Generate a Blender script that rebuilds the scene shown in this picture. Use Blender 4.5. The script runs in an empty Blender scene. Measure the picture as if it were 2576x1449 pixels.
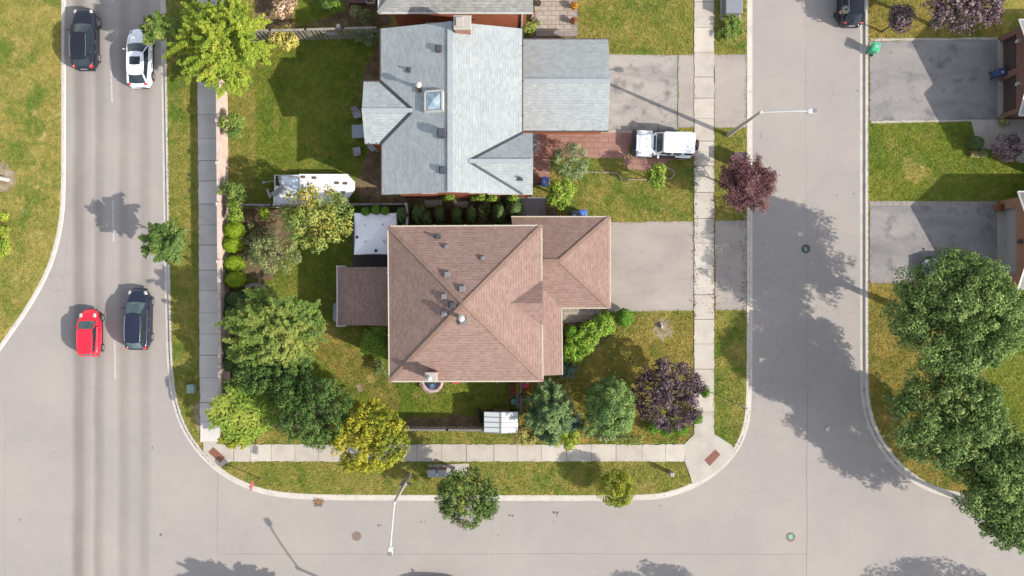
import bpy, math, random
import numpy as np
from mathutils import Vector, Matrix

# ------------------------------------------------------------------ camera, sky, sun, exposure
SC = bpy.context.scene
COL = SC.collection
CAMH = 64.0            # drone height (m)
PXM = 32.2             # picture units (2576 wide) per metre on the ground
cam = bpy.data.objects.new("camera", bpy.data.cameras.new("camera"))
COL.objects.link(cam)
cam.location = (0, 0, CAMH)
cam.data.sensor_width = 36.0
cam.data.lens = 36.0 * CAMH / 80.0
cam.data.clip_start = 0.5
cam.data.clip_end = 3000
SC.camera = cam

SUN_EL, SUN_AZ = 34.0, 113.3          # degrees; azimuth clockwise from picture-up (+Y)
world = bpy.data.worlds.new("World")
SC.world = world
world.use_nodes = True
wn = world.node_tree
bg = wn.nodes["Background"]
sky = wn.nodes.new("ShaderNodeTexSky")
sky.sky_type = 'NISHITA'
sky.sun_disc = False
sky.sun_elevation = math.radians(SUN_EL)
sky.sun_rotation = math.radians(SUN_AZ)
sky.air_density = 1.0
sky.dust_density = 1.0
hs = wn.nodes.new("ShaderNodeHueSaturation")     # hazy late-summer sky: paler than the clear-air model
hs.inputs["Saturation"].default_value = 0.45
wn.links.new(sky.outputs[0], hs.inputs["Color"])
wn.links.new(hs.outputs[0], bg.inputs[0])
bg.inputs[1].default_value = 0.15

sd = bpy.data.lights.new("sun", 'SUN')
sd.energy = 3.35
sd.angle = math.radians(0.5)
sd.color = (1.0, 0.94, 0.85)
sun = bpy.data.objects.new("sun", sd)
COL.objects.link(sun)
_e, _a = math.radians(SUN_EL), math.radians(SUN_AZ)
sdir = Vector((math.cos(_e) * math.sin(_a), math.cos(_e) * math.cos(_a), math.sin(_e)))
sun.rotation_euler = sdir.to_track_quat('Z', 'Y').to_euler()
sun.location = sdir * 120

SC.view_settings.view_transform = 'Standard'
SC.view_settings.look = 'None'
SC.view_settings.exposure = 1.36
SC.view_settings.gamma = 1.0
SC.view_settings.use_curve_mapping = False
SC.cycles.max_bounces = 6
SC.cycles.transparent_max_bounces = 8

# ------------------------------------------------------------------ helpers
ZB = 0.12              # top of the raised blocks (kerb height)

def G(px, py, h=0.0):
    """point seen at picture position (px,py) if it is h metres above the road"""
    f = (CAMH - h) / CAMH / PXM
    return Vector(((px - 1288.0) * f, (724.5 - py) * f, h))

def GB(px, py):
    return G(px, py, ZB + 0.01)

def lin(v):
    v /= 255.0
    return v / 12.92 if v <= 0.04045 else ((v + 0.055) / 1.055) ** 2.4

def A(r, g, b, k=0.4):
    """base colour of a sunlit surface that photographs as r,g,b"""
    return (lin(r) * k, lin(g) * k, lin(b) * k, 1.0)

def tag(o, label=None, cat=None, group=None, kind=None):
    if label: o['label'] = label
    if cat: o['category'] = cat
    if group: o['group'] = group
    if kind: o['kind'] = kind
    return o

def empty(name, loc, rz=0.0, label=None, cat=None, group=None):
    o = bpy.data.objects.new(name, None)
    o.empty_display_size = 0.2
    COL.objects.link(o)
    o.location = loc
    o.rotation_euler = (0, 0, rz)
    return tag(o, label, cat, group)

def copy_tree(o, parent=None):
    c = o.copy()
    COL.objects.link(c)
    if parent is not None: c.parent = parent
    for ch in list(o.children):
        copy_tree(ch, c)
    return c

class MB:
    """collects shapes into one mesh"""
    def __init__(s):
        s.v, s.f, s.uv, s.mi, s.sm, s.tint = [], [], [], [], [], []
        s.cur, s.smooth, s.t = 0, False, 0.5
    def add(s, verts, faces, uvs=None):
        b = len(s.v)
        s.v += [tuple(p) for p in verts]
        for k, f in enumerate(faces):
            s.f.append([b + i for i in f])
            s.uv.append(uvs[k] if uvs else None)
            s.mi.append(s.cur); s.sm.append(s.smooth); s.tint.append(s.t)
    def face(s, pts, uv=None):
        s.add(pts, [list(range(len(pts)))], [uv] if uv else None)
    def slope(s, pts):
        """a roof face with metre UVs: u along the eave, v up the slope; faces up"""
        pts = [Vector(p) for p in pts]
        n = Vector((0, 0, 0))
        for i in range(len(pts)):
            a, b = pts[i], pts[(i + 1) % len(pts)]
            n += a.cross(b)
        if n.z < 0:
            pts.reverse(); n = -n
        n.normalize()
        e = Vector((0, 0, 1)).cross(n)
        e = e.normalized() if e.length > 1e-4 else Vector((1, 0, 0))
        u = n.cross(e)
        s.face(pts, [(p.dot(e), p.dot(u)) for p in pts])
    def box(s, c, size, rz=0.0, tilt=None):
        x, y, z = [q / 2 for q in size]
        M = Matrix.Rotation(rz, 3, 'Z')
        if tilt is not None: M = M @ tilt
        c = Vector(c)
        vs = [c + M @ Vector((i * x, j * y, k * z)) for k in (-1, 1) for j in (-1, 1) for i in (-1, 1)]
        s.add(vs, [(0, 2, 3, 1), (4, 5, 7, 6), (0, 1, 5, 4), (2, 6, 7, 3), (0, 4, 6, 2), (1, 3, 7, 5)])
    def rbox(s, c, size, rz=0.0, r=0.05, b=0.03, n=4, taper=1.0):
        """box on z0=c.z with rounded upright edges and a chamfered top; taper scales the base"""
        sx, sy, sz = size
        M = Matrix.Rotation(rz, 3, 'Z')
        c = Vector(c)
        def ring(z, ins, k=1.0):
            out = []
            hx, hy = (sx / 2 - ins) * k, (sy / 2 - ins) * k
            rr = max(min(r, hx * .98, hy * .98), 1e-3)
            for q, (ix, iy) in enumerate(((1, 1), (-1, 1), (-1, -1), (1, -1))):
                for i in range(n + 1):
                    a = math.pi / 2 * (q + i / n)
                    out.append(c + M @ Vector((ix * (hx - rr) + rr * math.cos(a), iy * (hy - rr) + rr * math.sin(a), z)))
            return out
        rings = [ring(0, 0, taper), ring(sz - b, 0), ring(sz - b * .3, b * .3), ring(sz, b)]
        m = len(rings[0])
        vs = [p for R in rings for p in R]
        fs = [tuple(range(m - 1, -1, -1))]
        for k in range(len(rings) - 1):
            for i in range(m):
                j = (i + 1) % m
                fs.append((k * m + i, k * m + j, (k + 1) * m + j, (k + 1) * m + i))
        fs.append(tuple((len(rings) - 1) * m + i for i in range(m)))
        s.add(vs, fs)
    def tube(s, p0, p1, r0, r1=None, n=8, cap=True):
        r1 = r0 if r1 is None else r1
        p0, p1 = Vector(p0), Vector(p1)
        d = p1 - p0
        if d.length < 1e-6: return
        d.normalize()
        u = d.cross(Vector((0, 0, 1)))
        u = u.normalized() if u.length > 1e-3 else Vector((1, 0, 0))
        w = d.cross(u)
        vs = []
        for p, r in ((p0, r0), (p1, r1)):
            for i in range(n):
                a = 2 * math.pi * i / n
                vs.append(p + (u * math.cos(a) + w * math.sin(a)) * r)
        fs = [(i, i + n, (i + 1) % n + n, (i + 1) % n) for i in range(n)]
        s.add(vs, fs)
        if cap:
            s.add(vs[:n], [tuple(range(n))])
            s.add(vs[n:], [tuple(range(n - 1, -1, -1))])
    def path(s, pts, r, n=6):
        for a, b in zip(pts[:-1], pts[1:]): s.tube(a, b, r, r, n)
    def lathe(s, c, prof, n=16, axis='Z', rz=0.0):
        """prof: (radius, height) pairs, turned about an axis through c"""
        c = Vector(c)
        M = Matrix.Identity(3)
        if axis == 'X': M = Matrix.Rotation(rz, 3, 'Z') @ Matrix.Rotation(math.pi / 2, 3, 'Y')
        vs, m = [], len(prof)
        for r, z in prof:
            for i in range(n):
                a = 2 * math.pi * i / n
                vs.append(c + M @ Vector((r * math.cos(a), r * math.sin(a), z)))
        fs = []
        for k in range(m - 1):
            for i in range(n):
                j = (i + 1) % n
                fs.append((k * n + i, k * n + j, (k + 1) * n + j, (k + 1) * n + i))
        fs += [tuple(range(n - 1, -1, -1)), tuple((m - 1) * n + i for i in range(n))]
        s.add(vs, fs)
    def ball(s, c, r, n=10, squash=(1, 1, 1)):
        prof = []
        for k in range(n + 1):
            a = -math.pi / 2 + math.pi * k / n
            prof.append((max(r * math.cos(a), 1e-4), r * math.sin(a)))
        b = len(s.v)
        s.lathe((0, 0, 0), prof, n * 2)
        c = Vector(c)
        for i in range(b, len(s.v)):
            p = s.v[i]
            s.v[i] = (p[0] * squash[0] + c.x, p[1] * squash[1] + c.y, p[2] * squash[2] + c.z)
    def prism(s, poly, z0, z1, bottom=False):
        n = len(poly)
        P = [Vector(p) for p in poly]
        ar = sum(P[i].x * P[(i + 1) % n].y - P[(i + 1) % n].x * P[i].y for i in range(n))
        if ar < 0: P.reverse()
        d = 0.0
        for i in range(n):
            a, b = P[i], P[(i + 1) % n]
            l = (b - a).xy.length
            s.face([(a.x, a.y, z0), (b.x, b.y, z0), (b.x, b.y, z1), (a.x, a.y, z1)],
                   [(d, z0), (d + l, z0), (d + l, z1), (d, z1)])
            d += l
        s.face([(p.x, p.y, z1) for p in P], [(p.x, p.y) for p in P])
        if bottom: s.face([(p.x, p.y, z0) for p in reversed(P)])
    def sheet(s, poly, z):
        P = [Vector(p) for p in poly]
        n = len(P)
        ar = sum(P[i].x * P[(i + 1) % n].y - P[(i + 1) % n].x * P[i].y for i in range(n))
        if ar < 0: P.reverse()
        s.face([(p.x, p.y, z) for p in P], [(p.x, p.y) for p in P])
    def strip(s, p0, p1, w, t=0.03):
        """flat band of width w lying along p0-p1, t thick, horizontal across"""
        p0, p1 = Vector(p0), Vector(p1)
        d = (p1 - p0).normalized()
        u = Vector((0, 0, 1)).cross(d).normalized() * (w / 2)
        up = Vector((0, 0, t))
        vs = [p0 - u, p0 + u, p1 + u, p1 - u, p0 - u + up, p0 + u + up, p1 + u + up, p1 - u + up]
        s.add(vs, [(0, 1, 2, 3), (4, 7, 6, 5), (0, 4, 5, 1), (1, 5, 6, 2), (2, 6, 7, 3), (3, 7, 4, 0)])
    def build(s, name, mats, parent=None, world=True):
        me = bpy.data.meshes.new(name)
        off = Vector((0, 0, 0))
        if parent is not None and world:
            q = parent
            while q is not None:
                off += q.location
                q = q.parent
        if off.length > 0:
            vs = [(p[0] - off.x, p[1] - off.y, p[2] - off.z) for p in s.v]
        else:
            vs = s.v
        me.from_pydata(vs, [], s.f)
        if any(u is not None for u in s.uv):
            ul = me.uv_layers.new(name="UVMap")
            k = 0
            for fi, f in enumerate(s.f):
                u = s.uv[fi]
                for j in range(len(f)):
                    if u is not None: ul.data[k].uv = u[j]
                    k += 1
        if len(set(s.tint)) > 1 or (s.tint and s.tint[0] != 0.5):
            at = me.attributes.new("tint", 'FLOAT', 'FACE')
            at.data.foreach_set("value", s.tint)
        if not isinstance(mats, (list, tuple)): mats = [mats]
        for m in mats: me.materials.append(m)
        me.polygons.foreach_set("material_index", s.mi)
        me.polygons.foreach_set("use_smooth", s.sm)
        me.update()
        o = bpy.data.objects.new(name, me)
        COL.objects.link(o)
        if parent is not None: o.parent = parent
        return o

def one(fn, name, mats, parent=None, world=True):
    m = MB(); fn(m)
    return m.build(name, mats, parent, world)

# ------------------------------------------------------------------ materials
def newmat(name):
    m = bpy.data.materials.new(name)
    m.use_nodes = True
    nt = m.node_tree
    b = nt.nodes["Principled BSDF"]
    return m, nt, b

def ramp(nt, fac, stops, interp='LINEAR'):
    r = nt.nodes.new("ShaderNodeValToRGB")
    r.color_ramp.interpolation = interp
    els = r.color_ramp.elements
    while len(els) < len(stops): els.new(0.5)
    for e, (p, c) in zip(els, stops):
        e.position = p
        e.color = c if len(c) == 4 else (*c, 1)
    nt.links.new(fac, r.inputs[0])
    return r.outputs[0]

def noise(nt, scale, detail=4, rough=0.6, coord=None, stretch=None, dist=0.0):
    tc = coord
    if tc is None:
        tc = nt.nodes.new("ShaderNodeTexCoord").outputs["Object"]
    if stretch:
        mp = nt.nodes.new("ShaderNodeMapping")
        mp.inputs["Scale"].default_value = stretch
        nt.links.new(tc, mp.inputs[0]); tc = mp.outputs[0]
    n = nt.nodes.new("ShaderNodeTexNoise")
    n.inputs["Scale"].default_value = scale
    n.inputs["Detail"].default_value = detail
    n.inputs["Roughness"].default_value = rough
    n.inputs["Distortion"].default_value = dist
    nt.links.new(tc, n.inputs["Vector"])
    return n.outputs[0]

def mix(nt, fac, a, b, mode='MIX'):
    m = nt.nodes.new("ShaderNodeMix")
    m.data_type = 'RGBA'; m.blend_type = mode
    for sock, v in ((m.inputs[0], fac), (m.inputs[6], a), (m.inputs[7], b)):
        if hasattr(v, 'links') or isinstance(v, bpy.types.NodeSocket): nt.links.new(v, sock)
        else: sock.default_value = v
    return m.outputs[2]

def bump(nt, b, height, strength=0.4, dist=0.05):
    bp = nt.nodes.new("ShaderNodeBump")
    bp.inputs["Strength"].default_value = strength
    bp.inputs["Distance"].default_value = dist
    nt.links.new(height, bp.inputs["Height"])
    nt.links.new(bp.outputs[0], b.inputs["Normal"])

def spec(b, rough, metal=0.0, s=0.4, coat=0.0):
    b.inputs["Roughness"].default_value = rough
    b.inputs["Metallic"].default_value = metal
    b.inputs["Specular IOR Level"].default_value = s
    b.inputs["Coat Weight"].default_value = coat

def plain(name, col, rough=0.6, metal=0.0, var=0.12, scale=6.0, s=0.4, coat=0.0):
    """one colour with slight uneven dirt"""
    m, nt, b = newmat(name)
    k = ramp(nt, noise(nt, scale, 5), [(0.3, (1 - var,) * 3), (0.7, (1 + var * .3,) * 3)])
    nt.links.new(mix(nt, 1.0, col, k, 'MULTIPLY'), b.inputs["Base Color"])
    spec(b, rough, metal, s, coat)
    return m

def mottled(name, stops, scale=1.0, fine=14.0, finevar=0.25, rough=0.9, bscale=20.0, bstr=0.4, bdist=0.04, extra=None, stretch=None, tintvar=0.0):
    m, nt, b = newmat(name)
    c = ramp(nt, noise(nt, scale, 6, 0.65, stretch=stretch, dist=0.4), stops)
    k = ramp(nt, noise(nt, fine, 5, 0.75), [(0.25, (1 - finevar,) * 3), (0.75, (1 + finevar,) * 3)])
    c = mix(nt, 1.0, c, k, 'MULTIPLY')
    if extra:
        for (sc, lo, hi, colr, amt) in extra:
            f = ramp(nt, noise(nt, sc, 5, 0.6), [(lo, (0, 0, 0)), (hi, (amt,) * 3)])
            c = mix(nt, f, c, colr)
    if tintvar:
        at = nt.nodes.new("ShaderNodeAttribute"); at.attribute_name = "tint"
        t = ramp(nt, at.outputs["Fac"], [(0, (1 - tintvar,) * 3), (1, (1 + tintvar,) * 3)])
        c = mix(nt, 1.0, c, t, 'MULTIPLY')
    nt.links.new(c, b.inputs["Base Color"])
    spec(b, rough, 0, 0.25)
    if bstr: bump(nt, b, noise(nt, bscale, 6, 0.7), bstr, bdist)
    return m

def shingles(name, c1, c2, cm, bw=0.32, rh=0.2, var=0.16, big=(0.92, 1.06), line=.55):
    """laminated shingles: tabs of slightly different tone, broken shadow lines along the courses"""
    m, nt, b = newmat(name)
    uv = nt.nodes.new("ShaderNodeUVMap").outputs[0]
    def bricks(w, off, shift):
        mp = nt.nodes.new("ShaderNodeMapping"); mp.inputs["Location"].default_value = (shift, 0, 0)
        nt.links.new(uv, mp.inputs[0])
        br = nt.nodes.new("ShaderNodeTexBrick")
        nt.links.new(mp.outputs[0], br.inputs["Vector"])
        br.inputs["Color1"].default_value = (0, 0, 0, 1)
        br.inputs["Color2"].default_value = (1, 1, 1, 1)
        br.inputs["Scale"].default_value = 1.0
        br.inputs["Mortar Size"].default_value = 0.0
        br.inputs["Brick Width"].default_value = w
        br.inputs["Row Height"].default_value = rh
        br.offset = off; br.offset_frequency = 2
        return br.outputs[0]
    r1, r2 = bricks(bw, .37, 0), bricks(bw * .62, .61, 3.1)
    c = mix(nt, r1, c1, c2)
    def mth(op, x, y):
        n = nt.nodes.new("ShaderNodeMath"); n.operation = op
        for k, q in enumerate((x, y)):
            if isinstance(q, (int, float)): n.inputs[k].default_value = q
            else: nt.links.new(q, n.inputs[k])
        return n.outputs[0]
    sp = nt.nodes.new("ShaderNodeSeparateXYZ"); nt.links.new(uv, sp.inputs[0])
    fr = mth('FRACT', mth('DIVIDE', sp.outputs[1], rh), 0)
    ln = ramp(nt, fr, [(0.0, (1, 1, 1)), (.24, (.9,) * 3), (.34, (0, 0, 0))])
    on = ramp(nt, r2, [(.35, (.12,) * 3), (.6, (1,) * 3)])
    f = mth('MULTIPLY', mth('MULTIPLY', ln, on), line)
    c = mix(nt, f, c, cm)
    k = ramp(nt, noise(nt, 7, 4, 0.75, uv), [(0.25, (1 - var,) * 3), (0.75, (1 + var,) * 3)])
    c = mix(nt, 1.0, c, k, 'MULTIPLY')
    g = ramp(nt, noise(nt, 0.35, 5, 0.6, uv), [(0.3, (big[0],) * 3), (0.7, (big[1],) * 3)])
    c = mix(nt, 1.0, c, g, 'MULTIPLY')
    nt.links.new(c, b.inputs["Base Color"])
    spec(b, 0.95, 0, 0.15)
    bump(nt, b, fr, 0.35, 0.015)
    return m

def brickmat(name, c1, c2, cm, bw=0.24, rh=0.085, ms=0.01):
    m, nt, b = newmat(name)
    uv = nt.nodes.new("ShaderNodeUVMap").outputs[0]
    br = nt.nodes.new("ShaderNodeTexBrick")
    nt.links.new(uv, br.inputs["Vector"])
    br.inputs["Color1"].default_value = c1
    br.inputs["Color2"].default_value = c2
    br.inputs["Mortar"].default_value = cm
    br.inputs["Scale"].default_value = 1.0
    br.inputs["Mortar Size"].default_value = ms
    br.inputs["Brick Width"].default_value = bw
    br.inputs["Row Height"].default_value = rh
    k = ramp(nt, noise(nt, 3, 4), [(0.3, (0.85,) * 3), (0.7, (1.08,) * 3)])
    nt.links.new(mix(nt, 1.0, br.outputs[0], k, 'MULTIPLY'), b.inputs["Base Color"])
    spec(b, 0.9, 0, 0.2)
    return m

LEAFK = 1.55
def leafmat(name, cols, trans=0.28):
    """cols: dark -> light leaf colours picked by each leaf's own tint"""
    m, nt, b = newmat(name)
    at = nt.nodes.new("ShaderNodeAttribute"); at.attribute_name = "tint"
    st = [(i / (len(cols) - 1), tuple(min(q * LEAFK, .6) for q in c)) for i, c in enumerate(cols)]
    c = ramp(nt, at.outputs["Fac"], st)
    nt.links.new(c, b.inputs["Base Color"])
    spec(b, 0.75, 0, 0.12)
    tr = nt.nodes.new("ShaderNodeBsdfTranslucent")
    nt.links.new(c, tr.inputs[0])
    ms = nt.nodes.new("ShaderNodeMixShader")
    ms.inputs[0].default_value = trans * .75
    nt.links.new(b.outputs[0], ms.inputs[1])
    nt.links.new(tr.outputs[0], ms.inputs[2])
    nt.links.new(ms.outputs[0], nt.nodes["Material Output"].inputs[0])
    return m

def paint(name, col, flake=0.0, rough=0.28, coat=0.35):
    m, nt, b = newmat(name)
    k = ramp(nt, noise(nt, 2.5, 4), [(0.3, (0.9,) * 3), (0.7, (1.05,) * 3)])
    nt.links.new(mix(nt, 1.0, col, k, 'MULTIPLY'), b.inputs["Base Color"])
    spec(b, rough, flake, 0.35, coat)
    b.inputs["Coat Roughness"].default_value = 0.06
    return m

def glassmat(name, col=(0.012, 0.016, 0.02, 1), rough=0.05):
    m, nt, b = newmat(name)
    k = ramp(nt, noise(nt, 1.2, 3), [(0.3, col), (0.75, (col[0] * 2.2, col[1] * 2.4, col[2] * 2.4, 1))])
    nt.links.new(k, b.inputs["Base Color"])
    spec(b, rough, 0, 0.28, 0.0)
    return m

M = {}
# lawns
gb = (0.235, 0.170, 0.088, 1)
def lawnmat(name, stops, green, dry, gthr=(.50, .64), dthr=(.6, .74), scale=.55):
    """mown grass: broad worn/lush drifts, hand-sized clumps, fine blades"""
    m, nt, b = newmat(name)
    tc = nt.nodes.new("ShaderNodeTexCoord").outputs["Object"]
    c = ramp(nt, noise(nt, scale, 8, 0.72, tc, dist=.6), stops)
    g = ramp(nt, noise(nt, .33, 6, .68, tc, dist=.8), [(gthr[0], (0, 0, 0)), (gthr[1], (.95,) * 3)])
    c = mix(nt, g, c, green)
    d = ramp(nt, noise(nt, .8, 7, .72, tc, dist=.5), [(dthr[0] - .04, (0, 0, 0)), (dthr[1] - .02, (.85,) * 3)])
    c = mix(nt, d, c, dry)
    k = ramp(nt, noise(nt, 2.6, 7, .8, tc, dist=.4), [(.3, (.68, .74, .62)), (.5, (1, 1, 1)), (.7, (1.3, 1.22, 1.25))])
    c = mix(nt, 1.0, c, k, 'MULTIPLY')
    k = ramp(nt, noise(nt, 9, 5, .8, tc), [(.28, (.74,) * 3), (.72, (1.26,) * 3)])
    c = mix(nt, 1.0, c, k, 'MULTIPLY')
    nt.links.new(c, b.inputs["Base Color"])
    spec(b, .95, 0, .1)
    bump(nt, b, noise(nt, 7, 7, .8, tc), .9, .10)
    return m
M['lawn_olive'] = lawnmat("lawn_olive", [(.25, A(107, 122, 49, .66)), (.45, A(137, 138, 65, .66)), (.6, A(159, 147, 77, .66)), (.8, A(183, 160, 98, .66))], A(99, 124, 47, .66), A(191, 166, 107, .66))
M['lawn_lush'] = lawnmat("lawn_lush", [(.25, A(98, 116, 44, .62)), (.45, A(118, 132, 50, .62)), (.62, A(138, 142, 60, .62)), (.85, A(160, 148, 80, .62))], A(92, 120, 40, .62), A(166, 148, 88, .62), gthr=(.54, .68), dthr=(.58, .72))
M['lawn_dry'] = lawnmat("lawn_dry", [(.25, A(123, 130, 59, .66)), (.45, A(149, 146, 73, .66)), (.6, A(171, 156, 86, .66)), (.8, A(195, 172, 110, .66))], A(107, 128, 52, .66), A(207, 182, 128, .66))
M['lawn_yellow'] = lawnmat("lawn_yellow", [(.25, A(111, 114, 51, .66)), (.45, A(141, 132, 65, .66)), (.6, A(163, 144, 75, .66)), (.82, A(187, 160, 95, .66))], A(103, 116, 47, .66), A(193, 166, 105, .66), gthr=(.52, .66))
M['soil'] = mottled("soil", [(0.3, A(104, 86, 64, .5)), (0.5, A(136, 114, 88, .5)), (0.7, A(170, 146, 118, .5))], 1.4, 12, 0.4, bscale=18, bstr=0.9, bdist=0.08,
                    extra=[(1.0, 0.58, 0.7, A(74, 88, 34), 0.6)])
M['bare'] = mottled("bare_earth", [(0.3, A(150, 126, 96)), (0.5, A(190, 168, 138)), (0.7, A(206, 188, 162))], 2.4, 14, 0.3, bscale=18, bstr=0.6, bdist=0.04,
                    extra=[(1.6, 0.52, 0.66, A(140, 130, 68), 0.8)])
# hard surfaces
def asphalt(name, bands):
    m, nt, b = newmat(name)
    tc = nt.nodes.new("ShaderNodeTexCoord").outputs["Object"]
    c = ramp(nt, noise(nt, 0.16, 6, 0.6, tc, dist=0.3), [(0.3, A(192, 184, 179)), (0.5, A(199, 190, 183)), (0.7, A(207, 196, 185))])
    k = ramp(nt, noise(nt, 18, 4, 0.8, tc), [(0.25, (0.86,) * 3), (0.75, (1.12,) * 3)])
    c = mix(nt, 1.0, c, k, 'MULTIPLY')
    g = ramp(nt, noise(nt, 1.1, 5, 0.7, tc), [(0.35, (0.95,) * 3), (0.6, (1.0,) * 3)])
    c = mix(nt, 1.0, c, g, 'MULTIPLY')
    rs = ramp(nt, noise(nt, .11, 5, .65, tc, (1.6, .7, 1)), [(.60, (0, 0, 0)), (.78, (.32,) * 3)])
    c = mix(nt, rs, c, A(176, 150, 132))
    vo = nt.nodes.new("ShaderNodeTexVoronoi"); vo.feature = 'DISTANCE_TO_EDGE'; vo.inputs["Scale"].default_value = .13
    mpv = nt.nodes.new("ShaderNodeVectorMath"); mpv.operation = 'ADD'
    nz = nt.nodes.new("ShaderNodeTexNoise"); nz.inputs["Scale"].default_value = .9; nz.inputs["Detail"].default_value = 5
    nt.links.new(tc, nz.inputs["Vector"]); nt.links.new(tc, mpv.inputs[0]); nt.links.new(nz.outputs[1], mpv.inputs[1])
    nt.links.new(mpv.outputs[0], vo.inputs["Vector"])
    ck = ramp(nt, vo.outputs["Distance"], [(0.0, (.34,) * 3), (.0028, (0, 0, 0))])
    cm_ = ramp(nt, noise(nt, .07, 3, .6, tc), [(.52, (0, 0, 0)), (.62, (1,) * 3)])
    cx = nt.nodes.new("ShaderNodeMath"); cx.operation = 'MULTIPLY'
    nt.links.new(ck, cx.inputs[0]); nt.links.new(cm_, cx.inputs[1])
    c = mix(nt, cx.outputs[0], c, A(120, 112, 108))
    if bands:
        sx = nt.nodes.new("ShaderNodeSeparateXYZ"); nt.links.new(tc, sx.inputs[0])
        wob = nt.nodes.new("ShaderNodeMath"); wob.operation = 'MULTIPLY_ADD'
        nt.links.new(noise(nt, 0.12, 3, 0.5, tc), wob.inputs[0])
        wob.inputs[1].default_value = 0.5
        nt.links.new(sx.outputs[0], wob.inputs[2])
        mr = nt.nodes.new("ShaderNodeMapRange")
        mr.inputs[1].default_value = -35.0; mr.inputs[2].default_value = -27.0
        nt.links.new(wob.outputs[0], mr.inputs[0])
        w, d, e = (1, 1, 1), (0.64, 0.62, 0.62), (0.9, 0.89, 0.89)
        st = []
        def P(px): return ((px - 1288) / PXM + 0.25 + 35.0) / 8.0
        for px, q in ((176, w), (195, d), (204, d), (220, e), (232, w), (245, (0.70, 0.69, 0.69)), (252, (0.73,) * 3), (270, (0.97,) * 3), (292, w),
                      (309, (0.76, 0.75, 0.75)), (318, (0.8,) * 3), (332, (0.96,) * 3), (346, (0.95,) * 3), (361, (0.79,) * 3), (368, (0.8,) * 3), (386, w)):
            st.append((P(px), q))
        r = ramp(nt, mr.outputs[0], st, 'EASE')
        # the marks fade in patches along the lane
        f = ramp(nt, noise(nt, 0.09, 4, 0.6, tc, (1, 0.6, 1)), [(0.3, (0.65,) * 3), (0.62, (1,) * 3)])
        c = mix(nt, f, c, mix(nt, 1.0, c, r, 'MULTIPLY'))
    nt.links.new(c, b.inputs["Base Color"])
    spec(b, 0.85, 0, 0.3)
    bump(nt, b, noise(nt, 40, 4, 0.8, tc), 0.25, 0.01)
    return m
M['road'] = asphalt("road_asphalt", True)
M['drive'] = mottled("driveway_asphalt", [(0.3, A(182, 171, 164)), (0.5, A(200, 188, 178)), (0.7, A(211, 199, 187))], 0.45, 16, 0.16, bscale=40, bstr=0.2, bdist=0.01, stretch=(0.5, 1, 1))
M['drive_old'] = mottled("old_driveway", [(0.3, A(166, 158, 154)), (0.5, A(198, 190, 182)), (0.7, A(212, 203, 192))], 0.5, 16, 0.18, bscale=40, bstr=0.2, bdist=0.01,
                         extra=[(0.8, 0.55, 0.70, A(120, 116, 118), 0.75), (2.2, .62, .74, A(106, 102, 104), .6)], stretch=(0.7, 1.4, 1))
M['drive_dark'] = mottled("dark_driveway", [(0.3, A(150, 146, 148)), (0.5, A(176, 170, 168)), (0.7, A(190, 182, 176))], 0.4, 16, 0.16, bscale=40, bstr=0.2, bdist=0.01,
                          extra=[(0.6, 0.54, 0.70, A(104, 104, 112), 0.75), (2.0, .62, .76, A(96, 96, 104), .5)], stretch=(0.6, 1.3, 1))
M['walk'] = mottled("sidewalk_concrete", [(0.3, A(204, 194, 182, .46)), (0.5, A(218, 208, 194, .46)), (0.7, A(226, 218, 204, .46))], 0.8, 20, 0.10, bscale=30, bstr=0.15, bdist=0.01, tintvar=0.09,
                    extra=[(1.5, 0.62, 0.8, A(178, 168, 156), 0.5)])
M['walk_lifted'] = mottled('pale_sidewalk_concrete', [(0.3, A(214, 208, 200, .5)), (0.5, A(226, 219, 210, .5)), (0.7, A(232, 226, 216, .5))], 0.8, 20, 0.10, bscale=30, bstr=0.15, bdist=0.01, tintvar=0.06)  # pale concrete, base colour raised further to brighten it inside the wall's shade
M['kerb'] = mottled("kerb_concrete", [(0.3, A(212, 204, 194, .44)), (0.5, A(230, 221, 209, .44)), (0.7, A(238, 230, 218, .44))], 1.2, 20, 0.12, bscale=30, bstr=0.15, bdist=0.01,
                    extra=[(2.2, 0.64, 0.78, A(168, 150, 130), 0.6)])
M['joint'] = plain("joint_dirt", A(104, 92, 74), 0.95)
M['seam'] = plain("tar_seam", A(168, 159, 154), 0.9, var=0.3)
M['stain'] = plain("oil_stain", A(128, 118, 112), 0.8, var=0.25)
M['line'] = mottled("lane_paint", [(0.35, A(205, 200, 196)), (0.6, A(236, 234, 230))], 6, 25, 0.1, bstr=0)
M['redpaver'] = brickmat("red_pavers", A(204, 158, 144), A(194, 146, 132), A(156, 124, 108), 0.75, 0.42, 0.022)
M['tanpaver'] = brickmat("tan_pavers", A(214, 202, 186), A(200, 186, 172), A(150, 134, 116), 0.62, 0.36, 0.018)
M['greypaver'] = brickmat("grey_pavers", A(192, 182, 174), A(182, 170, 164), A(150, 136, 124), 0.5, 0.4, 0.014)
M['tactile'] = plain("rust_plate", A(164, 104, 86), 0.8, var=0.2, scale=14)
M['block'] = mottled("edging_block", [(0.3, A(176, 160, 140)), (0.6, A(222, 206, 188))], 4, 20, 0.2, bstr=0.2)

# ------------------------------------------------------------------ the setting
rnd = random.Random(7)

def jag(poly, step=0.22, amp=0.05, closed=True, seed=1):
    r = random.Random(seed)
    P = [Vector(p) for p in poly]
    out = []
    n = len(P)
    ph = 0.0
    for i in range(n if closed else n - 1):
        a, b = P[i], P[(i + 1) % n]
        d = b - a
        L = d.length
        k = max(1, int(L / step))
        nx = Vector((-d.y, d.x, 0)).normalized()
        for j in range(k):
            ph = ph * 0.6 + r.uniform(-amp, amp)
            out.append(a + d * (j / k) + nx * (ph if j else 0))
    if not closed: out.append(P[-1])
    return out

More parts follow.
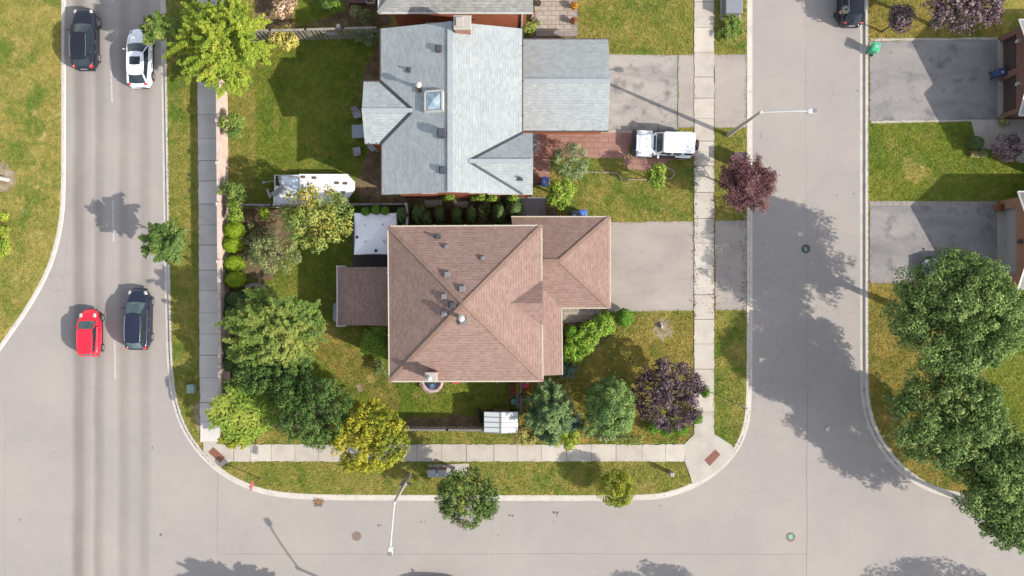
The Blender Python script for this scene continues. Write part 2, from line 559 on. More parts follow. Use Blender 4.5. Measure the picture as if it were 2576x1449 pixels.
def smooth(pts, it=2):
    P = [Vector(p) for p in pts]
    for _ in range(it):
        Q = [P[0]]
        for a, b in zip(P[:-1], P[1:]):
            Q += [a * .75 + b * .25, a * .25 + b * .75]
        P = Q + [P[-1]]
    return P

def offset(path, d):
    """path shifted d metres to its left"""
    out = []
    for i, p in enumerate(path):
        a = path[max(i - 1, 0)]; b = path[min(i + 1, len(path) - 1)]
        t = (b - a); t.z = 0; t.normalize()
        out.append(p + Vector((-t.y, t.x, 0)) * d)
    return out

def struct(fn, name, mat):
    return tag(one(fn, name, mat), kind='structure')

# base ground to the horizon, then the road sheet over it
struct(lambda m: m.sheet([(-1500, -1500, 0), (1500, -1500, 0), (1500, 1500, 0), (-1500, 1500, 0)], -0.03), "ground", M['lawn_dry'])
def road_sheet(m):
    m.sheet([G(-900, -900), G(2900, -900), G(2900, 1950), G(-900, 1950)], 0.0)
struct(road_sheet, "road", M['road'])

D = lambda L: [G(x, y) for x, y in L]
west_edge = smooth(D([(167, -700), (166, 200), (166, 470), (162, 545), (150, 610), (130, 675), (104, 728), (70, 785), (33, 838), (-2, 888), (-60, 950), (-260, 1100), (-900, 1480)]))
mid_edge = smooth(D([(401, -700), (403, 0), (408, 330), (413, 640), (418, 880), (423, 950), (431, 1005), (447, 1060), (470, 1105), (500, 1145), (532, 1177), (570, 1205), (612, 1226),
                     (655, 1242), (700, 1251), (770, 1257), (860, 1259), (1200, 1260), (1590, 1260), (1660, 1256), (1712, 1243), (1762, 1221), (1803, 1193), (1836, 1163),
                     (1862, 1128), (1879, 1090), (1888, 1050), (1891, 1000), (1893, 900), (1893, 500), (1893, -700)]))
east_edge = smooth(D([(2163, -700), (2163, 500), (2163, 960), (2167, 1010), (2178, 1060), (2196, 1103), (2220, 1140), (2253, 1180), (2293, 1213), (2330, 1234), (2377, 1251),
                      (2430, 1259), (2500, 1262), (2900, 1263)]))

def kerb(m, path, width, gutter, side):
    """path: road side edge; concrete gutter then an upstand of height ZB+.01 towards `side`"""
    offs = [(0.0, 0.004), (gutter, 0.012), (gutter + 0.03, ZB + 0.005), (gutter + 0.05, ZB + 0.02), (width - 0.02, ZB + 0.02), (width, ZB - 0.02)]
    rows = [[Vector((p.x, p.y, z)) for p in offset(path, o * side)] for o, z in offs]
    n = len(path)
    vs = [p for R in rows for p in R]
    fs = []
    for k in range(len(rows) - 1):
        for i in range(n - 1):
            f = (k * n + i, k * n + i + 1, (k + 1) * n + i + 1, (k + 1) * n + i)
            fs.append(f if side > 0 else f[::-1])
    m.add(vs, fs)
struct(lambda m: kerb(m, west_edge, 0.32, 0.02, -1), "kerb", M['kerb'])
struct(lambda m: kerb(m, mid_edge, 0.50, 0.28, 1), "kerb", M['kerb'])
struct(lambda m: kerb(m, east_edge, 0.62, 0.34, 1), "kerb", M['kerb'])

def block(path, width, side, extra):
    inner = offset(path, (width - 0.01) * side)
    return [Vector((p.x, p.y, 0)) for p in inner] + extra
struct(lambda m: m.sheet(block(west_edge, .32, -1, D([(-900, -700)])), ZB), "verge", M['lawn_dry'])
struct(lambda m: m.sheet(block(mid_edge, .5, 1, []), ZB), "verge", M['lawn_olive'])
struct(lambda m: m.sheet(block(east_edge, .62, 1, D([(2900, -700)])), ZB), "verge", M['lawn_yellow'])

layer = [0]
LAWNS, HARD, SOFT = [], [], []      # picture polygons: (material, poly) of lawns; paved areas; beds
def sheetB(name, mat, poly, amp=0.0, z=None, step=0.22, joints=None):
    """a flat surface on the raised blocks, each sheet a little above the last"""
    if name == "lawn": LAWNS.append((mat, poly))
    elif name in ("soil", "bare_soil"): SOFT.append(poly)
    else: HARD.append(poly)
    layer[0] += 1
    zz = (ZB + 0.004 + 0.0012 * layer[0]) if z is None else z
    P = [GB(x, y) for x, y in poly]
    if amp: P = jag(P, step, amp, seed=layer[0])
    return struct(lambda m: m.sheet(P, zz), name, mat)

def slabs(name, mat, origin, end, half, cuts, seed, amp=0.04):
    """pavement: slabs between cut positions along a straight run, narrow dirty joints"""
    layer[0] += 1
    z = ZB + 0.004 + 0.0012 * layer[0]
    r = random.Random(seed)
    o, e = GB(*origin), GB(*end)
    d = (e - o); L = d.length; d.normalize()
    nx = Vector((-d.y, d.x, 0))
    w = half
    HARD.append([(origin[0] + sx * half * PXM * (1 if abs(d.y) > .5 else 0), origin[1] + sx * half * PXM * (1 if abs(d.x) > .5 else 0)) for sx in (-1, 1)] +
                [(end[0] + sx * half * PXM * (1 if abs(d.y) > .5 else 0), end[1] + sx * half * PXM * (1 if abs(d.x) > .5 else 0)) for sx in (1, -1)])
    struct(lambda m: m.sheet([o + nx * (w - .03), o - nx * (w - .03), e - nx * (w - .03), e + nx * (w - .03)], z - 0.0006), "joint_bed", M['joint'])
    m = MB()
    for a, b in zip(cuts[:-1], cuts[1:]):
        a2, b2 = a + (0.012 if r.random() < .6 else .03), b - 0.012
        c = r.uniform(0.03, .1)
        P = [o + d * a2 + nx * (w - c), o + d * (a2 + c) + nx * w] if r.random() < .4 else [o + d * a2 + nx * w]
        k = int((b2 - a2) / .25)
        P += [o + d * (a2 + (b2 - a2) * i / k) + nx * (w + r.uniform(-amp, amp)) for i in range(1, k)]
        P += [o + d * b2 + nx * w, o + d * b2 - nx * w]
        P += [o + d * (b2 + (a2 - b2) * i / k) - nx * (w + r.uniform(-amp, amp)) for i in range(1, k)]
        P += [o + d * a2 - nx * w]
        m.t = r.uniform(0, 1)
        m.sheet(P, z)
    return tag(m.build(name, mat), kind='structure')

def cutlist(ys, px0):
    return [abs(y - px0) / PXM * (CAMH - ZB) / CAMH for y in ys]

# back gardens and front lawns
sheetB("lawn", M['lawn_lush'], [(574, 96), (960, 96), (960, 512), (574, 512)], .1)
sheetB("lawn", M['lawn_olive'], [(574, 96), (640, 96), (642, 300), (640, 512), (574, 512)], .12)
sheetB("lawn", M['lawn_lush'], [(570, 520), (980, 520), (980, 955), (1310, 955), (1310, 1078), (1020, 1078), (860, 1085), (570, 1085)], .1)
sheetB("lawn", M['lawn_yellow'], [(1306, 800), (1745, 786), (1745, 1090), (1720, 1112), (1306, 1112)], .08)
sheetB("lawn", M['lawn_lush'], [(2186, 306), (2600, 306), (2600, 506), (2186, 506)], .08)
sheetB("lawn", M['lawn_lush'], [(2440, 712), (2700, 712), (2700, 1250), (2470, 1250)], .2)
sheetB("lawn", M['lawn_lush'], [(738, -60), (850, -60), (842, 30), (800, 62), (745, 66)], .1)
sheetB("lawn", M['lawn_yellow'], [(762, 860), (822, 806), (872, 850), (965, 935), (1010, 1000), (985, 1040), (905, 985), (830, 930)], .25)
sheetB("lawn", M['lawn_dry'], [(2268, 398), (2300, 385), (2335, 402), (2346, 440), (2310, 462), (2275, 448)], .25)
# planting beds and bare soil
sheetB("soil", M['soil'], [(908, 200), (960, 96), (962, 512), (905, 512), (890, 470), (925, 380), (912, 300)], .1)
sheetB("soil", M['soil'], [(640, -60), (738, -60), (745, 20), (735, 60), (800, 90), (700, 98), (640, 96)], .1)
sheetB("soil", M['soil'], [(850, -60), (985, -60), (985, 66), (800, 66), (745, 70), (790, 52), (850, 34)], .1)
sheetB("soil", M['soil'], [(572, 522), (720, 522), (735, 600), (690, 700), (660, 715), (620, 700), (610, 760), (572, 780)], .12)
sheetB("soil", M['soil'], [(572, 770), (640, 760), (700, 800), (752, 900), (800, 960), (860, 1020), (850, 1080), (560, 1080), (560, 940)], .15)
sheetB("soil", M['soil'], [(962, 494), (1400, 494), (1400, 566), (962, 566)], .05)
sheetB("soil", M['soil'], [(1020, 1048), (1215, 1046), (1215, 1080), (1020, 1082)], .12)
sheetB("soil", M['soil'], [(1413, 812), (1470, 808), (1560, 800), (1530, 850), (1480, 890), (1420, 905)], .08)
sheetB("soil", M['soil'], [(1316, 55), (1345, 60), (1450, 90), (1450, 98), (1318, 98)], .03)
sheetB("bare_soil", M['bare'], [(1645, 812), (1668, 802), (1688, 812), (1699, 835), (1694, 852), (1668, 862), (1643, 850), (1638, 830)], .3)
sheetB("bare_soil", M['bare'], [(-40, 415), (25, 420), (42, 450), (30, 480), (-40, 490)], .3)
sheetB("bare_soil", M['bare'], [(483, 1030), (508, 1000), (512, 1080), (498, 1085)], .1)
sheetB("bare_soil", M['bare'], [(895, 968), (915, 968), (915, 985), (900, 988)], .05)
# driveways and their aprons
sheetB("driveway", M['drive_old'], [(1525, 136), (1704, 139), (1704, 330), (1525, 330)], .02)
sheetB("driveway", M['drive'], [(1706, 139), (1746, 138), (1746, 320), (1706, 322)], .02)
sheetB("driveway", M['drive'], [(1525, 560), (1745, 556), (1745, 781), (1525, 784), (1525, 777)], .03)
sheetB("driveway_apron", M['drive'], [(1797, 137), (1877, 137), (1877, 321), (1797, 321)], .025)
sheetB("driveway_apron", M['drive'], [(1798, 556), (1877, 554), (1877, 780), (1799, 780)], .025)
sheetB("driveway", M['drive_dark'], [(2187, 104), (2516, 100), (2516, 300), (2187, 304)], .02)
sheetB("driveway", M['drive_dark'], [(2187, 517), (2516, 517), (2516, 705), (2187, 705)], .02)
sheetB("driveway_border", M['greypaver'], [(2187, 506), (2510, 506), (2510, 517), (2187, 517)])
sheetB("driveway_border", M['greypaver'], [(2187, 701), (2510, 701), (2510, 713), (2187, 713)])
sheetB("driveway_border", M['walk'], [(2190, 97), (2510, 94), (2510, 100), (2190, 103)], .02)
sheetB("driveway_border", M['walk'], [(2190, 305), (2445, 301), (2445, 306), (2190, 311)], .02)
sheetB("garage_threshold", M['walk'], [(2509, 100), (2524, 100), (2524, 190), (2509, 190)])
sheetB("garage_threshold", M['walk'], [(2509, 205), (2524, 205), (2524, 294), (2509, 294)])
sheetB("garage_threshold", M['walk'], [(2508, 530), (2524, 530), (2524, 702), (2508, 702)])
sheetB("front_path", M['walk'], [(2442, 301), (2620, 301), (2620, 420), (2560, 408), (2515, 378), (2470, 376), (2452, 345)], 0)
# paths and patios
sheetB("paver_path", M['redpaver'], [(1338, 333), (1600, 333), (1600, 358), (1585, 362), (1580, 393), (1556, 398), (1384, 396), (1384, 462), (1342, 462)], .015)
sheetB("paver_path", M['redpaver'], [(1572, 392), (1720, 392), (1720, 402), (1680, 404), (1672, 424), (1640, 430), (1585, 428), (1566, 412)], .04)
sheetB("path_edging", M['block'], [(1345, 328), (1590, 328), (1590, 334), (1345, 334)], .01)
sheetB("doorstep", M['drive_dark'], [(1336, 335), (1359, 335), (1359, 386), (1336, 386)])
sheetB("paver_patio", M['tanpaver'], [(1340, -70), (1450, -70), (1450, 90), (1348, 90)])
sheetB("patio_border", M['greypaver'], [(1440, -70), (1453, -70), (1453, 91), (1440, 91)])
sheetB("patio_border", M['greypaver'], [(1348, 79), (1440, 79), (1440, 91), (1348, 91)])
sheetB("paver_path", M['tanpaver'], [(1405, 774), (1512, 774), (1512, 808), (1405, 812)], .015)
sheetB("stepping_slab", M['walk'], [(1068, 504), (1111, 503), (1112, 520), (1068, 523)], .02)
sheetB("stepping_slab", M['walk'], [(1138, 506), (1180, 507), (1176, 523), (1148, 526)], .03)
sheetB("side_path", M['drive_dark'], [(1312, 496), (1372, 496), (1372, 560), (1312, 540)], .05)
sheetB("mailbox_pad", M['walk'], [(1078, 1168), (1180, 1166), (1180, 1196), (1080, 1197)], .03)
# pavements
ysW = [-200, -40, 7, 57, 112, 170, 218, 288, 348, 404, 455, 513, 566, 616, 679, 731, 787, 840, 893, 950, 1012, 1060, 1112]
slabs("sidewalk", M['walk_lifted'], (524, -200), (534, 1112), .92, cutlist(ysW, -200), 3)
xsS = [556, 588, 631, 683, 742, 802, 860, 920, 985, 1048, 1111, 1173, 1242, 1302, 1362, 1425, 1488, 1549, 1615, 1674, 1722]
slabs("sidewalk", M['walk'], (556, 1139), (1722, 1139), .66, cutlist(xsS, 556), 4)
ysE = [-200, -60, 5, 70, 132, 194, 247, 298, 355, 417, 484, 549, 612, 677, 741, 803, 865, 928, 988, 1036, 1092]
slabs("sidewalk", M['walk'], (1771, -200), (1771, 1092), .77, cutlist(ysE, -200), 5)
sheetB("corner_pavement", M['walk'], [(1721, 1117), (1747, 1091), (1796, 1091), (1838, 1118), (1846, 1128), (1852, 1138), (1838, 1153), (1808, 1180), (1776, 1203), (1740, 1218), (1737, 1200), (1723, 1162)])
sheetB("corner_pavement", M['walk'], [(512, 1110), (553, 1110), (580, 1119), (587, 1157), (566, 1168), (556, 1176), (536, 1162), (512, 1135)])
sheetB("tactile_plate", M['tactile'], [(1771, 1157), (1799, 1130), (1812, 1143), (1785, 1172)])
sheetB("tactile_plate", M['tactile'], [(524, 1137), (537, 1124), (567, 1150), (555, 1164)])
# lane dashes, seams and stains on the road
def dashes(m):
    for (x0, y0, x1, y1, w) in ((278, 148, 282, 257, .13), (284, 504, 286, 608, .13), (288, 852, 290, 954, .14), (276, -200, 277, -90, .13)):
        a, b = G(x0, y0), G(x1, y1)
        d = (b - a).normalized(); n = Vector((-d.y, d.x, 0))
        L = [a + (b - a) * i / 14 + n * (w / 2 + rnd.uniform(-.012, .012)) for i in range(15)]
        R = [a + (b - a) * i / 14 - n * (w / 2 + rnd.uniform(-.012, .012)) for i in range(15)]
        m.sheet(L + R[::-1], 0.004)
struct(dashes, "lane_marking", M['line'])
def seams(m):
    for pts, w in ((((547, 1180), (547, 1290), (546, 1393), (800, 1394), (1400, 1393), (2028, 1395)), .03), (((2029, 1700), (2029, 1390), (2031, 1300), (2029, 1180), (2031, 990)), .04),
                   (((2029, 990), (2030, 600), (2027, 300), (2028, -100)), .02), (((13, 1449), (12, 1300), (14, 1000)), .015)):
        P = jag([G(*p) for p in pts], .4, .015, closed=False, seed=5)
        L, R = offset(P, w / 2), offset(P, -w / 2)
        for i in range(len(P) - 1):
            m.sheet([L[i], L[i + 1], R[i + 1], R[i]], 0.0035)
struct(seams, "road_seam", M['seam'])
def stains(m):
    for (x, y, r) in ((1393, 1289, .16), (1402, 1289, .15), (1401, 1297, .08), (1393, 1312, .07), (1282, 1297, .1), (1289, 1297, .09), (1293, 1297, .03), (1060, 1313, .07), (1069, 1313, .06),
                      (951, 1322, .09), (957, 1321, .07), (2105, 492, .07), (2148, 487, .07), (2157, 228, .09), (2094, 236, .06), (2091, 215, .04), (1914, 338, .05), (1914, 346, .06), (1915, 335, .03),
                      (50, 1307, .08), (136, 1139, .05), (383, 1127, .08), (404, 1345, .13), (1253, 1347, .06), (1660, 1272, .07), (2085, 245, .04)):
        c = G(x, y)
        k = 9
        m.sheet([c + Vector((math.cos(i / k * 6.283), math.sin(i / k * 6.283), 0)) * r * rnd.uniform(.6, 1.15) for i in range(k)], 0.003)
struct(stains, "oil_stain", M['stain'])

# ------------------------------------------------------------------ foliage
def leaf_object(name, P, N, size, tint, mat, parent, aspect=0.55, jitter=0.6, seed=0, dirs=None):
    """one mesh of pointed leaf faces at points P facing about N"""
    rng = np.random.default_rng(seed)
    n = len(P)
    P = np.asarray(P, float); N = np.asarray(N, float)
    N = N + rng.normal(0, jitter, (n, 3))
    N /= np.linalg.norm(N, axis=1, keepdims=True) + 1e-9
    R = rng.normal(0, 1, (n, 3)) if dirs is None else dirs + rng.normal(0, .35, (n, 3))
    U = R - N * np.sum(R * N, axis=1, keepdims=True)
    U /= np.linalg.norm(U, axis=1, keepdims=True) + 1e-9
    V = np.cross(N, U)
    s = (np.asarray(size) * rng.uniform(.65, 1.3, n))[:, None]
    w = s * aspect
    off = np.array(parent.location) if parent is not None else np.zeros(3)
    P = P - off
    droop = N * s * -0.18
    v = np.empty((n, 4, 3))
    v[:, 0] = P - U * s * .5
    v[:, 1] = P + V * w * .5 + U * s * .05 + droop * .3
    v[:, 2] = P + U * s * .5 + droop
    v[:, 3] = P - V * w * .5 + U * s * .05 + droop * .3
    me = bpy.data.meshes.new(name)
    me.vertices.add(n * 4)
    me.vertices.foreach_set("co", v.reshape(-1).astype(np.float32))
    me.loops.add(n * 4)
    me.loops.foreach_set("vertex_index", np.arange(n * 4, dtype=np.int32))
    me.polygons.add(n)
    me.polygons.foreach_set("loop_start", np.arange(0, n * 4, 4, dtype=np.int32))
    at = me.attributes.new("tint", 'FLOAT', 'FACE')
    at.data.foreach_set("value", np.clip(tint, 0, 1).astype(np.float32))
    me.materials.append(mat)
    me.update(calc_edges=True)
    o = bpy.data.objects.new(name, me)
    COL.objects.link(o)
    if parent is not None: o.parent = parent
    return o

def ell(rng, n, up=-0.25):
    """unit vectors, none pointing down below `up`"""
    v = rng.normal(0, 1, (n * 4 + 40, 3))
    v /= np.linalg.norm(v, axis=1, keepdims=True)
    return v[v[:, 2] > up][:n]

DENS = 2.4
def clump_leaves(rng, cs, rs, dens, leaf, hollow=0.55, own=None):
    """leaves over the outside of spheres at cs"""
    P, N, T = [], [], []
    for i, (c, r) in enumerate(zip(cs, rs)):
        k = int(DENS * dens * 4 * math.pi * r * r / (leaf * leaf))
        d = ell(rng, k, -0.6)
        k = len(d)
        rad = r * (hollow + (1.12 - hollow) * rng.random(k) ** 0.45)
        P.append(c + d * rad[:, None] * np.array([1, 1, .85]))
        N.append(d + np.array([0, 0, .25]))
        T.append(np.full(k, rng.random() if own is None else .7 * own[i] + .3 * rng.random()))
    return np.concatenate(P), np.concatenate(N), np.concatenate(T)

M['bark'] = mottled("bark", [(0.3, A(96, 84, 70)), (0.6, A(138, 122, 104)), (0.8, A(160, 144, 124))], 5, 20, 0.3, bscale=14, bstr=0.8, bdist=0.03)

def trunk_limbs(o, base, top, r, targets, seed):
    m = MB(); m.smooth = True
    rr = random.Random(seed)
    base, top = Vector(base), Vector(top)
    pts = [base + (top - base) * (i / 4) + Vector((rr.uniform(-.04, .04), rr.uniform(-.04, .04), 0)) * (i > 0) for i in range(5)]
    for i in range(4):
        m.tube(pts[i], pts[i + 1], r * (1.25 - .2 * i), r * (1.05 - .2 * i), 8)
    for t in targets:
        t = Vector(t)
        s = base + (top - base) * rr.uniform(.45, .95)
        q = s.lerp(t, .5) + Vector((rr.uniform(-.1, .1), rr.uniform(-.1, .1), .12))
        m.tube(s, q, r * .5, r * .28, 6)
        m.tube(q, t, r * .28, r * .08, 5)
    return m.build("trunk", M['bark'], o)

JIT = .36
def tree(name, label, cat, px, py, hc, rx, ry, rz, mat, style='clump', n=40, cr=0.5, leaf=0.16, dens=0.55, seed=1, group=None, z0=ZB, tr=0.12,
         aspect=0.6, tb=(0.0, 1.0), spots=None, lean=(0, 0), trunk=True, core=0.25, hollow=.55, sub=0, jit=None):
    """px,py: where the crown's middle is seen; hc its height; rx,ry its half-size in picture units; rz its half-height in metres"""
    rng = np.random.default_rng(seed)
    c = G(px, py, hc)
    f = (CAMH - hc) / CAMH / PXM
    R = np.array([rx * f, ry * f, rz])
    c3 = np.array(c)
    base = Vector((c.x + lean[0], c.y + lean[1], z0))
    o = empty(name, base, 0, label, cat, group)
    targets = []
    if style == 'clump':
        d = ell(rng, n, -0.35)
        n = len(d)
        k = 0.80 + .2 * rng.random(n)
        inner = rng.random(n) < core
        k[inner] = rng.uniform(.25, .65, inner.sum())
        rs = cr * rng.uniform(.65, 1.25, n)
        cs = c3 + d * (R - cr * .8) * k[:, None]
        if sub:
            # each bough carries a cauliflower of smaller sprays
            c2, r2, own = [], [], []
            for i in range(n):
                q = ell(rng, sub, -.45)
                c2 += list(cs[i] + q * rs[i] * rng.uniform(.55, .95, (len(q), 1)) * np.array([1, 1, .85]))
                r2 += list(rs[i] * rng.uniform(.28, .46, len(q))); own += [rng.random()] * len(q)
            P, N, T = clump_leaves(rng, c2, r2, dens * .75, leaf, hollow, own)
        else:
            P, N, T = clump_leaves(rng, cs, rs, dens, leaf, hollow)
        targets = [cs[i] for i in rng.choice(n, min(n, 12), replace=False)]
    elif style == 'feather':
        Ps, Ns, Ts = [], [], []
        for i in range(n):
            th = rng.random() * 2 * math.pi
            el = math.asin(min(1, max(-.25, rng.uniform(-.2, 1.0))))
            d = np.array([math.cos(th) * math.cos(el), math.sin(th) * math.cos(el), math.sin(el)])
            L = rng.uniform(.62, 1.16)
            tip = d * R * L
            tn = rng.random()
            subs = [(np.zeros(3), tip, .22)]
            for q in range(3):
                t0 = rng.uniform(.4, .8)
                s0 = tip * t0
                side = rng.normal(0, 1, 3); side[2] *= .4
                side -= d * side.dot(d)
                side /= np.linalg.norm(side) + 1e-9
                e = s0 + (d * .85 + side * .65) * R * rng.uniform(.2, .45)
                subs.append((s0, e, .05))
            for (a, b, t0) in subs:
                L2 = np.linalg.norm(b - a)
                k = max(4, int(1.9 * dens * 26 * L2 / leaf * cr / .5))
                t = t0 + (1 - t0) * rng.random(k) ** .8
                sp = cr * (.40 - .27 * t)
                p = a + (b - a) * t[:, None] + rng.normal(0, 1, (k, 3)) * sp[:, None] * np.array([1, 1, .6])
                Ps.append(p + c3); Ns.append(np.tile(np.array([0, 0, 1.0]) + d * .4, (k, 1))); Ts.append(np.full(k, tn))
            if i < 14: targets.append(c3 + tip * .85)
        P, N, T = np.concatenate(Ps), np.concatenate(Ns), np.concatenate(Ts)
    elif style == 'frond':
        Ps, Ns, Ts = [], [], []
        for i in range(n):
            d = ell(rng, 1, 0.05)[0]
            hub = c3 + d * (R - cr) * rng.uniform(.3, 1) if n > 6 else c3 + rng.normal(0, .1, 3)
            tn = rng.random()
            for q in range(9):
                th = rng.random() * 2 * math.pi
                out = np.array([math.cos(th), math.sin(th), 0])
                L = cr * rng.uniform(.8, 1.5)
                k = max(6, int(L / leaf * 3.2 * dens))
                t = np.repeat(np.linspace(.12, 1, k), 2)
                sd = np.tile([1, -1], k)
                side = np.array([-out[1], out[0], 0])
                wid = leaf * 1.1 * np.sin(np.pi * np.clip(t * .9 + .1, 0, 1)) ** .6
                p = hub + out * L * t[:, None] + side * (sd * wid * .75)[:, None]
                p[:, 2] += L * (.35 * t - .65 * t * t)
                Ps.append(p); Ns.append(np.tile([0, 0, 1.0], (2 * k, 1))); Ts.append(np.full(2 * k, tn * .7 + .3 * rng.random()))
            if i < 8: targets.append(hub)
        P, N, T = np.concatenate(Ps), np.concatenate(Ns), np.concatenate(Ts)
    elif style == 'ball':
        k = int(2.6 * dens * 4 * math.pi * (R[0] * R[1] + R[0] * R[2] + R[1] * R[2]) / 3 / leaf ** 2)
        d = ell(rng, k, -0.7)
        k = len(d)
        lump = 1 + .05 * np.sin(d[:, 0] * 9 + seed) * np.sin(d[:, 1] * 8) + .04 * np.sin(d[:, 2] * 11 + d[:, 0] * 5)
        P = c3 + d * R * (lump * (.8 + .22 * rng.random(k) ** .4))[:, None]
        N = d * 1.2 + np.array([0, 0, .2])
        T = .5 + .5 * np.sin(d[:, 0] * 4 + seed) * np.sin(d[:, 1] * 5 + d[:, 2] * 3)
        targets = [c3 + np.array([0, 0, R[2] * .3])]
    elif style == 'spire':
        # evergreen: upright sprays all round a rounded cone
        k = int(2.4 * dens * 3.2 * math.pi * R[0] * 2 * R[2] / leaf ** 2)
        t = rng.random(k) ** 1.25
        th = rng.random(k) * 2 * math.pi
        prof = np.sqrt(np.clip(1 - t ** 2.2, 0, 1)) * (.86 + .14 * np.minimum(t * 6, 1))
        wob = 1 + .10 * np.sin(th * 5 + t * 7 + seed) + .06 * np.sin(th * 9 - t * 11)
        rad = prof * wob * (.72 + .3 * rng.random(k) ** .5)
        x, y = np.cos(th) * rad, np.sin(th) * rad
        P = np.stack([c3[0] + x * R[0], c3[1] + y * R[1], c3[2] - R[2] + t * 2 * R[2]], 1)
        N = np.stack([np.cos(th), np.sin(th), .35 + t], 1)
        T = .5 + .4 * np.sin(th * 4 + t * 6 + seed)
        targets = [c3 + np.array([0, 0, R[2] * .6])]
    n2 = len(P)
    tint = T * .55 + rng.random(n2) * .45
    if spots is not None:
        # patches of turned leaves, placed by height/side of the clump
        for (dx, dy, rr, amt) in spots:
            q = np.exp(-(((P[:, 0] - c3[0]) / R[0] - dx) ** 2 + ((P[:, 1] - c3[1]) / R[1] - dy) ** 2) / rr ** 2)
            tint = tint + q * amt
    tint = tb[0] + tint * (tb[1] - tb[0])
    leaf_object("crown", P, N, np.full(n2, leaf), tint, mat, o, aspect, (jit or JIT) if style != 'ball' else .3, seed + 99,
                dirs=None if style not in ('spire',) else np.tile([0, 0, 1.0], (n2, 1)))
    if trunk:
        trunk_limbs(o, base, (c.x, c.y, max(hc - R[2] * .1, .3)), tr, targets, seed)
    return o

# ------------------------------------------------------------------ grass blades over every lawn
def inside(poly, x, y):
    p = np.asarray(poly, float)
    r = np.zeros(len(x), bool)
    for i in range(len(p)):
        x0, y0 = p[i]; x1, y1 = p[(i + 1) % len(p)]
        if y0 == y1: continue
        c = ((y0 > y) != (y1 > y)) & (x < (x1 - x0) * (y - y0) / (y1 - y0) + x0)
        r ^= c
    return r
def pic(path, w, side):
    """block outline back in picture units"""
    k = CAMH / (CAMH - ZB) * PXM
    return [(1288 + p.x * k, 724.5 - p.y * k) for p in offset(path, (w - .03) * side)]
HOUSES = [[(980, 572), (1358, 572), (1358, 560), (1520, 560), (1520, 770), (1400, 770), (1400, 930), (1358, 950), (980, 955)], [(970, 84), (1310, 84), (1310, 110), (1520, 110), (1520, 325), (1330, 335), (1330, 490), (970, 495)],
          [(850, 676), (980, 676), (980, 815), (850, 815)], [(960, -60), (1330, -60), (1330, 78), (985, 78)], [(2520, -100), (2700, -100), (2700, 310), (2520, 310)], [(2520, 500), (2700, 500), (2700, 720), (2520, 720)]]
def grass():
    rng = np.random.default_rng(77)
    n = 950000
    x = rng.uniform(-60, 2636, n); y = rng.uniform(-50, 1320, n)
    wob = 3.2
    xh, yh = x + rng.normal(0, wob, n), y + rng.normal(0, wob, n)
    W = inside(pic(west_edge, .32, -1) + [(-900, -700)], x, y)
    C = inside(pic(mid_edge, .5, 1), x, y)
    E = inside(pic(east_edge, .62, 1) + [(2900, -700)], x, y)
    ok = W | C | E
    for p in HARD + HOUSES: ok &= ~inside(p, xh, yh)
    for p in SOFT: ok &= ~(inside(p, xh, yh) & (rng.random(n) < .86))
    who = np.full(n, -1)
    mats = [M['lawn_dry'], M['lawn_olive'], M['lawn_yellow'], M['lawn_lush']]
    who[W] = 0; who[C] = 1; who[E] = 2
    for m, p in LAWNS: who[inside(p, x, y)] = mats.index(m)
    f = (CAMH - ZB) / CAMH / PXM
    for i, m in enumerate(mats):
        s = ok & (who == i)
        k = int(s.sum())
        P = np.stack([(x[s] - 1288) * f, (724.5 - y[s]) * f, ZB + .035 + .05 * rng.random(k)], 1)
        o = leaf_object("grass", P, np.tile([0, 0, 1.0], (k, 1)), np.full(k, .105), rng.random(k), m, None, .36, .5, 500 + i)
        tag(o, kind='stuff')
grass()

# ------------------------------------------------------------------ houses
M['sh_brown'] = shingles("brown_shingles", A(196, 164, 151, .36), A(182, 150, 138, .36), A(128, 102, 94, .34), 0.32, 0.2, .10, line=.5)
M['sh_grey'] = shingles("grey_shingles", A(216, 222, 221, .36), A(198, 206, 207, .36), A(164, 173, 178, .36), 0.32, 0.2, .08, line=.5)
M['sh_taupe'] = shingles("taupe_shingles", A(190, 190, 184, .4), A(166, 164, 160, .4), A(130, 128, 126, .4), 0.36, 0.2, .12)
M['ridge_brown'] = plain("hip_cap_brown", A(190, 154, 136, .34), .95, var=.22, scale=3)
M['ridge_grey'] = plain("hip_cap_grey", A(205, 214, 218, .36), .95, var=.1, scale=3)
M['valley'] = plain("valley_metal", A(84, 90, 98), .5, .3)
M['brick_orange'] = brickmat("orange_brick", A(216, 120, 78), A(196, 102, 62), A(206, 150, 120))
M['brick_red'] = brickmat("red_brick", A(168, 112, 98), A(144, 92, 82), A(170, 150, 140))
M['brick_tan'] = brickmat("tan_brick", A(206, 150, 116), A(186, 128, 98), A(200, 170, 150))
M['white'] = plain("white_metal", A(238, 234, 226), .5, var=.06)
M['cream'] = plain("cream_gutter", A(240, 226, 200), .5, var=.06)
M['darkgut'] = plain("brown_gutter", A(110, 96, 96), .5, var=.1)
M['soffit'] = plain("soffit", A(214, 208, 198), .7)
M['winglass'] = glassmat("window_glass")
M['doorpaint'] = plain("door_paint", A(150, 140, 130), .5)
M['gdoor_brown'] = plain("garage_door_brown", A(96, 78, 72), .6, var=.1)
M['gdoor_grey'] = plain("garage_door_grey", A(196, 190, 186), .6, var=.08)
M['vent_dark'] = plain("vent_dark", A(84, 86, 94), .6, var=.1)
M['vent_grey'] = plain("vent_grey", A(150, 146, 146), .5, var=.1)
M['pipe'] = plain("pipe_metal", A(160, 158, 158), .4, .5)
M['concrete'] = plain("cap_concrete", A(216, 206, 194), .85, var=.15, scale=10)

def on_roof(px, py, zf):
    h = 5.0
    for _ in range(12):
        p = G(px, py, h); h = zf(p.x, p.y)
    return G(px, py, h)

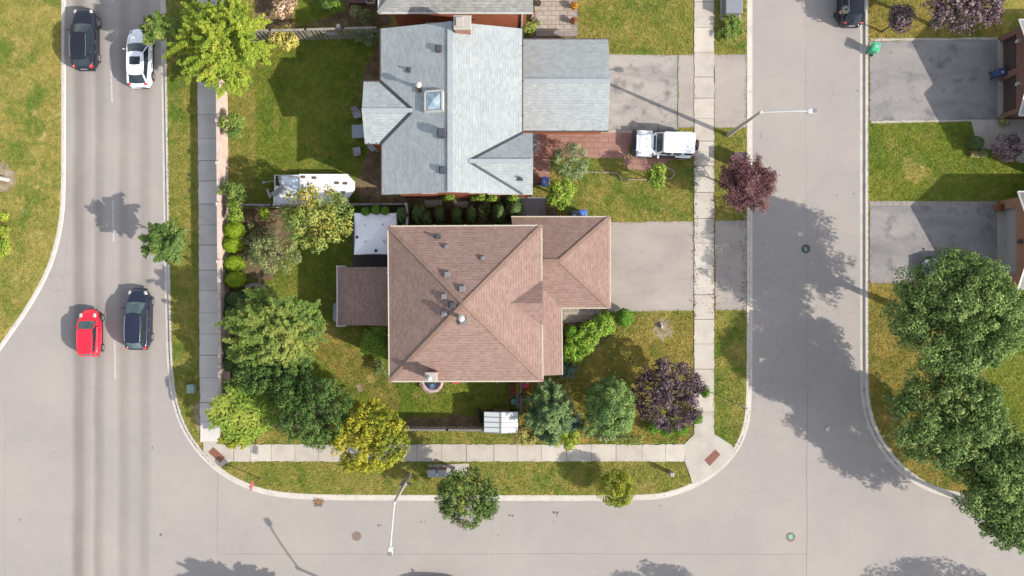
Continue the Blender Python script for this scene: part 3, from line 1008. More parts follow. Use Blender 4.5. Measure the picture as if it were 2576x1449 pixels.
def walls(o, poly, z0, z1, mat, name="wall"):
    return one(lambda m: m.prism(poly, z0, z1), name, mat, o)

def gutters(o, segs, mat, w=0.085, name="gutter"):
    for a, b in segs:
        def f(m):
            p, q = Vector(a), Vector(b)
            d = (q - p).normalized()
            m.strip(p - Vector((0, 0, .10)), q - Vector((0, 0, .10)), w, .12)
            L = (q - p).length
            k = max(2, int(L / 2.1))
            for i in range(k):
                r = p + d * (L * (i + .5) / k)
                m.box(r + Vector((0, 0, .03)), (.06, .16, .03), math.atan2(d.y, d.x))
        one(f, name, mat, o)

def window(o, a, b, z0, z1, out):
    """window on a wall between plan points a,b; out = outward unit vector"""
    a, b = Vector(a), Vector(b)
    d = b - a; L = d.length; d.normalize()
    c = (a + b) / 2; rz = math.atan2(d.y, d.x)
    fr = MB()
    for (u, v, su, sv) in ((0, z0, L + .1, .07), (0, z1, L + .1, .07), (-L / 2, (z0 + z1) / 2, .07, z1 - z0), (L / 2, (z0 + z1) / 2, .07, z1 - z0), (0, (z0 + z1) / 2, .05, z1 - z0)):
        p = c + d * u + out * .03
        fr.box((p.x, p.y, v), (su, .08, sv), rz)
    w = fr.build("window", M['white'], o)
    g = MB(); p = c + out * .012
    g.box((p.x, p.y, (z0 + z1) / 2), (L, .02, z1 - z0), rz)
    g.build("pane", M['winglass'], w)

def door(o, a, b, z0, z1, out, name, mat, panels=4):
    a, b = Vector(a), Vector(b)
    d = b - a; L = d.length; d.normalize()
    c = (a + b) / 2; rz = math.atan2(d.y, d.x)
    m = MB(); p = c + out * .02
    m.box((p.x, p.y, (z0 + z1) / 2), (L, .05, z1 - z0), rz)
    p = c + out * .05
    hh = (z1 - z0) / panels
    for i in range(panels):
        m.box((p.x, p.y, z0 + hh * (i + .5)), (L * .97, .02, hh * .88), rz)
    dd = m.build(name, mat, o)
    h = MB(); p = c + d * (L * (.4 if name != 'garage_door' else 0)) + out * .08
    h.box((p.x, p.y, z0 + (1.0 if name != 'garage_door' else .35)), (.16, .05, .05), rz)
    h.build("handle", M['pipe'], dd)

def roof_vent(o, p, size, h, mat, name="roof_vent"):
    def f(m):
        m.rbox((p.x, p.y, p.z - .1), (size * .8, size * .8, h * .7 + .1), 0, .02, .01, 2)
        m.rbox((p.x, p.y, p.z + h * .55), (size, size, h * .45), 0, .03, .03, 2)
        m.box((p.x, p.y, p.z + .02), (size * 1.35, size * 1.35, .05))
    return one(f, name, mat, o)

def roof_pipe(o, p, r, h, mat, cap=None):
    def f(m):
        m.tube((p.x, p.y, p.z - .15), (p.x, p.y, p.z + h), r, r, 10)
        m.box((p.x, p.y, p.z + .01), (r * 5, r * 5, .04))
    q = one(f, "vent_pipe", mat, o)
    if cap:
        one(lambda m: (setattr(m, 'smooth', True), m.ball((p.x, p.y, p.z + h), r * 1.9, 6, (1, 1, .7))), "cap", cap, q)
    return q

xy = lambda p: Vector((p[0], p[1], 0))
def inset(poly, d):
    c = sum((Vector(p) for p in poly), Vector()) / len(poly)
    return [Vector((p[0] - math.copysign(d, p[0] - c.x), p[1] - math.copysign(d, p[1] - c.y), 0)) for p in poly]

# ---- brown-roofed house (middle of the picture)
HA = empty("brown_house", G(1180, 760, 0), 0, "two-storey house under the brown hipped roof, on the street corner", "house")
ea, pa = 5.95, 8.15
tl, tr_, br_, bl = G(976, 569, ea), G(1363, 567, ea), G(1366, 959, ea), G(979, 960, ea)
ap = G(1166, 764, pa)
cA = (tl + br_) / 2
hxA, hyA = (tr_.x - tl.x) / 2, (tl.y - bl.y) / 2
def zA(x, y): return ea + (pa - ea) * (1 - max(abs(x - ap.x) / hxA, abs(y - ap.y) / hyA))
e2 = 2.95
def wing(m):
    ne, se, nw = G(1535, 545, e2), G(1535, 775, e2), G(1286, 545, e2)
    hr = e2 + 1.45
    r1 = G(1407, 656, hr); r0 = Vector((G(1300, 656, hr).x, r1.y, hr))
    m.slope([nw, ne, r1, r0])
    m.slope([ne, se, r1])
    sw = Vector((r0.x, se.y, e2))
    m.slope([se, r1, r0, sw])
    # porch strip beside the main wall
    a, b = G(1413, 775, e2), G(1415, 943, e2)
    xm = G(1345, 850, 3.4).x
    zt = e2 + (a.x - xm) * .42
    yN = r1.y - .2
    m.slope([Vector((a.x, yN, e2 - .012)), Vector((b.x, b.y, e2 - .012)), Vector((xm, b.y, zt)), Vector((xm, yN, zt))])
    # saddle over the front door
    sa = on_roof(1283, 763, zA); z = sa.z
    xe = G(1365, 763, 6.3).x
    n0, s0 = G(1363, 706, ea + .02), G(1363, 818, ea + .02)
    rf = Vector((xe, sa.y, z))
    m.slope([sa, rf, Vector((xe, n0.y, n0.z))])
    m.slope([sa, rf, Vector((xe, s0.y, s0.z))])
    m.face([Vector((xe, n0.y, n0.z)), Vector((xe, s0.y, s0.z)), rf])
def main_roof(m):
    for a, b in ((tl, tr_), (tr_, br_), (br_, bl), (bl, tl)): m.slope([a, b, ap])
rA = one(main_roof, "roof", M['sh_brown'], HA)
rA2 = one(wing, "lower_roof", M['sh_brown'], HA)
def hipcap(p, top, w, parent):
    up = Vector((0, 0, .012))
    def f(m):
        k = int((top - p).length / .32)
        for i in range(k):
            a, b = p.lerp(top, i / k), p.lerp(top, min((i + 1.12) / k, 1))
            m.strip(a + up * (1 + i % 2 * .4), b + up * (1 + i % 2 * .4), w * rnd.uniform(.92, 1.05), .02)
    one(f, "hip_cap", M['ridge_brown'], parent)
for p in (tl, tr_, br_, bl): hipcap(p, ap, .27, rA)
hr_ = e2 + 1.45; r1_ = G(1407, 656, hr_)
for p in (G(1535, 545, e2), G(1535, 775, e2), Vector((G(1330, 656, hr_).x, r1_.y, hr_))): hipcap(p, r1_, .26, rA2)


gutters(HA, [(tl, tr_), (tr_, G(1363, 707, ea)), (G(1365, 817, ea), br_), (br_, bl), (bl, tl)], M['cream'])
gutters(HA, [(G(1286, 545, e2), G(1535, 545, e2)), (G(1535, 545, e2), G(1535, 775, e2)), (G(1535, 775, e2), G(1413, 775, e2)), (G(1413, 775, e2), G(1415, 943, e2))], M['cream'])
wa = inset([tl, tr_, br_, bl], .42)
walls(HA, wa, 0, ea - .06, M['brick_red'])
one(lambda m: m.sheet(inset([tl, tr_, br_, bl], .05), ea - .05), "soffit", M['soffit'], HA)
gw = inset([G(1290, 545, e2), G(1535, 545, e2), G(1535, 775, e2), G(1290, 775, e2)], .35)
gw[0].x = gw[3].x = wa[1].x - .4
walls(HA, gw, 0, e2 - .06, M['brick_red'])
pw = [Vector((wa[1].x - .2, G(0, 785, e2).y, 0)), Vector((G(1404, 785, e2).x, G(0, 785, e2).y, 0)), Vector((G(1404, 785, e2).x, G(0, 930, e2).y, 0)), Vector((wa[1].x - .2, G(0, 930, e2).y, 0))]
walls(HA, pw, 0, e2 - .07, M['brick_red'])
gx = gw[1].x
door(HA, (gx, gw[1].y - .8, 0), (gx, gw[2].y + .8, 0), ZB, ZB + 2.15, Vector((1, 0, 0)), "garage_door", M['gdoor_brown'])
door(HA, (pw[1].x, pw[1].y - .3, 0), (pw[1].x, pw[1].y - 1.3, 0), ZB, ZB + 2.1, Vector((1, 0, 0)), "door", M['doorpaint'])
window(HA, (pw[1].x, pw[1].y - 1.9, 0), (pw[1].x, pw[2].y + .6, 0), .9, 2.2, Vector((1, 0, 0)))
for (u0, u1) in ((.15, .32), (.62, .85)):
    for (z0, z1) in ((.95, 2.2), (3.7, 4.9)):
        window(HA, wa[3].lerp(wa[2], u0), wa[3].lerp(wa[2], u1), z0, z1, Vector((0, -1, 0)))
        window(HA, wa[0].lerp(wa[3], u0), wa[0].lerp(wa[3], u0 + .14), z0, z1, Vector((-1, 0, 0)))
# rear room
f0, f1 = G(848, 672, 2.7), G(848, 818, 2.7)
k0, k1 = G(868, 672, 3.0), G(868, 818, 3.0)
xw = wa[0].x + .02
j0, j1 = Vector((xw, k0.y, 3.75)), Vector((xw, k1.y, 3.75))
def rear(m):
    m.slope([f0, f1, k1, k0]); m.slope([k0, k1, j1, j0])
one(rear, "rear_roof", M['sh_brown'], HA)
def rearwall(m):
    P = [f0 + Vector((.3, -.12, 0)), Vector((xw, f0.y - .12, 0)), Vector((xw, f1.y + .12, 0)), f1 + Vector((.3, .12, 0))]
    m.prism(P, 0, 2.62)
    for y in (f0.y - .12, f1.y + .12):
        m.face([(f0.x + .3, y, 2.62), (xw, y, 2.62), (xw, y, 3.7), (k0.x, y, 2.96)])
one(rearwall, "rear_wall", M['soffit'], HA)
gutters(HA, [(f0, f1)], M['white'])
one(lambda m: m.box(f0 + Vector((.3, .06, -.02)), (.75, .09, .12)), "fascia", M['white'], HA)
one(lambda m: m.box(f1 + Vector((.3, -.06, -.02)), (.75, .09, .12)), "fascia", M['white'], HA)
for (x, y, s, h, mt) in ((1123, 621, .26, .22, 'vent_grey'), (1214, 650, .26, .2, 'vent_grey'), (1125, 691, .38, .24, 'vent_grey'), (1163, 727, .40, .24, 'vent_grey'),
                         (1117, 746, .36, .22, 'vent_grey'), (1139, 768, .40, .26, 'vent_dark'), (1118, 788, .36, .24, 'vent_grey'), (1165, 809, .42, .26, 'vent_grey')):
    roof_vent(HA, on_roof(x, y, zA), s, h, M[mt])
roof_pipe(HA, on_roof(1101, 598, zA), .09, .5, M['vent_dark'])
roof_pipe(HA, on_roof(1163, 800, zA), .12, 1.1, M['pipe'], M['white'])
roof_pipe(HA, on_roof(1159, 795, zA), .07, .8, M['white'], M['white'])
# outside chimney on the south wall
chA = G(1084, 952, 7.6)
def chimA(m):
    m.prism([(chA.x - .37, chA.y - .17, 0), (chA.x + .37, chA.y - .17, 0), (chA.x + .37, chA.y + .37, 0), (chA.x - .37, chA.y + .37, 0)], 0, 7.5)
cA_ = one(chimA, "chimney", M['brick_orange'], HA)
one(lambda m: m.rbox((chA.x, chA.y + .1, 7.5), (.88, .66, .14), 0, .02, .06, 2), "chimney_cap", M['concrete'], cA_)
def flueA(m):
    m.smooth = True
    m.lathe((chA.x - .08, chA.y + .02, 7.62), [(.15, 0), (.15, .3), (.2, .32), (.2, .38), (.02, .46)], 14)
one(flueA, "flue", M['white'], cA_)

# ---- grey-roofed house (upper middle)
HB = empty("grey_house", G(1140, 300, 0), 0, "long two-storey house under the pale grey gabled roof with a skylight", "house")
eb, pb, pitch = 5.58, 7.15, None
b_tl, b_bl = G(957, 72, eb), G(960, 490, eb)
b_tr, b_br = G(1315, 72, eb), G(1315, 488, eb)
xr = (b_tl.x + b_tr.x) / 2
rN, rS = Vector((xr, b_tl.y, pb)), Vector((xr, b_bl.y, pb))
hxB = xr - b_tl.x
def zB(x, y): return eb + (pb - eb) * (1 - abs(x - xr) / hxB)
UPW = (pb - eb) / hxB
# front cross gable and rear bump-out
c_n, c_s = G(1340, 335, eb), G(1340, 488, eb)
cy = (c_n.y + c_s.y) / 2
cz = eb + UPW * (b_tr.x - G(1180, 407, 6.8).x)
c_r1 = Vector((c_n.x, cy, cz)); c_r0 = Vector((b_tr.x - (cz - eb) / UPW - .01, cy, cz))
d_n, d_s = G(915, 205, eb), G(918, 362, eb)
dy = (d_n.y + d_s.y) / 2; dz = 6.32
d_r1 = Vector((d_n.x, dy, dz)); d_r0 = Vector((b_tl.x + (dz - eb) / UPW, dy, dz))
lift = Vector((0, 0, .012))
def roofB(m):
    m.slope([b_tl, rN, rS, b_bl])
    m.slope([b_tr, rN, rS, b_br])
    vn, vs = Vector((b_tr.x, c_n.y, eb)), Vector((b_tr.x, c_s.y, eb))
    m.slope([c_n + lift, c_r1 + lift, c_r0 + lift, vn + lift]); m.slope([c_s + lift, c_r1 + lift, c_r0 + lift, vs + lift])
    wn_, ws_ = Vector((b_tl.x, d_n.y, eb)), Vector((b_tl.x, d_s.y, eb))
    m.slope([d_n + lift, d_r1 + lift, d_r0 + lift, wn_ + lift]); m.slope([d_s + lift, d_r1 + lift, d_r0 + lift, ws_ + lift])
rB = one(roofB, "roof", M['sh_grey'], HB)
for a, b in ((Vector((b_tr.x, c_n.y, eb)), c_r0), (Vector((b_tr.x, c_s.y, eb)), c_r0), (Vector((b_tl.x, d_n.y, eb)), d_r0), (Vector((b_tl.x, d_s.y, eb)), d_r0)):
    u = Vector((0, 0, .03))
    one(lambda m: m.strip(a + u, a.lerp(b, .985) + u, .24, .012), "valley_flashing", M['valley'], rB)
one(lambda m: m.strip(rN + lift, rS + lift, .34, .03), "ridge_cap", M['ridge_grey'], rB)
one(lambda m: m.strip(c_r0 + lift * 2, c_r1 + lift * 2, .3, .03), "ridge_cap", M['ridge_grey'], rB)
one(lambda m: m.strip(d_r0 + lift * 2, d_r1 + lift * 2, .3, .03), "ridge_cap", M['ridge_grey'], rB)
wb = [b_tl + Vector((.35, -.25, 0)), b_tr + Vector((-.35, -.25, 0)), b_br + Vector((-.35, .35, 0)), b_bl + Vector((.9, .35, 0))]
walls(HB, wb, 0, eb - .05, M['brick_orange'])
def gablesB(m):
    for y, s in ((wb[0].y, 1), (wb[3].y, -1)):
        P = [(wb[0].x, y, eb - .06), (wb[1].x, y, eb - .06), (xr, y, pb - .12)]
        m.face(P, [(p[0], p[2]) for p in P])
    P = [(c_n.x - .25, c_n.y - .3, eb - .06), (c_n.x - .25, c_s.y + .3, eb - .06), (c_n.x - .25, cy, cz - .15)]
    m.face(P, [(p[1], p[2]) for p in P])
    P = [(d_n.x + .25, d_n.y - .3, eb - .06), (d_n.x + .25, d_s.y + .3, eb - .06), (d_n.x + .25, dy, dz - .15)]
    m.face(P, [(p[1], p[2]) for p in P])
one(gablesB, "gable_wall", M['brick_orange'], HB)
walls(HB, [(wb[1].x - .1, c_n.y - .3, 0), (c_n.x - .25, c_n.y - .3, 0), (c_n.x - .25, c_s.y + .35, 0), (wb[1].x - .1, c_s.y + .35, 0)], 0, eb - .06, M['brick_orange'])
walls(HB, [(wb[0].x + .1, d_n.y - .3, 0), (d_n.x + .25, d_n.y - .3, 0), (d_n.x + .25, d_s.y + .3, 0), (wb[0].x + .1, d_s.y + .3, 0)], 0, eb - .06, M['brick_orange'])
gutters(HB, [(b_tl, Vector((b_tl.x, d_n.y, eb))), (Vector((b_bl.x, d_s.y, eb)), b_bl), (b_tr, Vector((b_tr.x, c_n.y, eb))), (Vector((b_tl.x, d_n.y, eb)), d_n), (d_s, Vector((b_tl.x, d_s.y, eb)))], M['darkgut'])
gutters(HB, [(c_s, Vector((b_tr.x - 2.5, c_s.y, eb)))], M['white'], .08)
# garage wing
eg, pg = 2.9, 4.15
g1, g2, g0, g3 = G(1530, 98, eg), G(1530, 330, eg), G(1318, 98, eg), G(1318, 330, eg)
xg = wb[1].x - .2
gy = (g1.y + g2.y) / 2
gr = Vector((g1.x, gy, pg))
def roofG(m):
    m.slope([g1, gr, Vector((xg, gy, pg)), Vector((xg, g1.y, eg))])
    m.slope([g2, gr, Vector((xg, gy, pg)), Vector((xg, g2.y, eg))])
rG = one(roofG, "lower_roof", M['sh_grey'], HB)
one(lambda m: m.strip(gr + lift, Vector((xg, gy, pg)) + lift, .32, .03), "ridge_cap", M['ridge_grey'], rG)
gwl = [Vector((xg, g1.y - .3, 0)), Vector((g1.x - .3, g1.y - .3, 0)), Vector((g1.x - .3, g2.y + .3, 0)), Vector((xg, g2.y + .3, 0))]
walls(HB, gwl, 0, eg - .05, M['brick_orange'])
def gab2(m):
    P = [(g1.x - .3, g1.y - .3, eg - .06), (g1.x - .3, g2.y + .3, eg - .06), (g1.x - .3, gy, pg - .14)]
    m.face(P, [(p[1], p[2]) for p in P])
one(gab2, "gable_wall", M['brick_orange'], HB)
gutters(HB, [(Vector((xg + .4, g1.y, eg)), g1), (Vector((xg + .4, g2.y, eg)), g2)], M['darkgut'])
door(HB, (gwl[1].x, gwl[1].y - .8, 0), (gwl[1].x, gwl[2].y + .8, 0), ZB, ZB + 2.15, Vector((1, 0, 0)), "garage_door", M['white'])
door(HB, (c_n.x - .25, c_n.y - .6, 0), (c_n.x - .25, c_n.y - 1.6, 0), ZB + .1, ZB + 2.2, Vector((1, 0, 0)), "door", M['doorpaint'])
window(HB, (c_n.x - .25, c_n.y - 2.1, 0), (c_n.x - .25, c_s.y + .8, 0), .9, 2.3, Vector((1, 0, 0)))
window(HB, (c_n.x - .25, c_n.y - 1.4, 0), (c_n.x - .25, c_s.y + 1.3, 0), 3.6, 4.9, Vector((1, 0, 0)))
for u in (.2, .6):
    window(HB, wb[3].lerp(wb[2], u), wb[3].lerp(wb[2], u + .12), 3.6, 4.8, Vector((0, -1, 0)))
for (z0, z1) in ((.5, 2.3), (3.5, 4.9)):
    window(HB, (d_n.x + .25, d_n.y - .8, 0), (d_n.x + .25, d_s.y + .8, 0), z0, z1, Vector((-1, 0, 0)))
# chimney on the ridge end, skylight, vents
chB = G(1163, 56, 8.1)
cB_ = one(lambda m: m.prism([(chB.x - .52, chB.y - .42, 0), (chB.x + .52, chB.y - .42, 0), (chB.x + .52, chB.y + .42, 0), (chB.x - .52, chB.y + .42, 0)], 0, 8.0), "chimney", M['brick_tan'], HB)
one(lambda m: (m.rbox((chB.x, chB.y, 8.0), (1.22, .98, .12), 0, .02, .05, 2), m.rbox((chB.x - .18, chB.y + .02, 8.12), (.5, .6, .16), 0, .02, .03, 2)), "chimney_cap", M['concrete'], cB_)
sk = on_roof(1094, 256, zB)
rot = Matrix.Rotation(-math.atan(UPW), 3, 'Y')
def skyframe(m):
    for (dx, dy_, sx, sy) in ((-.64, 0, .12, 1.5), (.64, 0, .12, 1.5), (0, .7, 1.4, .12), (0, -.7, 1.4, .12)):
        m.box(sk + rot @ Vector((dx, dy_, .1)), (sx, sy, .34), 0, rot)
sf = one(skyframe, "skylight", M['white'], HB)
M['dome'] = glassmat("skylight_dome", (.16, .19, .22, 1), .12)
def dome(m):
    c = sk + rot @ Vector((0, 0, .42))
    q = [sk + rot @ Vector((a * .58, b * .64, .2)) for a, b in ((-1, -1), (1, -1), (1, 1), (-1, 1))]
    for i in range(4): m.face([q[i], q[(i + 1) % 4], c])
one(dome, "pane", M['dome'], sf)
for (x, y, s, h) in ((1105, 123, .40, .28), (1113, 336, .52, .6), (1114, 428, .38, .28)):
    roof_vent(HB, on_roof(x, y, zB), s, h, M['vent_dark'])
roof_pipe(HB, on_roof(1029, 176, zB), .08, .3, M['vent_dark'])
roof_pipe(HB, on_roof(1057, 222, zB), .12, 1.0, M['darkgut'], M['white'])
def zC(x, y): return eb + (cz - eb) * (1 - abs(y - cy) / (c_n.y - cy))
roof_pipe(HB, on_roof(1308, 448, zC), .08, .3, M['vent_dark'])

# ---- the next house beyond it, at the top of the picture
HC = empty("taupe_house", G(1150, -60, 0), 0, "orange brick house with a taupe roof, cut off by the picture's top edge", "house")
ec = 5.6
q1, q2 = G(952, 33, ec), G(1341, 33, ec)
def roofC(m):
    dep = 9.0
    n1, n2 = q1 + Vector((0, dep, 0)), q2 + Vector((0, dep, 0))
    a, b = q1 + Vector((dep / 2, dep / 2, 1.9)), q2 + Vector((-.01, dep / 2, 1.9))
    m.slope([q1, q2, b, a]); m.slope([n1, n2, b, a]); m.slope([q1, n1, a])
rc = one(roofC, "roof", M['sh_taupe'], HC)
one(lambda m: m.strip(q1 + lift, q1 + Vector((4.5, 4.5, 1.9)) + lift, .3, .03), "hip_cap", M['sh_taupe'], rc)
wc = [Vector((q1.x + .85, q1.y + .42, 0)), Vector((q2.x - .45, q1.y + .42, 0)), Vector((q2.x - .45, q1.y + 8.5, 0)), Vector((q1.x + .85, q1.y + 8.5, 0))]
walls(HC, wc, 0, ec - .06, M['brick_orange'])
gutters(HC, [(q1, q2), (q1 + Vector((0, 9, 0)), q1)], M['white'])
one(lambda m: m.sheet([q1 + Vector((.05, .05, 0)), q2 + Vector((-.05, .05, 0)), q2 + Vector((-.05, 8.9, 0)), q1 + Vector((.05, 8.9, 0))], ec - .05), "soffit", M['soffit'], HC)
xd = G(1313, 60, 2.5).x
one(lambda m: m.box((xd, wc[0].y - .06, 2.8), (.12, .1, 5.5)), "downpipe", M['white'], HC)
window(HC, (wc[0].x + 2.2, wc[0].y, 0), (wc[0].x + 3.6, wc[0].y, 0), 1.0, 2.2, Vector((0, -1, 0)))
def gabC(m):
    P = [(wc[1].x, wc[1].y, ec - .06), (wc[1].x, wc[2].y, ec - .06), (wc[1].x, q1.y + 4.5, ec + 1.75)]
    m.face(P, [(p[1], p[2]) for p in P])
one(gabC, "gable_wall", M['brick_orange'], HC)

# ---- houses across the side street (right edge)
def right_house(o, y0, y1, eav, peak, xf, brick, gdoors, dmat, roofm):
    """garage front at x = xf with a west-facing gable; y0/y1: wall ends (picture units on the ground)"""
    a, b = G(xf, y0), G(xf, y1)
    oh = .35
    mid = (a.y + b.y) / 2
    xb = a.x + 7
    def R(m):
        for s, y in ((1, a.y + oh), (-1, b.y - oh)):
            e0 = Vector((a.x - oh, y, eav)); e1 = Vector((xb, y, eav))
            m.slope([e0, e1, Vector((xb, mid, peak)), Vector((a.x - oh, mid, peak))])
    one(R, "roof", roofm, o)
    def W(m):
        th = .25
        # piers and lintel round the door openings
        ys = [a.y] + [G(0, q).y for dd in gdoors for q in dd] + [b.y]
        for i in range(0, len(ys), 2):
            m.prism([(a.x, ys[i], 0), (a.x + th, ys[i], 0), (a.x + th, ys[i + 1], 0), (a.x, ys[i + 1], 0)], 0, 2.25)
        m.prism([(a.x, a.y, 0), (a.x + th, a.y, 0), (a.x + th, b.y, 0), (a.x, b.y, 0)], 2.25, eav - .02)
        for y in (a.y - .1, b.y + .1):
            m.prism([(a.x + th, y - .1, 0), (xb, y - .1, 0), (xb, y + .1, 0), (a.x + th, y + .1, 0)], 0, eav - .06)
        P = [(a.x + .002, a.y, eav - .03), (a.x + .002, b.y, eav - .03), (a.x + .002, mid, peak - .18)]
        m.face(P, [(p[1], p[2]) for p in P])
    one(W, "wall", brick, o)
    for y in (a.y + oh, b.y - oh):
        one(lambda m: (m.strip(Vector((a.x - oh, y, eav)), Vector((a.x - oh, mid, peak)), .14, .04),
                       m.strip(Vector((a.x - oh, y, eav - .08)), Vector((xb, y, eav - .08)), .12, .1)), "fascia", M['white'], o)
    for (d0, d1) in gdoors:
        p, q = G(xf, d0), G(xf, d1)
        door(o, (a.x + .32, p.y, 0), (a.x + .32, q.y, 0), ZB, 2.25, Vector((-1, 0, 0)), "garage_door", dmat)
    return a, b, xb
HD = empty("red_brick_house", G(2540, 196, 0), 0, "red brick house with two brown garage doors at the right edge", "house")
a, b, xb = right_house(HD, 94, 300, 3.15, 4.85, 2512, M['brick_red'], [(107, 190), (206, 289)], M['gdoor_brown'], M['sh_grey'])
def lamps(o, ys, z):
    for y in ys:
        p = G(2512, y)
        one(lambda m: (m.box((p.x - .09, p.y, z), (.18, .2, .3)), m.box((p.x - .1, p.y, z + .2), (.24, .26, .06))), "wall_light", M['white'], o)
lamps(HD, (129, 232), 2.55)
def body(o, px, pyc, peak, eav, mat, roofm):
    p = G(px, pyc)
    w = (peak - eav) * 2.0
    one(lambda m: (m.slope([(p.x, p.y + w, eav), (p.x + 9, p.y + w, eav), (p.x + 9, p.y, peak), (p.x, p.y, peak)]),
                   m.slope([(p.x, p.y - w, eav), (p.x + 9, p.y - w, eav), (p.x + 9, p.y, peak), (p.x, p.y, peak)])), "main_roof", roofm, o)
    def W(m):
        m.prism([(p.x + .4, p.y - w + .4, 0), (p.x + 8.5, p.y - w + .4, 0), (p.x + 8.5, p.y + w - .4, 0), (p.x + .4, p.y + w - .4, 0)], 0, eav - .05)
        P = [(p.x + .4, p.y - w + .4, eav - .06), (p.x + .4, p.y + w - .4, eav - .06), (p.x + .4, p.y, peak - .2)]
        m.face(P, [(q[1], q[2]) for q in P])
    one(W, "main_wall", mat, o)
body(HD, 2599, 356, 6.5, 4.8, M['brick_red'], M['sh_grey'])
HE = empty("tan_brick_house", G(2540, 605, 0), 0, "tan brick house with one wide grey garage door, behind the big maple", "house")
a, b, xb = right_house(HE, 505, 716, 3.0, 4.95, 2512, M['brick_tan'], [(528, 692)], M['gdoor_grey'], M['sh_taupe'])
p = G(2512, 612)
one(lambda m: (m.box((p.x - .1, p.y, 2.85), (.2, .26, .36)), m.tube((p.x - .1, p.y, 3.05), (p.x - .1, p.y, 3.2), .1, .02, 8)), "wall_light", M['vent_dark'], HE)

# ------------------------------------------------------------------ vehicles
M['tyre'] = plain("tyre_rubber", (.02, .02, .021, 1), .85)
M['rim'] = plain("alloy_rim", A(206, 204, 202), .35, .6)
M['trim'] = plain("dark_trim", (.018, .018, .02, 1), .55)
M['chrome'] = plain("chrome", A(220, 220, 224), .2, .8, var=.04)
M['headlamp'] = plain("headlamp", A(226, 226, 222), .15, 0, s=.8)
M['taillamp'] = plain("tail_lamp", (.42, .012, .015, 1), .2, 0, s=.7)
M['plate'] = plain("number_plate", A(216, 220, 226), .5)
M['glass'] = glassmat("car_glass")
M['glass_lit'] = glassmat("windscreen_glass", (.035, .05, .05, 1), .06)

def lerp_pts(pts, x):
    if x <= pts[0][0]: return pts[0][1]
    for (a, va), (b, vb) in zip(pts[:-1], pts[1:]):
        if x <= b:
            t = (x - a) / (b - a); t = t * t * (3 - 2 * t) * .35 + t * .65
            return va + (vb - va) * t
    return pts[-1][1]

def patch(m, c00, c10, c11, c01, bu=(0, 0, 0), nu=8, nv=6, inset=0.0):
    """bulged quad patch; bu = bulge vector at its middle"""
    c00, c10, c11, c01, bu = map(Vector, (c00, c10, c11, c01, bu))
    vs = []
    for j in range(nv + 1):
        v = j / nv
        for i in range(nu + 1):
            u = i / nu
            p = (c00 * (1 - u) + c10 * u) * (1 - v) + (c01 * (1 - u) + c11 * u) * v
            vs.append(p + bu * (4 * u * (1 - u)) * (1 - .0 * v))
    fs = [(j * (nu + 1) + i, j * (nu + 1) + i + 1, (j + 1) * (nu + 1) + i + 1, (j + 1) * (nu + 1) + i) for j in range(nv) for i in range(nu)]
    m.add(vs, fs)

def wheels(o, W, wb, r, w=.21, yc=0.0):
    for sx in (-1, 1):
        for sy in (-1, 1):
            c = Vector((sx * (W / 2 - w / 2 + .012), yc + sy * wb / 2, r))
            m = MB(); m.smooth = True
            m.lathe(c, [(r * .6, -w / 2), (r * .9, -w / 2), (r, -w * .32), (r, w * .32), (r * .9, w / 2), (r * .62, w / 2)], 20, 'X')
            t = m.build("wheel", M['tyre'], o, False)
            m = MB()
            d = w / 2 * sx
            m.lathe(c + Vector((d, 0, 0)), [(r * .66, -.015), (r * .66, .006), (r * .56, .012)], 20, 'X')
            m.build("rim", M['trim'], t, False)
            m = MB()
            for k in range(7):
                a = k / 7 * 2 * math.pi
                p = c + Vector((d + sx * .014, 0, 0))
                m.tube(p, p + Vector((0, math.cos(a) * r * .6, math.sin(a) * r * .6)), .045, .035, 5)
            m.lathe(c + Vector((d + sx * .012, 0, 0)), [(.07, -.01), (.07, .015)], 10, 'X')
            m.build("spokes", M['rim'], t, False)

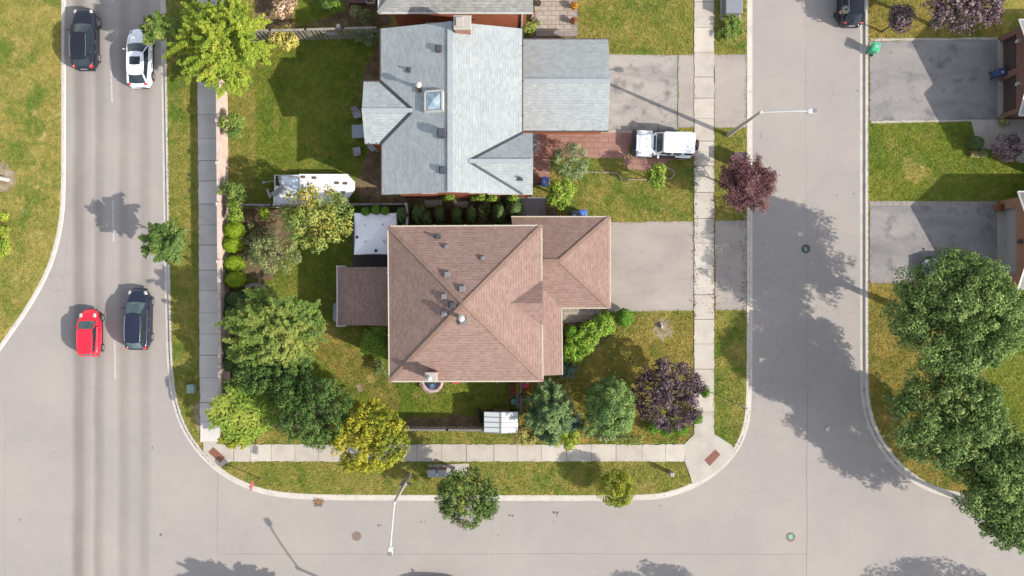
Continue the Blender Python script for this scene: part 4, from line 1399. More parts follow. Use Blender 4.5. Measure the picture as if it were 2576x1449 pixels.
def car(name, label, px, py, rot, L, W, H, col, hood, belt, ws0, ws1, rw1, rw0, wr=.70, wbase=None, rtyre=.34, rails=None, sunroof=False, tail='tall',
        group=None, glass=None, hz=0.8, spoiler=False, rear_z=None, round_=.62, frontlamp='slim', wf=None):
    """y forward; ws0/ws1 windscreen base/top, rw1/rw0 rear window top/base, all as y positions"""
    g = G(px, py, hz)
    o = empty(name, (g.x, g.y, 0), math.radians(rot), label, "car", group)
    h = L / 2
    glass = glass or M['glass']
    rear_z = rear_z or belt
    top = [(-h, rear_z - .22), (-h + .10, rear_z - .04), (rw0, rear_z + .0), (rw0 + .4, belt), (ws0 - .3, belt), (ws0, belt - .02), (h - .75, hood), (h - .28, hood - .08), (h - .05, hood - .22), (h, hood - .32)]
    def half(y):
        a = abs(y); s0 = h - (1.15 if y > 0 else .8)
        k = 1.0
        if a > s0:
            t = (a - s0) / (h - s0)
            k = 1 - (1 - (round_ - .14 if y > 0 else round_ + .06)) * t ** 2.4
        return W / 2 * k
    N = 34
    m = MB(); m.smooth = True
    ring = []
    for i in range(N + 1):
        y = -h + L * i / N
        y = -h + L * (.5 - .5 * math.cos(math.pi * i / N)) * .5 + L * i / N * .5
        w = half(y); z = lerp_pts(top, y)
        zl = .24 if abs(y) < h - .3 else .30
        side = [(w * .94, zl), (w * .985, .40), (w, .60), (w * .992, z - .20), (w * .965, z - .07), (w * .90, z - .015), (w * .62, z + .02), (w * .3, z + .035)]
        pts = [Vector((x, y, q)) for x, q in side] + [Vector((0, y, z + .04))] + [Vector((-x, y, q)) for x, q in reversed(side)]
        ring.append(pts)
    k = len(ring[0])
    vs = [p for r in ring for p in r]
    fs = [(i * k + j, i * k + j + 1, (i + 1) * k + j + 1, (i + 1) * k + j) for i in range(N) for j in range(k - 1)]
    fs += [tuple(range(k)), tuple(N * k + j for j in reversed(range(k)))]
    fs += [(i * k, (i + 1) * k, (i + 1) * k + k - 1, i * k + k - 1) for i in range(N)]
    m.add(vs, fs)
    body = m.build("body", col, o, False)
    # bonnet shut lines and panel gaps
    zb = lambda y: lerp_pts(top, y) + .045
    for sx in (-1, 1):
        m = MB()
        ys = [ws0 + .1 + (h - .32 - ws0 - .1) * i / 6 for i in range(7)]
        m.path([Vector((sx * half(y) * (.80 - .02 * i), y, zb(y) - .032)) for i, y in enumerate(ys)], .008, 4)
        m.build("bonnet_gap", M['trim'], body, False)
        for yy in (ws0 - .5, (ws1 + rw1) / 2 - .1, rw1 - .15):
            m = MB()
            m.path([Vector((sx * (half(yy) + .002), yy, z)) for z in (.35, .6, belt - .2)], .008, 4)
            m.build("door_gap", M['trim'], body, False)
    # greenhouse
    b0 = half((ws0 + rw0) / 2) * .93
    bf = half(ws0) * .90; brr = half(rw0) * .86
    rf = W / 2 * wr; rr_ = W / 2 * (wr - .03)
    zf, zr = belt + .0, rear_z + .01
    zt = H - .05
    F0, F1 = Vector((-bf, ws0, zf)), Vector((bf, ws0, zf))
    T0, T1 = Vector((-rf, ws1, zt)), Vector((rf, ws1, zt))
    R0, R1 = Vector((-rr_, rw1, zt - .01)), Vector((rr_, rw1, zt - .01))
    B0, B1 = Vector((-brr, rw0, zr)), Vector((brr, rw0, zr))
    m = MB(); m.smooth = True
    patch(m, F0, F1, T1, T0, (0, .10, .04)); m.build("windscreen", glass, o, False)
    m = MB(); m.smooth = True
    patch(m, B1, B0, R0, R1, (0, -.09, .03)); m.build("rear_window", glass, o, False)
    for sx, (f, t, r, b) in ((-1, (F0, T0, R0, B0)), (1, (F1, T1, R1, B1))):
        m = MB(); m.smooth = True
        if sx > 0: patch(m, f, b, r, t, (.05, 0, 0))
        else: patch(m, b, f, t, r, (-.05, 0, 0))
        m.build("side_window", M['glass'], o, False)
    m = MB(); m.smooth = True
    nu, nv = 10, 12
    vs = []
    for j in range(nv + 1):
        v = j / nv
        for i in range(nu + 1):
            u = i / nu
            p = (T0 * (1 - u) + T1 * u) * (1 - v) + (R0 * (1 - u) + R1 * u) * v
            cr = 4 * u * (1 - u); cv = 4 * v * (1 - v)
            yb = .10 * cr * (1 - v) ** 3 - .09 * cr * v ** 3
            vs.append(p + Vector(((u - .5) * .10 * cv, yb, .055 * (cr ** .6) * (.55 + .45 * cv ** .5) + .01)))
    m.add(vs, [(j * (nu + 1) + i, (j + 1) * (nu + 1) + i, (j + 1) * (nu + 1) + i + 1, j * (nu + 1) + i + 1) for j in range(nv) for i in range(nu)])
    roof = m.build("roof", col, o, False)
    for f, t, r, b in ((F0, T0, R0, B0), (F1, T1, R1, B1)):
        m = MB(); m.smooth = True
        s = 1 if t.x > 0 else -1
        q = Vector((s * .012, 0, .01))
        m.tube(f + q, t + q, .045, .035, 6)
        m.tube(b + q, r + q, .085, .06, 6)
        mid = (t + r) / 2 + Vector((s * .05, 0, 0))
        m.path([t + q, t.lerp(r, .25) + Vector((s * .05, 0, .01)), mid, t.lerp(r, .75) + Vector((s * .05, 0, .01)), r + q], .032, 6)
        m.build("pillars", col, o, False)
    for f, t, r, b in ((F0, T0, R0, B0), (F1, T1, R1, B1)):
        s = 1 if t.x > 0 else -1
        for u in (.42, .74):
            m = MB()
            p = t.lerp(r, u) + Vector((s * .05, 0, -.02)); q = f.lerp(b, u * .92 + .03) + Vector((s * .05, 0, 0))
            m.tube(q, p, .035, .03, 5)
            m.build("door_pillar", M['trim'], o, False)
    if rails:
        for s in (-1, 1):
            m = MB(); m.smooth = True
            x = W / 2 * wr * .93
            pts = [Vector((s * (x + .045 * math.sin(math.pi * v)), ws1 - .15 + (rw1 - ws1 + .25) * v, zt + .09 + .03 * math.sin(math.pi * v))) for v in [i / 8 for i in range(9)]]
            pts = [pts[0] + Vector((0, .06, -.08))] + pts + [pts[-1] + Vector((0, -.06, -.08))]
            m.path(pts, .02, 6)
            m.build("roof_rail", rails, o, False)
    if sunroof:
        m = MB()
        yc = ws1 - .62
        m.rbox((0, yc, zt + .045), (W * .44, .62, .03), 0, .06, .01, 3)
        m.build("sunroof", M['glass'], roof, False)
    if spoiler:
        m = MB(); m.smooth = True
        m.rbox((0, rw1 - .10, zt - .015), (rr_ * 1.9, .26, .06), 0, .08, .03, 4)
        m.build("spoiler", col, o, False)
    # lamps
    for s in (-1, 1):
        m = MB(); m.smooth = True
        y = h - .36 if frontlamp == 'slim' else h - .45
        if frontlamp == 'slim':
            m.ball((s * half(y) * .82, y, lerp_pts(top, y) - .06), .2, 8, (.75, 1.1, .42))
        else:
            m.ball((s * half(y) * .78, y, lerp_pts(top, y) - .01), .16, 8, (.85, 1.25, .45))
        m.build("headlight", M['headlamp'], o, False)
        m = MB(); m.smooth = True
        y = -h + .16
        if tail == 'tall':
            m.ball((s * half(y) * .86, y + .05, rear_z - .16), .2, 8, (.75, .85, 1.1))
        else:
            m.ball((s * half(y) * .78, y + .06, rear_z - .1), .22, 8, (.95, .6, .5))
        m.build("taillight", M['taillamp'], o, False)
        m = MB(); m.smooth = True
        c = Vector((s * (half(ws0 - .3) + .12), ws0 - .38, belt + .06))
        m.ball(c, .11, 6, (1.0, .55, .75)); m.tube(c - Vector((s * .16, 0, .04)), c, .03, .04, 5)
        m.build("wing_mirror", col, o, False)
        for yy in (ws0 - 1.25, ws0 - 2.05):
            m = MB()
            m.box((s * (half(yy) + .012), yy, belt - .17), (.035, .2, .035))
            m.build("door_handle", M['chrome'] if rails else col, o, False)
    m = MB()
    m.box((0, -h - .005, rear_z - .35), (.5, .03, .14)); m.build("number_plate", M['plate'], o, False)
    m = MB()
    m.rbox((0, h - .10, .30), (W * .56, .26, .22), 0, .05, .03, 3); m.build("front_grille", M['trim'], o, False)
    m = MB(); m.rbox((0, -h + .08, .26), (W * .7, .2, .16), 0, .05, .03, 3); m.build("rear_bumper", M['trim'], o, False)
    for s in (-1, 1):
        m = MB(); m.box((s * (W / 2 - .03), 0, .25), (.05, (wbase or L * .6) - .7, .12)); m.build("sill", M['trim'], o, False)
    wb = wbase or L * .59
    for s in (-1, 1):
        for e in (-1, 1):
            m = MB()
            m.lathe((s * (W / 2 - .035), e * wb / 2, rtyre), [(rtyre * 1.16, -.03), (rtyre * 1.16, .036), (rtyre * 1.08, .042)], 20, 'X')
            m.build("wheel_arch", M['trim'], o, False)
    wheels(o, W + .03, wb, rtyre)
    for (x, w_) in ((.35, .7), (-.3, .6)):
        m = MB(); m.box((x, ws0 + .06, belt), (w_, .025, .02), .05); m.build("wiper", M['trim'], o, False)
    return o

P_black = paint("black_paint", (.008, .009, .016, 1))
P_blue = paint("midnight_blue_paint", (.009, .012, .028, 1))
P_white = paint("white_paint", (.60, .61, .63, 1), 0, .3)
P_red = paint("red_paint", (.62, .012, .03, 1), 0, .3)
P_silver = paint("silver_blue_paint", A(150, 160, 172), .4)
black_suv = car("black_car", "black estate-style SUV with silver roof rails driving nearest the left kerb", 211, 97, 0, 4.72, 1.86, 1.68, P_black, 1.04, 1.12, .95, .18, -1.62, -2.12,
    .66, 2.75, .36, M['chrome'], group="cars on the main road", rear_z=1.14, frontlamp='slim', spoiler=True)
car("white_car", "white hatchback with a dark sunroof beside the dashed lane line", 349, 145, 0, 4.55, 1.82, 1.48, P_white, .92, .98, .98, .22, -1.42, -1.98,
    .66, 2.66, .33, None, True, group="cars on the main road", rear_z=1.04, tail='low')
car("blue_car", "dark blue people carrier with chrome trim, driving beside the red car", 346, 803, -1, 4.72, 1.84, 1.62, P_blue, .98, 1.08, 1.25, .42, -1.72, -2.15,
    .66, 2.75, .34, M['chrome'], group="cars on the main road", glass=M['glass_lit'], rear_z=1.12)
car("red_car", "small bright red hatchback with round headlights", 223, 838, 0.5, 3.62, 1.63, 1.49, P_red, .98, 1.02, .86, .26, -1.35, -1.66,
    .66, 2.3, .29, None, group="cars on the main road", rear_z=1.06, frontlamp='round', round_=.58, glass=M['glass_lit'], spoiler=True)
car("black_car", "black car parked at the kerb with a person leaning on it", 2143, -10, 0, 4.6, 1.84, 1.66, P_black, 1.02, 1.1, 1.0, .25, -1.6, -2.1, .66, 2.7, .35, M['chrome'],
    rear_z=1.12, tail='low')
car("silver_car", "silver car parked on the driveway under the big maple", 2392, 676, 90, 4.4, 1.8, 1.5, P_silver, .95, 1.0, .95, .2, -1.4, -1.9, .66, 2.6, .33, None, glass=M['glass_lit'])
car("grey_car", "grey car on the bottom street just outside the picture, only its shadow showing", 1100, 1497, 90, 4.6, 1.82, 1.5, paint("grey_paint", A(120, 120, 124)), .95, 1.0, .95, .2, -1.5, -2.0, .66, 2.65, .33, None)

# ---- white off-roader on the paved path (nose to the left)
def offroader():
    g = G(1668, 363, .9)
    o = empty("white_offroader", (g.x, g.y, ZB), math.radians(90 - 2.2), "boxy white off-road car with a spare wheel on its tail, parked on red pavers", "car")
    W = P_white
    o.scale = (1.06, 1.08, 1.04)
    def mk(nm, fn, mat, parent=o, sm=False):
        m = MB(); m.smooth = sm; fn(m); return m.build(nm, mat, parent, False)
    mk("body", lambda m: (m.rbox((0, -.72, .45), (1.56, 2.86, .68), 0, .06, .05, 3), m.rbox((0, 1.2, .5), (1.12, 1.35, .55), 0, .05, .04, 3, 1.0)), W)
    def bonnet(m):
        m.smooth = True
        rows = []
        for (y, w, z) in ((.50, .72, 1.135), (1.0, .66, 1.125), (1.4, .61, 1.10), (1.78, .57, 1.05), (1.86, .56, .98)):
            rows.append([Vector((x * w, y, z + .05 * (1 - x * x) - (.10 if abs(x) > .97 else 0))) for x in (-1, -.97, -.8, -.4, 0, .4, .8, .97, 1)])
        k = 9
        m.add([p for r in rows for p in r], [(i * k + j, i * k + j + 1, (i + 1) * k + j + 1, (i + 1) * k + j) for i in range(4) for j in range(k - 1)])
        m.face([Vector((x * .56, 1.88, .98)) for x in (-1, 1)] + [Vector((.56, 1.9, .6)), Vector((-.56, 1.9, .6))])
    bn = mk("bonnet", bonnet, W)
    mk("bonnet_vents", lambda m: [m.box((s * .26, 1.22, 1.165), (.035, .17, .03)) for s in (-1, 1)] + [m.box((0, .66, 1.19), (1.06, .13, .03))], M['trim'], bn)
    def grille(m):
        m.rbox((0, 1.88, .62), (1.14, .14, .47), 0, .05, .04, 3)
    gr_ = mk("grille", grille, W)
    mk("grille_slots", lambda m: [m.box((-.33 + .11 * i, 1.935, .95), (.06, .09, .24)) for i in range(7)], M['trim'], gr_)
    for s in (-1, 1):
        mk("headlight", lambda m: m.lathe((s * .48, 1.96, .85), [(.10, -.02), (.10, .02)], 14, 'X', math.pi / 2), M['headlamp'])
        def fender(m):
            m.smooth = True
            rows = []
            for i in range(9):
                t = i / 8; y = .78 + 1.12 * t
                z = .98 - .02 * t - .5 * max(0, .18 - t) ** 1.0 - 1.2 * max(0, t - .86)
                rows.append([Vector((s * x, y, z - dz)) for x, dz in ((.54, .0), (.78, 0), (.90, .02), (.94, .08), (.94, .18))])
            k = 5
            f = [(i * k + j, i * k + j + 1, (i + 1) * k + j + 1, (i + 1) * k + j) for i in range(8) for j in range(k - 1)]
            m.add([p for r in rows for p in r], f if s > 0 else [q[::-1] for q in f])
            m.face([Vector((s * x, 1.9, z)) for x, z in ((.54, .80), (.94, .62), (.94, .5), (.54, .5))])
        mk("front_wing", fender, W)
        def rfender(m):
            m.rbox((s * .86, -1.42, .84), (.2, 1.1, .1), 0, .08, .04, 4)
        mk("rear_wing", rfender, W)
        mk("wing_mirror", lambda m: m.rbox((s * 1.02, .42, 1.18), (.2, .12, .2), 0, .04, .04, 3), W if s < 0 else M['trim'])
        mk("indicator", lambda m: m.ball((s * .74, 1.62, .985), .05, 4), M['trim'])
        # side glass
        for (y0, y1) in ((.32, -.5), (-.66, -1.25), (-1.42, -2.02)):
            mk("side_window", lambda m: patch(m, (s * .80, y0, 1.2), (s * .80, y1, 1.2), (s * .735, y1 + .02, 1.66), (s * .735, y0 - (.18 if y0 > 0 else 0), 1.66), (0, 0, 0), 1, 1) if s > 0 else
               patch(m, (s * .80, y1, 1.2), (s * .80, y0, 1.2), (s * .735, y0 - (.18 if y0 > 0 else 0), 1.66), (s * .735, y1 + .02, 1.66), (0, 0, 0), 1, 1), M['glass'])
        for yy in (-.35, -1.05):
            mk("door_handle", lambda m: m.box((s * .81, yy, 1.05), (.05, .16, .04)), M['trim'])
        mk("step_bar", lambda m: m.rbox((s * .84, -.3, .38), (.12, 1.5, .07), 0, .03, .02, 3), M['trim'])
        mk("taillight", lambda m: m.rbox((s * .70, -2.19, .78), (.16, .08, .26), 0, .02, .02, 2), M['taillamp'])
    def cabin(m):
        # hard top: white shell with sloped sides
        b = [(.79, 1.13), (.728, 1.72)]
        lo = [Vector((x * .79, y, 1.1)) for x, y in ((-1, .48), (1, .48), (1, -2.12), (-1, -2.12))]
        hi = [Vector((x * .725, y, 1.70)) for x, y in ((-1, .12), (1, .12), (1, -2.06), (-1, -2.06))]
        m.add(lo + hi, [(0, 1, 5, 4), (1, 2, 6, 5), (2, 3, 7, 6), (3, 0, 4, 7)])
    mk("cabin", cabin, W)
    rf = mk("roof", lambda m: m.rbox((0, -.98, 1.66), (1.50, 2.22, .14), 0, .12, .06, 4), W)
    mk("roof_seams", lambda m: (m.path([Vector((-.74, -.55, 1.802)), Vector((0, -.62, 1.806)), Vector((.74, -.55, 1.802))], .008, 4), m.tube((0, .05, 1.803), (0, -.62, 1.805), .008, .008, 4)), M['vent_grey'], rf)
    mk("windscreen", lambda m: patch(m, (-.66, .50, 1.19), (.66, .50, 1.19), (.62, .145, 1.64), (-.62, .145, 1.64), (0, .03, .02), 6, 3), M['glass_lit'])
    mk("windscreen_frame", lambda m: m.path([Vector((-.72, .52, 1.14)), Vector((.72, .52, 1.14)), Vector((.67, .13, 1.68)), Vector((-.67, .13, 1.68)), Vector((-.72, .52, 1.14))], .045, 6), W)
    def bump_(m):
        m.rbox((0, 2.06, .42), (1.5, .22, .24), 0, .08, .05, 4)
        for s in (-1, 1):
            m.box((s * .80, 1.98, .5), (.3, .2, .14), -s * .5)
    mk("bumper", bump_, paint("bumper_blue_black", (.03, .035, .05, 1), 0, .5, .1))
    mk("rear_bumper", lambda m: m.rbox((0, -2.2, .4), (1.6, .16, .2), 0, .05, .04, 3), M['trim'])
    def spare(m):
        m.smooth = True
        m.lathe((0, -2.33, .98), [(.2, -.12), (.36, -.12), (.39, -.07), (.39, .07), (.36, .12), (.2, .12)], 22, 'X', math.pi / 2)
    mk("spare_wheel", spare, M['tyre'])
    wheels(o, 1.86, 2.75, .39, .25, -.08)
    return o
offroader()

# ------------------------------------------------------------------ street furniture
M['galv'] = plain("galvanised", A(190, 186, 182), .5, .3, var=.1)
M['concpole'] = plain("concrete_pole", A(222, 212, 198), .85, var=.12)
M['whitepole'] = plain("white_pole", A(238, 238, 236), .5)
M['lampgrey'] = plain("lamp_grey", A(150, 152, 158), .5)
def street_lamp(label, base, arm, mat, h=8.6, flags=False, z=ZB):
    b = G(*base)
    o = empty("street_lamp", (b.x, b.y, z), 0, label, "street lamp", "street lamps")
    one(lambda m: (setattr(m, 'smooth', True), m.tube((b.x, b.y, z), (b.x, b.y, h), .17, .09, 12)), "pole", mat, o)
    a = Vector(arm); L = a.length; d = a / L
    def armf(m):
        m.smooth = True
        m.path([Vector((b.x + arm[0] * t, b.y + arm[1] * t, h - .15 + .5 * math.sin(t * 1.6) * .9)) for t in [i / 8 for i in range(9)]], .055, 8)
        m.lathe((b.x, b.y, h - .3), [(.12, 0), (.12, .28), (.06, .34)], 10)
    one(armf, "arm", M['whitepole'], o)
    e = Vector((b.x + arm[0], b.y + arm[1], h + .27))
    rz = math.atan2(d.y, d.x)
    hd = one(lambda m: (m.rbox(e + Vector((d.x * .2, d.y * .2, -.05)), (.62, .34, .14), rz, .08, .05, 3)), "lamp_head", M['whitepole'], o)
    one(lambda m: m.rbox(e + Vector((d.x * .38, d.y * .38, .085)), (.24, .3, .03), rz, .03, .01, 2), "sensor", M['lampgrey'], hd)
    if flags:
        def fl(m):
            for k, (s, zz) in enumerate(((1, 1.7), (-1, 2.3), (1, 2.6))):
                for i in range(5):
                    m.box((b.x - .22 * s, b.y - .12 - .0 * i, zz + i * .15), (.34, .05, .11), .3 * s)
        one(fl, "sign_bracket", M['galv'], o)
    return o
street_lamp("concrete street lamp whose arm reaches over the quiet right-hand street", (1830, 341), (3.15, .0), M['concpole'])
street_lamp("street lamp with brackets on its pole, by the mailboxes on the bottom verge", (1031, 1193), (-.2, -2.95), M['concpole'], flags=True)
street_lamp("white street lamp in a bare patch on the left verge", (22, 453), (3.0, 0), M['whitepole'])
street_lamp("street lamp below the picture's bottom edge, only its shadow on the road", (1122, 1590), (-1.7, 3.2), M['concpole'])

def post_sign(label, base, h, plate, face, polemat, pr=.035, pz=None):
    b = G(*base)
    o = empty("sign_post", (b.x, b.y, ZB), 0, label, "road sign")
    one(lambda m: m.tube((b.x, b.y, ZB), (b.x, b.y, h), pr, pr, 8), "post", polemat, o)
    def pl(m):
        w, hh, n, az = plate
        c = Vector((b.x, b.y, h - hh / 2 + .05))
        d = Vector((math.cos(az), math.sin(az), 0)); t = Vector((-d.y, d.x, 0)) * .05
        pts = []
        if n == 4: pts = [(-w / 2, -hh / 2), (w / 2, -hh / 2), (w / 2, hh / 2), (-w / 2, hh / 2)]
        else:
            for i in range(n):
                a = 2 * math.pi * (i + .5) / n; pts.append((math.cos(a) * w / 2 / math.cos(math.pi / n), math.sin(a) * hh / 2 / math.cos(math.pi / n)))
        A_ = [c + d * x + Vector((0, 0, z)) - t * 1.0 for x, z in pts]; B_ = [c + d * x + Vector((0, 0, z)) - t * 1.35 for x, z in pts]
        k = len(pts)
        m.add(A_ + B_, [tuple(range(k)), tuple(range(2 * k - 1, k - 1, -1))] + [(i, i + k, (i + 1) % k + k, (i + 1) % k) for i in range(k)])
    one(pl, "plate", face, o)
    return o
M['signred'] = plain("sign_red", A(214, 110, 120), .5)
M['woodpost'] = plain("wood_post", A(150, 104, 66), .8, var=.25)
post_sign("stop sign seen edge-on on a brown post at the lower left corner kerb", (656, 1203), 2.75, (.75, .75, 8, math.radians(80)), M['signred'], M['woodpost'], .045)
post_sign("thin pale sign post on the verge beside the purple maple", (1846, 1012), 3.2, (.3, .45, 4, math.radians(20)), M['galv'], M['whitepole'])
post_sign("thin grey sign post standing partly under the maples on the right", (2216, 1041), 2.6, (.3, .45, 4, math.radians(100)), M['galv'], M['galv'])

# mailboxes, pedestals, boxes
M['mb_grey'] = plain("mailbox_grey", A(196, 198, 204), .45, .2)
M['mb_purple'] = plain("mailbox_side", A(150, 118, 124), .6)
def mailbox(px, lab):
    b = GB(px, 1181)
    o = empty("community_mailbox", (b.x, b.y, ZB), 0, lab, "mailbox", "mailboxes on the bottom verge")
    one(lambda m: m.rbox((b.x, b.y, ZB + .28), (.62, .52, 1.12), 0, .03, .03, 2), "cabinet", M['mb_purple'], o)
    one(lambda m: m.rbox((b.x, b.y, ZB + 1.4), (.66, .56, .06), 0, .03, .02, 2), "lid", M['mb_grey'], o)
    one(lambda m: m.box((b.x, b.y, ZB + .14), (.3, .3, .3)), "pedestal", M['galv'], o)
    def doors(m):
        for i in range(2):
            for j in range(4): m.box((b.x - .15 + .3 * i, b.y - .27, ZB + .42 + .25 * j), (.27, .02, .22))
    one(doors, "doors", M['mb_grey'], o)
mailbox(1091, "purple-sided mailbox cabinet, the left one of the pair")
mailbox(1115, "purple-sided mailbox cabinet, the right one nearer the round tree")
def pedestal(name, label, cat, px, py, w, d, h, mat, lid=None, rz=0.0, pad=None):
    b = GB(px, py)
    o = empty(name, (b.x, b.y, ZB), 0, label, cat)
    one(lambda m: m.rbox((b.x, b.y, ZB + (.06 if pad else 0)), (w, d, h), rz, .05, .03, 3), "cabinet", mat, o)
    one(lambda m: m.rbox((b.x, b.y, ZB + h - .02 + (.06 if pad else 0)), (w + .05, d + .05, .07), rz, .05, .04, 3), "lid", lid or mat, o)
    if pad: one(lambda m: m.rbox((b.x, b.y, ZB), (w + .35, d + .35, .08), rz, .03, .02, 2), "base_slab", pad, o)
    return o
M['teal'] = plain("pale_green_box", A(166, 200, 186), .6)
M['boxgrey'] = plain("cabinet_grey", A(166, 170, 178), .5, .1)
M['boxdark'] = plain("cabinet_dark", A(92, 84, 100), .6)
pedestal("utility_pedestal", "pale green utility box on the left verge", "utility box", 486, 976, .5, .62, .62, M['teal'])
pedestal("utility_cabinet", "grey utility cabinet on a concrete slab at the top edge", "utility box", 1837, 22, 1.25, 1.35, 1.1, M['boxgrey'], None, 0, M['concrete'])
pedestal("utility_cabinet", "dark utility box half hidden by the red-leaved tree", "utility box", 1852, 404, .95, .85, 1.25, M['boxdark'])
pedestal("utility_pedestal", "slim grey utility post on the verge by the right-hand corner", "utility post", 1684, 1187, .28, .28, 1.0, M['galv'])
pedestal("utility_pedestal", "small grey post by the round tree on the bottom verge", "utility post", 1142, 1178, .24, .24, 1.1, M['boxgrey'])

# manhole covers
M['iron'] = plain("manhole_iron", A(168, 146, 132), .8, var=.3, scale=14)
M['iron_dark'] = plain("manhole_dark", A(120, 114, 116), .8, var=.3, scale=14)
M['spray'] = plain("green_paint", A(140, 226, 190), .7)
def manhole(px, py, r, mat, lab, mark=None):
    b = G(px, py)
    o = empty("manhole_cover", (b.x, b.y, 0), 0, lab, "manhole cover", "manhole covers on the road")
    one(lambda m: m.lathe((b.x, b.y, 0), [(r, .001), (r, .008), (r * .9, .012), (r * .86, .006), (.02, .006)], 28), "rim", mat, o)
    def cov(m):
        m.lathe((b.x, b.y, .002), [(r * .84, 0), (r * .84, .008)], 24)
        for i in range(-3, 4):
            L = math.sqrt(max(.02, (r * .75) ** 2 - (i * r * .22) ** 2))
            m.box((b.x + i * r * .22, b.y, .012), (r * .07, 2 * L, .008))
    one(cov, "cover", mat, o)
    if mark:
        one(lambda m: [m.box((b.x + dx, b.y + dy, .0205 + .0005 * k), (sx, sy, .003), a) for k, (dx, dy, sx, sy, a) in enumerate(mark)], "paint_mark", M['spray'], o)
manhole(897, 1349, .37, M['iron'], "rust-brown manhole cover on the bottom street")
manhole(2027, 626, .36, M['iron_dark'], "dark manhole cover with green paint in the maple's shade", [(-.05, .0, .1, .3, .4), (.04, -.08, .08, .2, -.3)])
manhole(1989, 1351, .37, M['iron'], "manhole cover with a green painted square", [(0, .02, .3, .34, .1)])
manhole(1159, 1316, .36, M['iron'], "manhole cover peeping out beneath the round verge tree")
def catch(m_):
    b = G(801, 1262)
    o = empty("catch_basin", (b.x, b.y, 0), 0, "square drain grate at the bottom kerb, half covered with dry leaves", "drain")
    def g(m):
        m.box((b.x, b.y - .12, .008), (.66, .5, .014))
    fr_ = one(g, "frame", M['iron'], o)
    one(lambda m: [m.box((b.x - .24 + .08 * i, b.y - .14, .02), (.04, .42, .014)) for i in range(7)], "grate", M['iron_dark'], o)
    r = random.Random(3)
    def lv(m):
        for i in range(90):
            x, y = b.x + r.gauss(0, .2), b.y + .05 + r.gauss(0, .13)
            m.box((x, y, .035 + r.random() * .05), (r.uniform(.04, .1), r.uniform(.03, .07), .006), r.random() * 6, Matrix.Rotation(r.uniform(-.5, .5), 3, 'X'))
    q = one(lv, "leaf_litter", plain("dry_leaves", A(206, 164, 120), .9, var=.3, scale=20))
    tag(q, "small heap of dry leaves on the drain grate", "leaves")
catch(0)
p = G(2081, 1079)
tag(one(lambda m: (m.rbox((p.x, p.y, .004), (.3, .34, .10), .4, .1, .05, 3), m.rbox((p.x + .12, p.y + .16, .004), (.16, .12, .06), .9, .04, .02, 2)), "litter_bag", M['white']), "crumpled white bag lying on the shaded street", "litter")
p = GB(897 / 1 + 0, 1)
# white spray cross
def cross(m):
    b = G(1231, 1396)
    for a in (.7, -.8): m.box((b.x, b.y, .006 + (.001 if a > 0 else 0)), (.36, .025, .002), a)
struct(cross, "road_paint_cross", M['line'])

# ---- wheeled bins
def wheelie(px, py, lab, mat, rz, cat="bin", group="wheeled bins", lidmark=True, hz=.9, h=1.06, dark=None):
    b = G(px, py, hz)
    o = empty("wheeled_bin", (b.x, b.y, ZB), rz, lab, cat, group)
    m = MB(); m.rbox((0, 0, .04), (.56, .66, h - .1), 0, .06, .01, 3, .82); m.build("bin_body", mat, o, False)
    m = MB(); m.smooth = False
    m.rbox((0, .02, h - .06), (.60, .72, .09), 0, .07, .05, 3); m.rbox((0, -.02, h + .02), (.42, .48, .035), 0, .05, .02, 3)
    lid = m.build("lid", dark or mat, o, False)
    if lidmark:
        m = MB(); m.box((.03, .05, h + .057), (.2, .22, .004)); m.build("sticker", M['plate'], lid, False)
    m = MB(); m.tube((-.26, -.39, h - .1), (.26, -.39, h - .1), .02, .02, 6); m.build("handle", mat, o, False)
    for s in (-1, 1):
        m = MB(); m.lathe((s * .24, -.3, .1), [(.1, -.03), (.1, .03)], 12, 'X'); m.build("wheel", M['tyre'], o, False)
    return o
M['bin_green'] = plain("bin_green", (.03, .30, .14, 1), .45)
M['bin_blue'] = plain("bin_blue", (.05, .13, .42, 1), .45)
M['bin_navy'] = plain("bin_navy", (.03, .05, .12, 1), .45)
M['bin_grey'] = plain("bin_grey", (.05, .07, .10, 1), .45)
wheelie(2200, 121, "green wheeled bin at the kerb by the red brick house's driveway", M['bin_green'], math.radians(-20))
wheelie(1371, 458, "blue wheeled bin standing alone at the grey house's front wall", M['bin_blue'], math.radians(170))
wheelie(1466, 541, "bright blue bin beside a dark bin, behind the brown garage roof", M['bin_blue'], math.radians(180))
wheelie(1445, 542, "dark grey bin beside the bright blue bin", M['bin_grey'], math.radians(180))
wheelie(2514, 183, "navy blue bin between the two brown garage doors", M['bin_navy'], math.radians(-80))

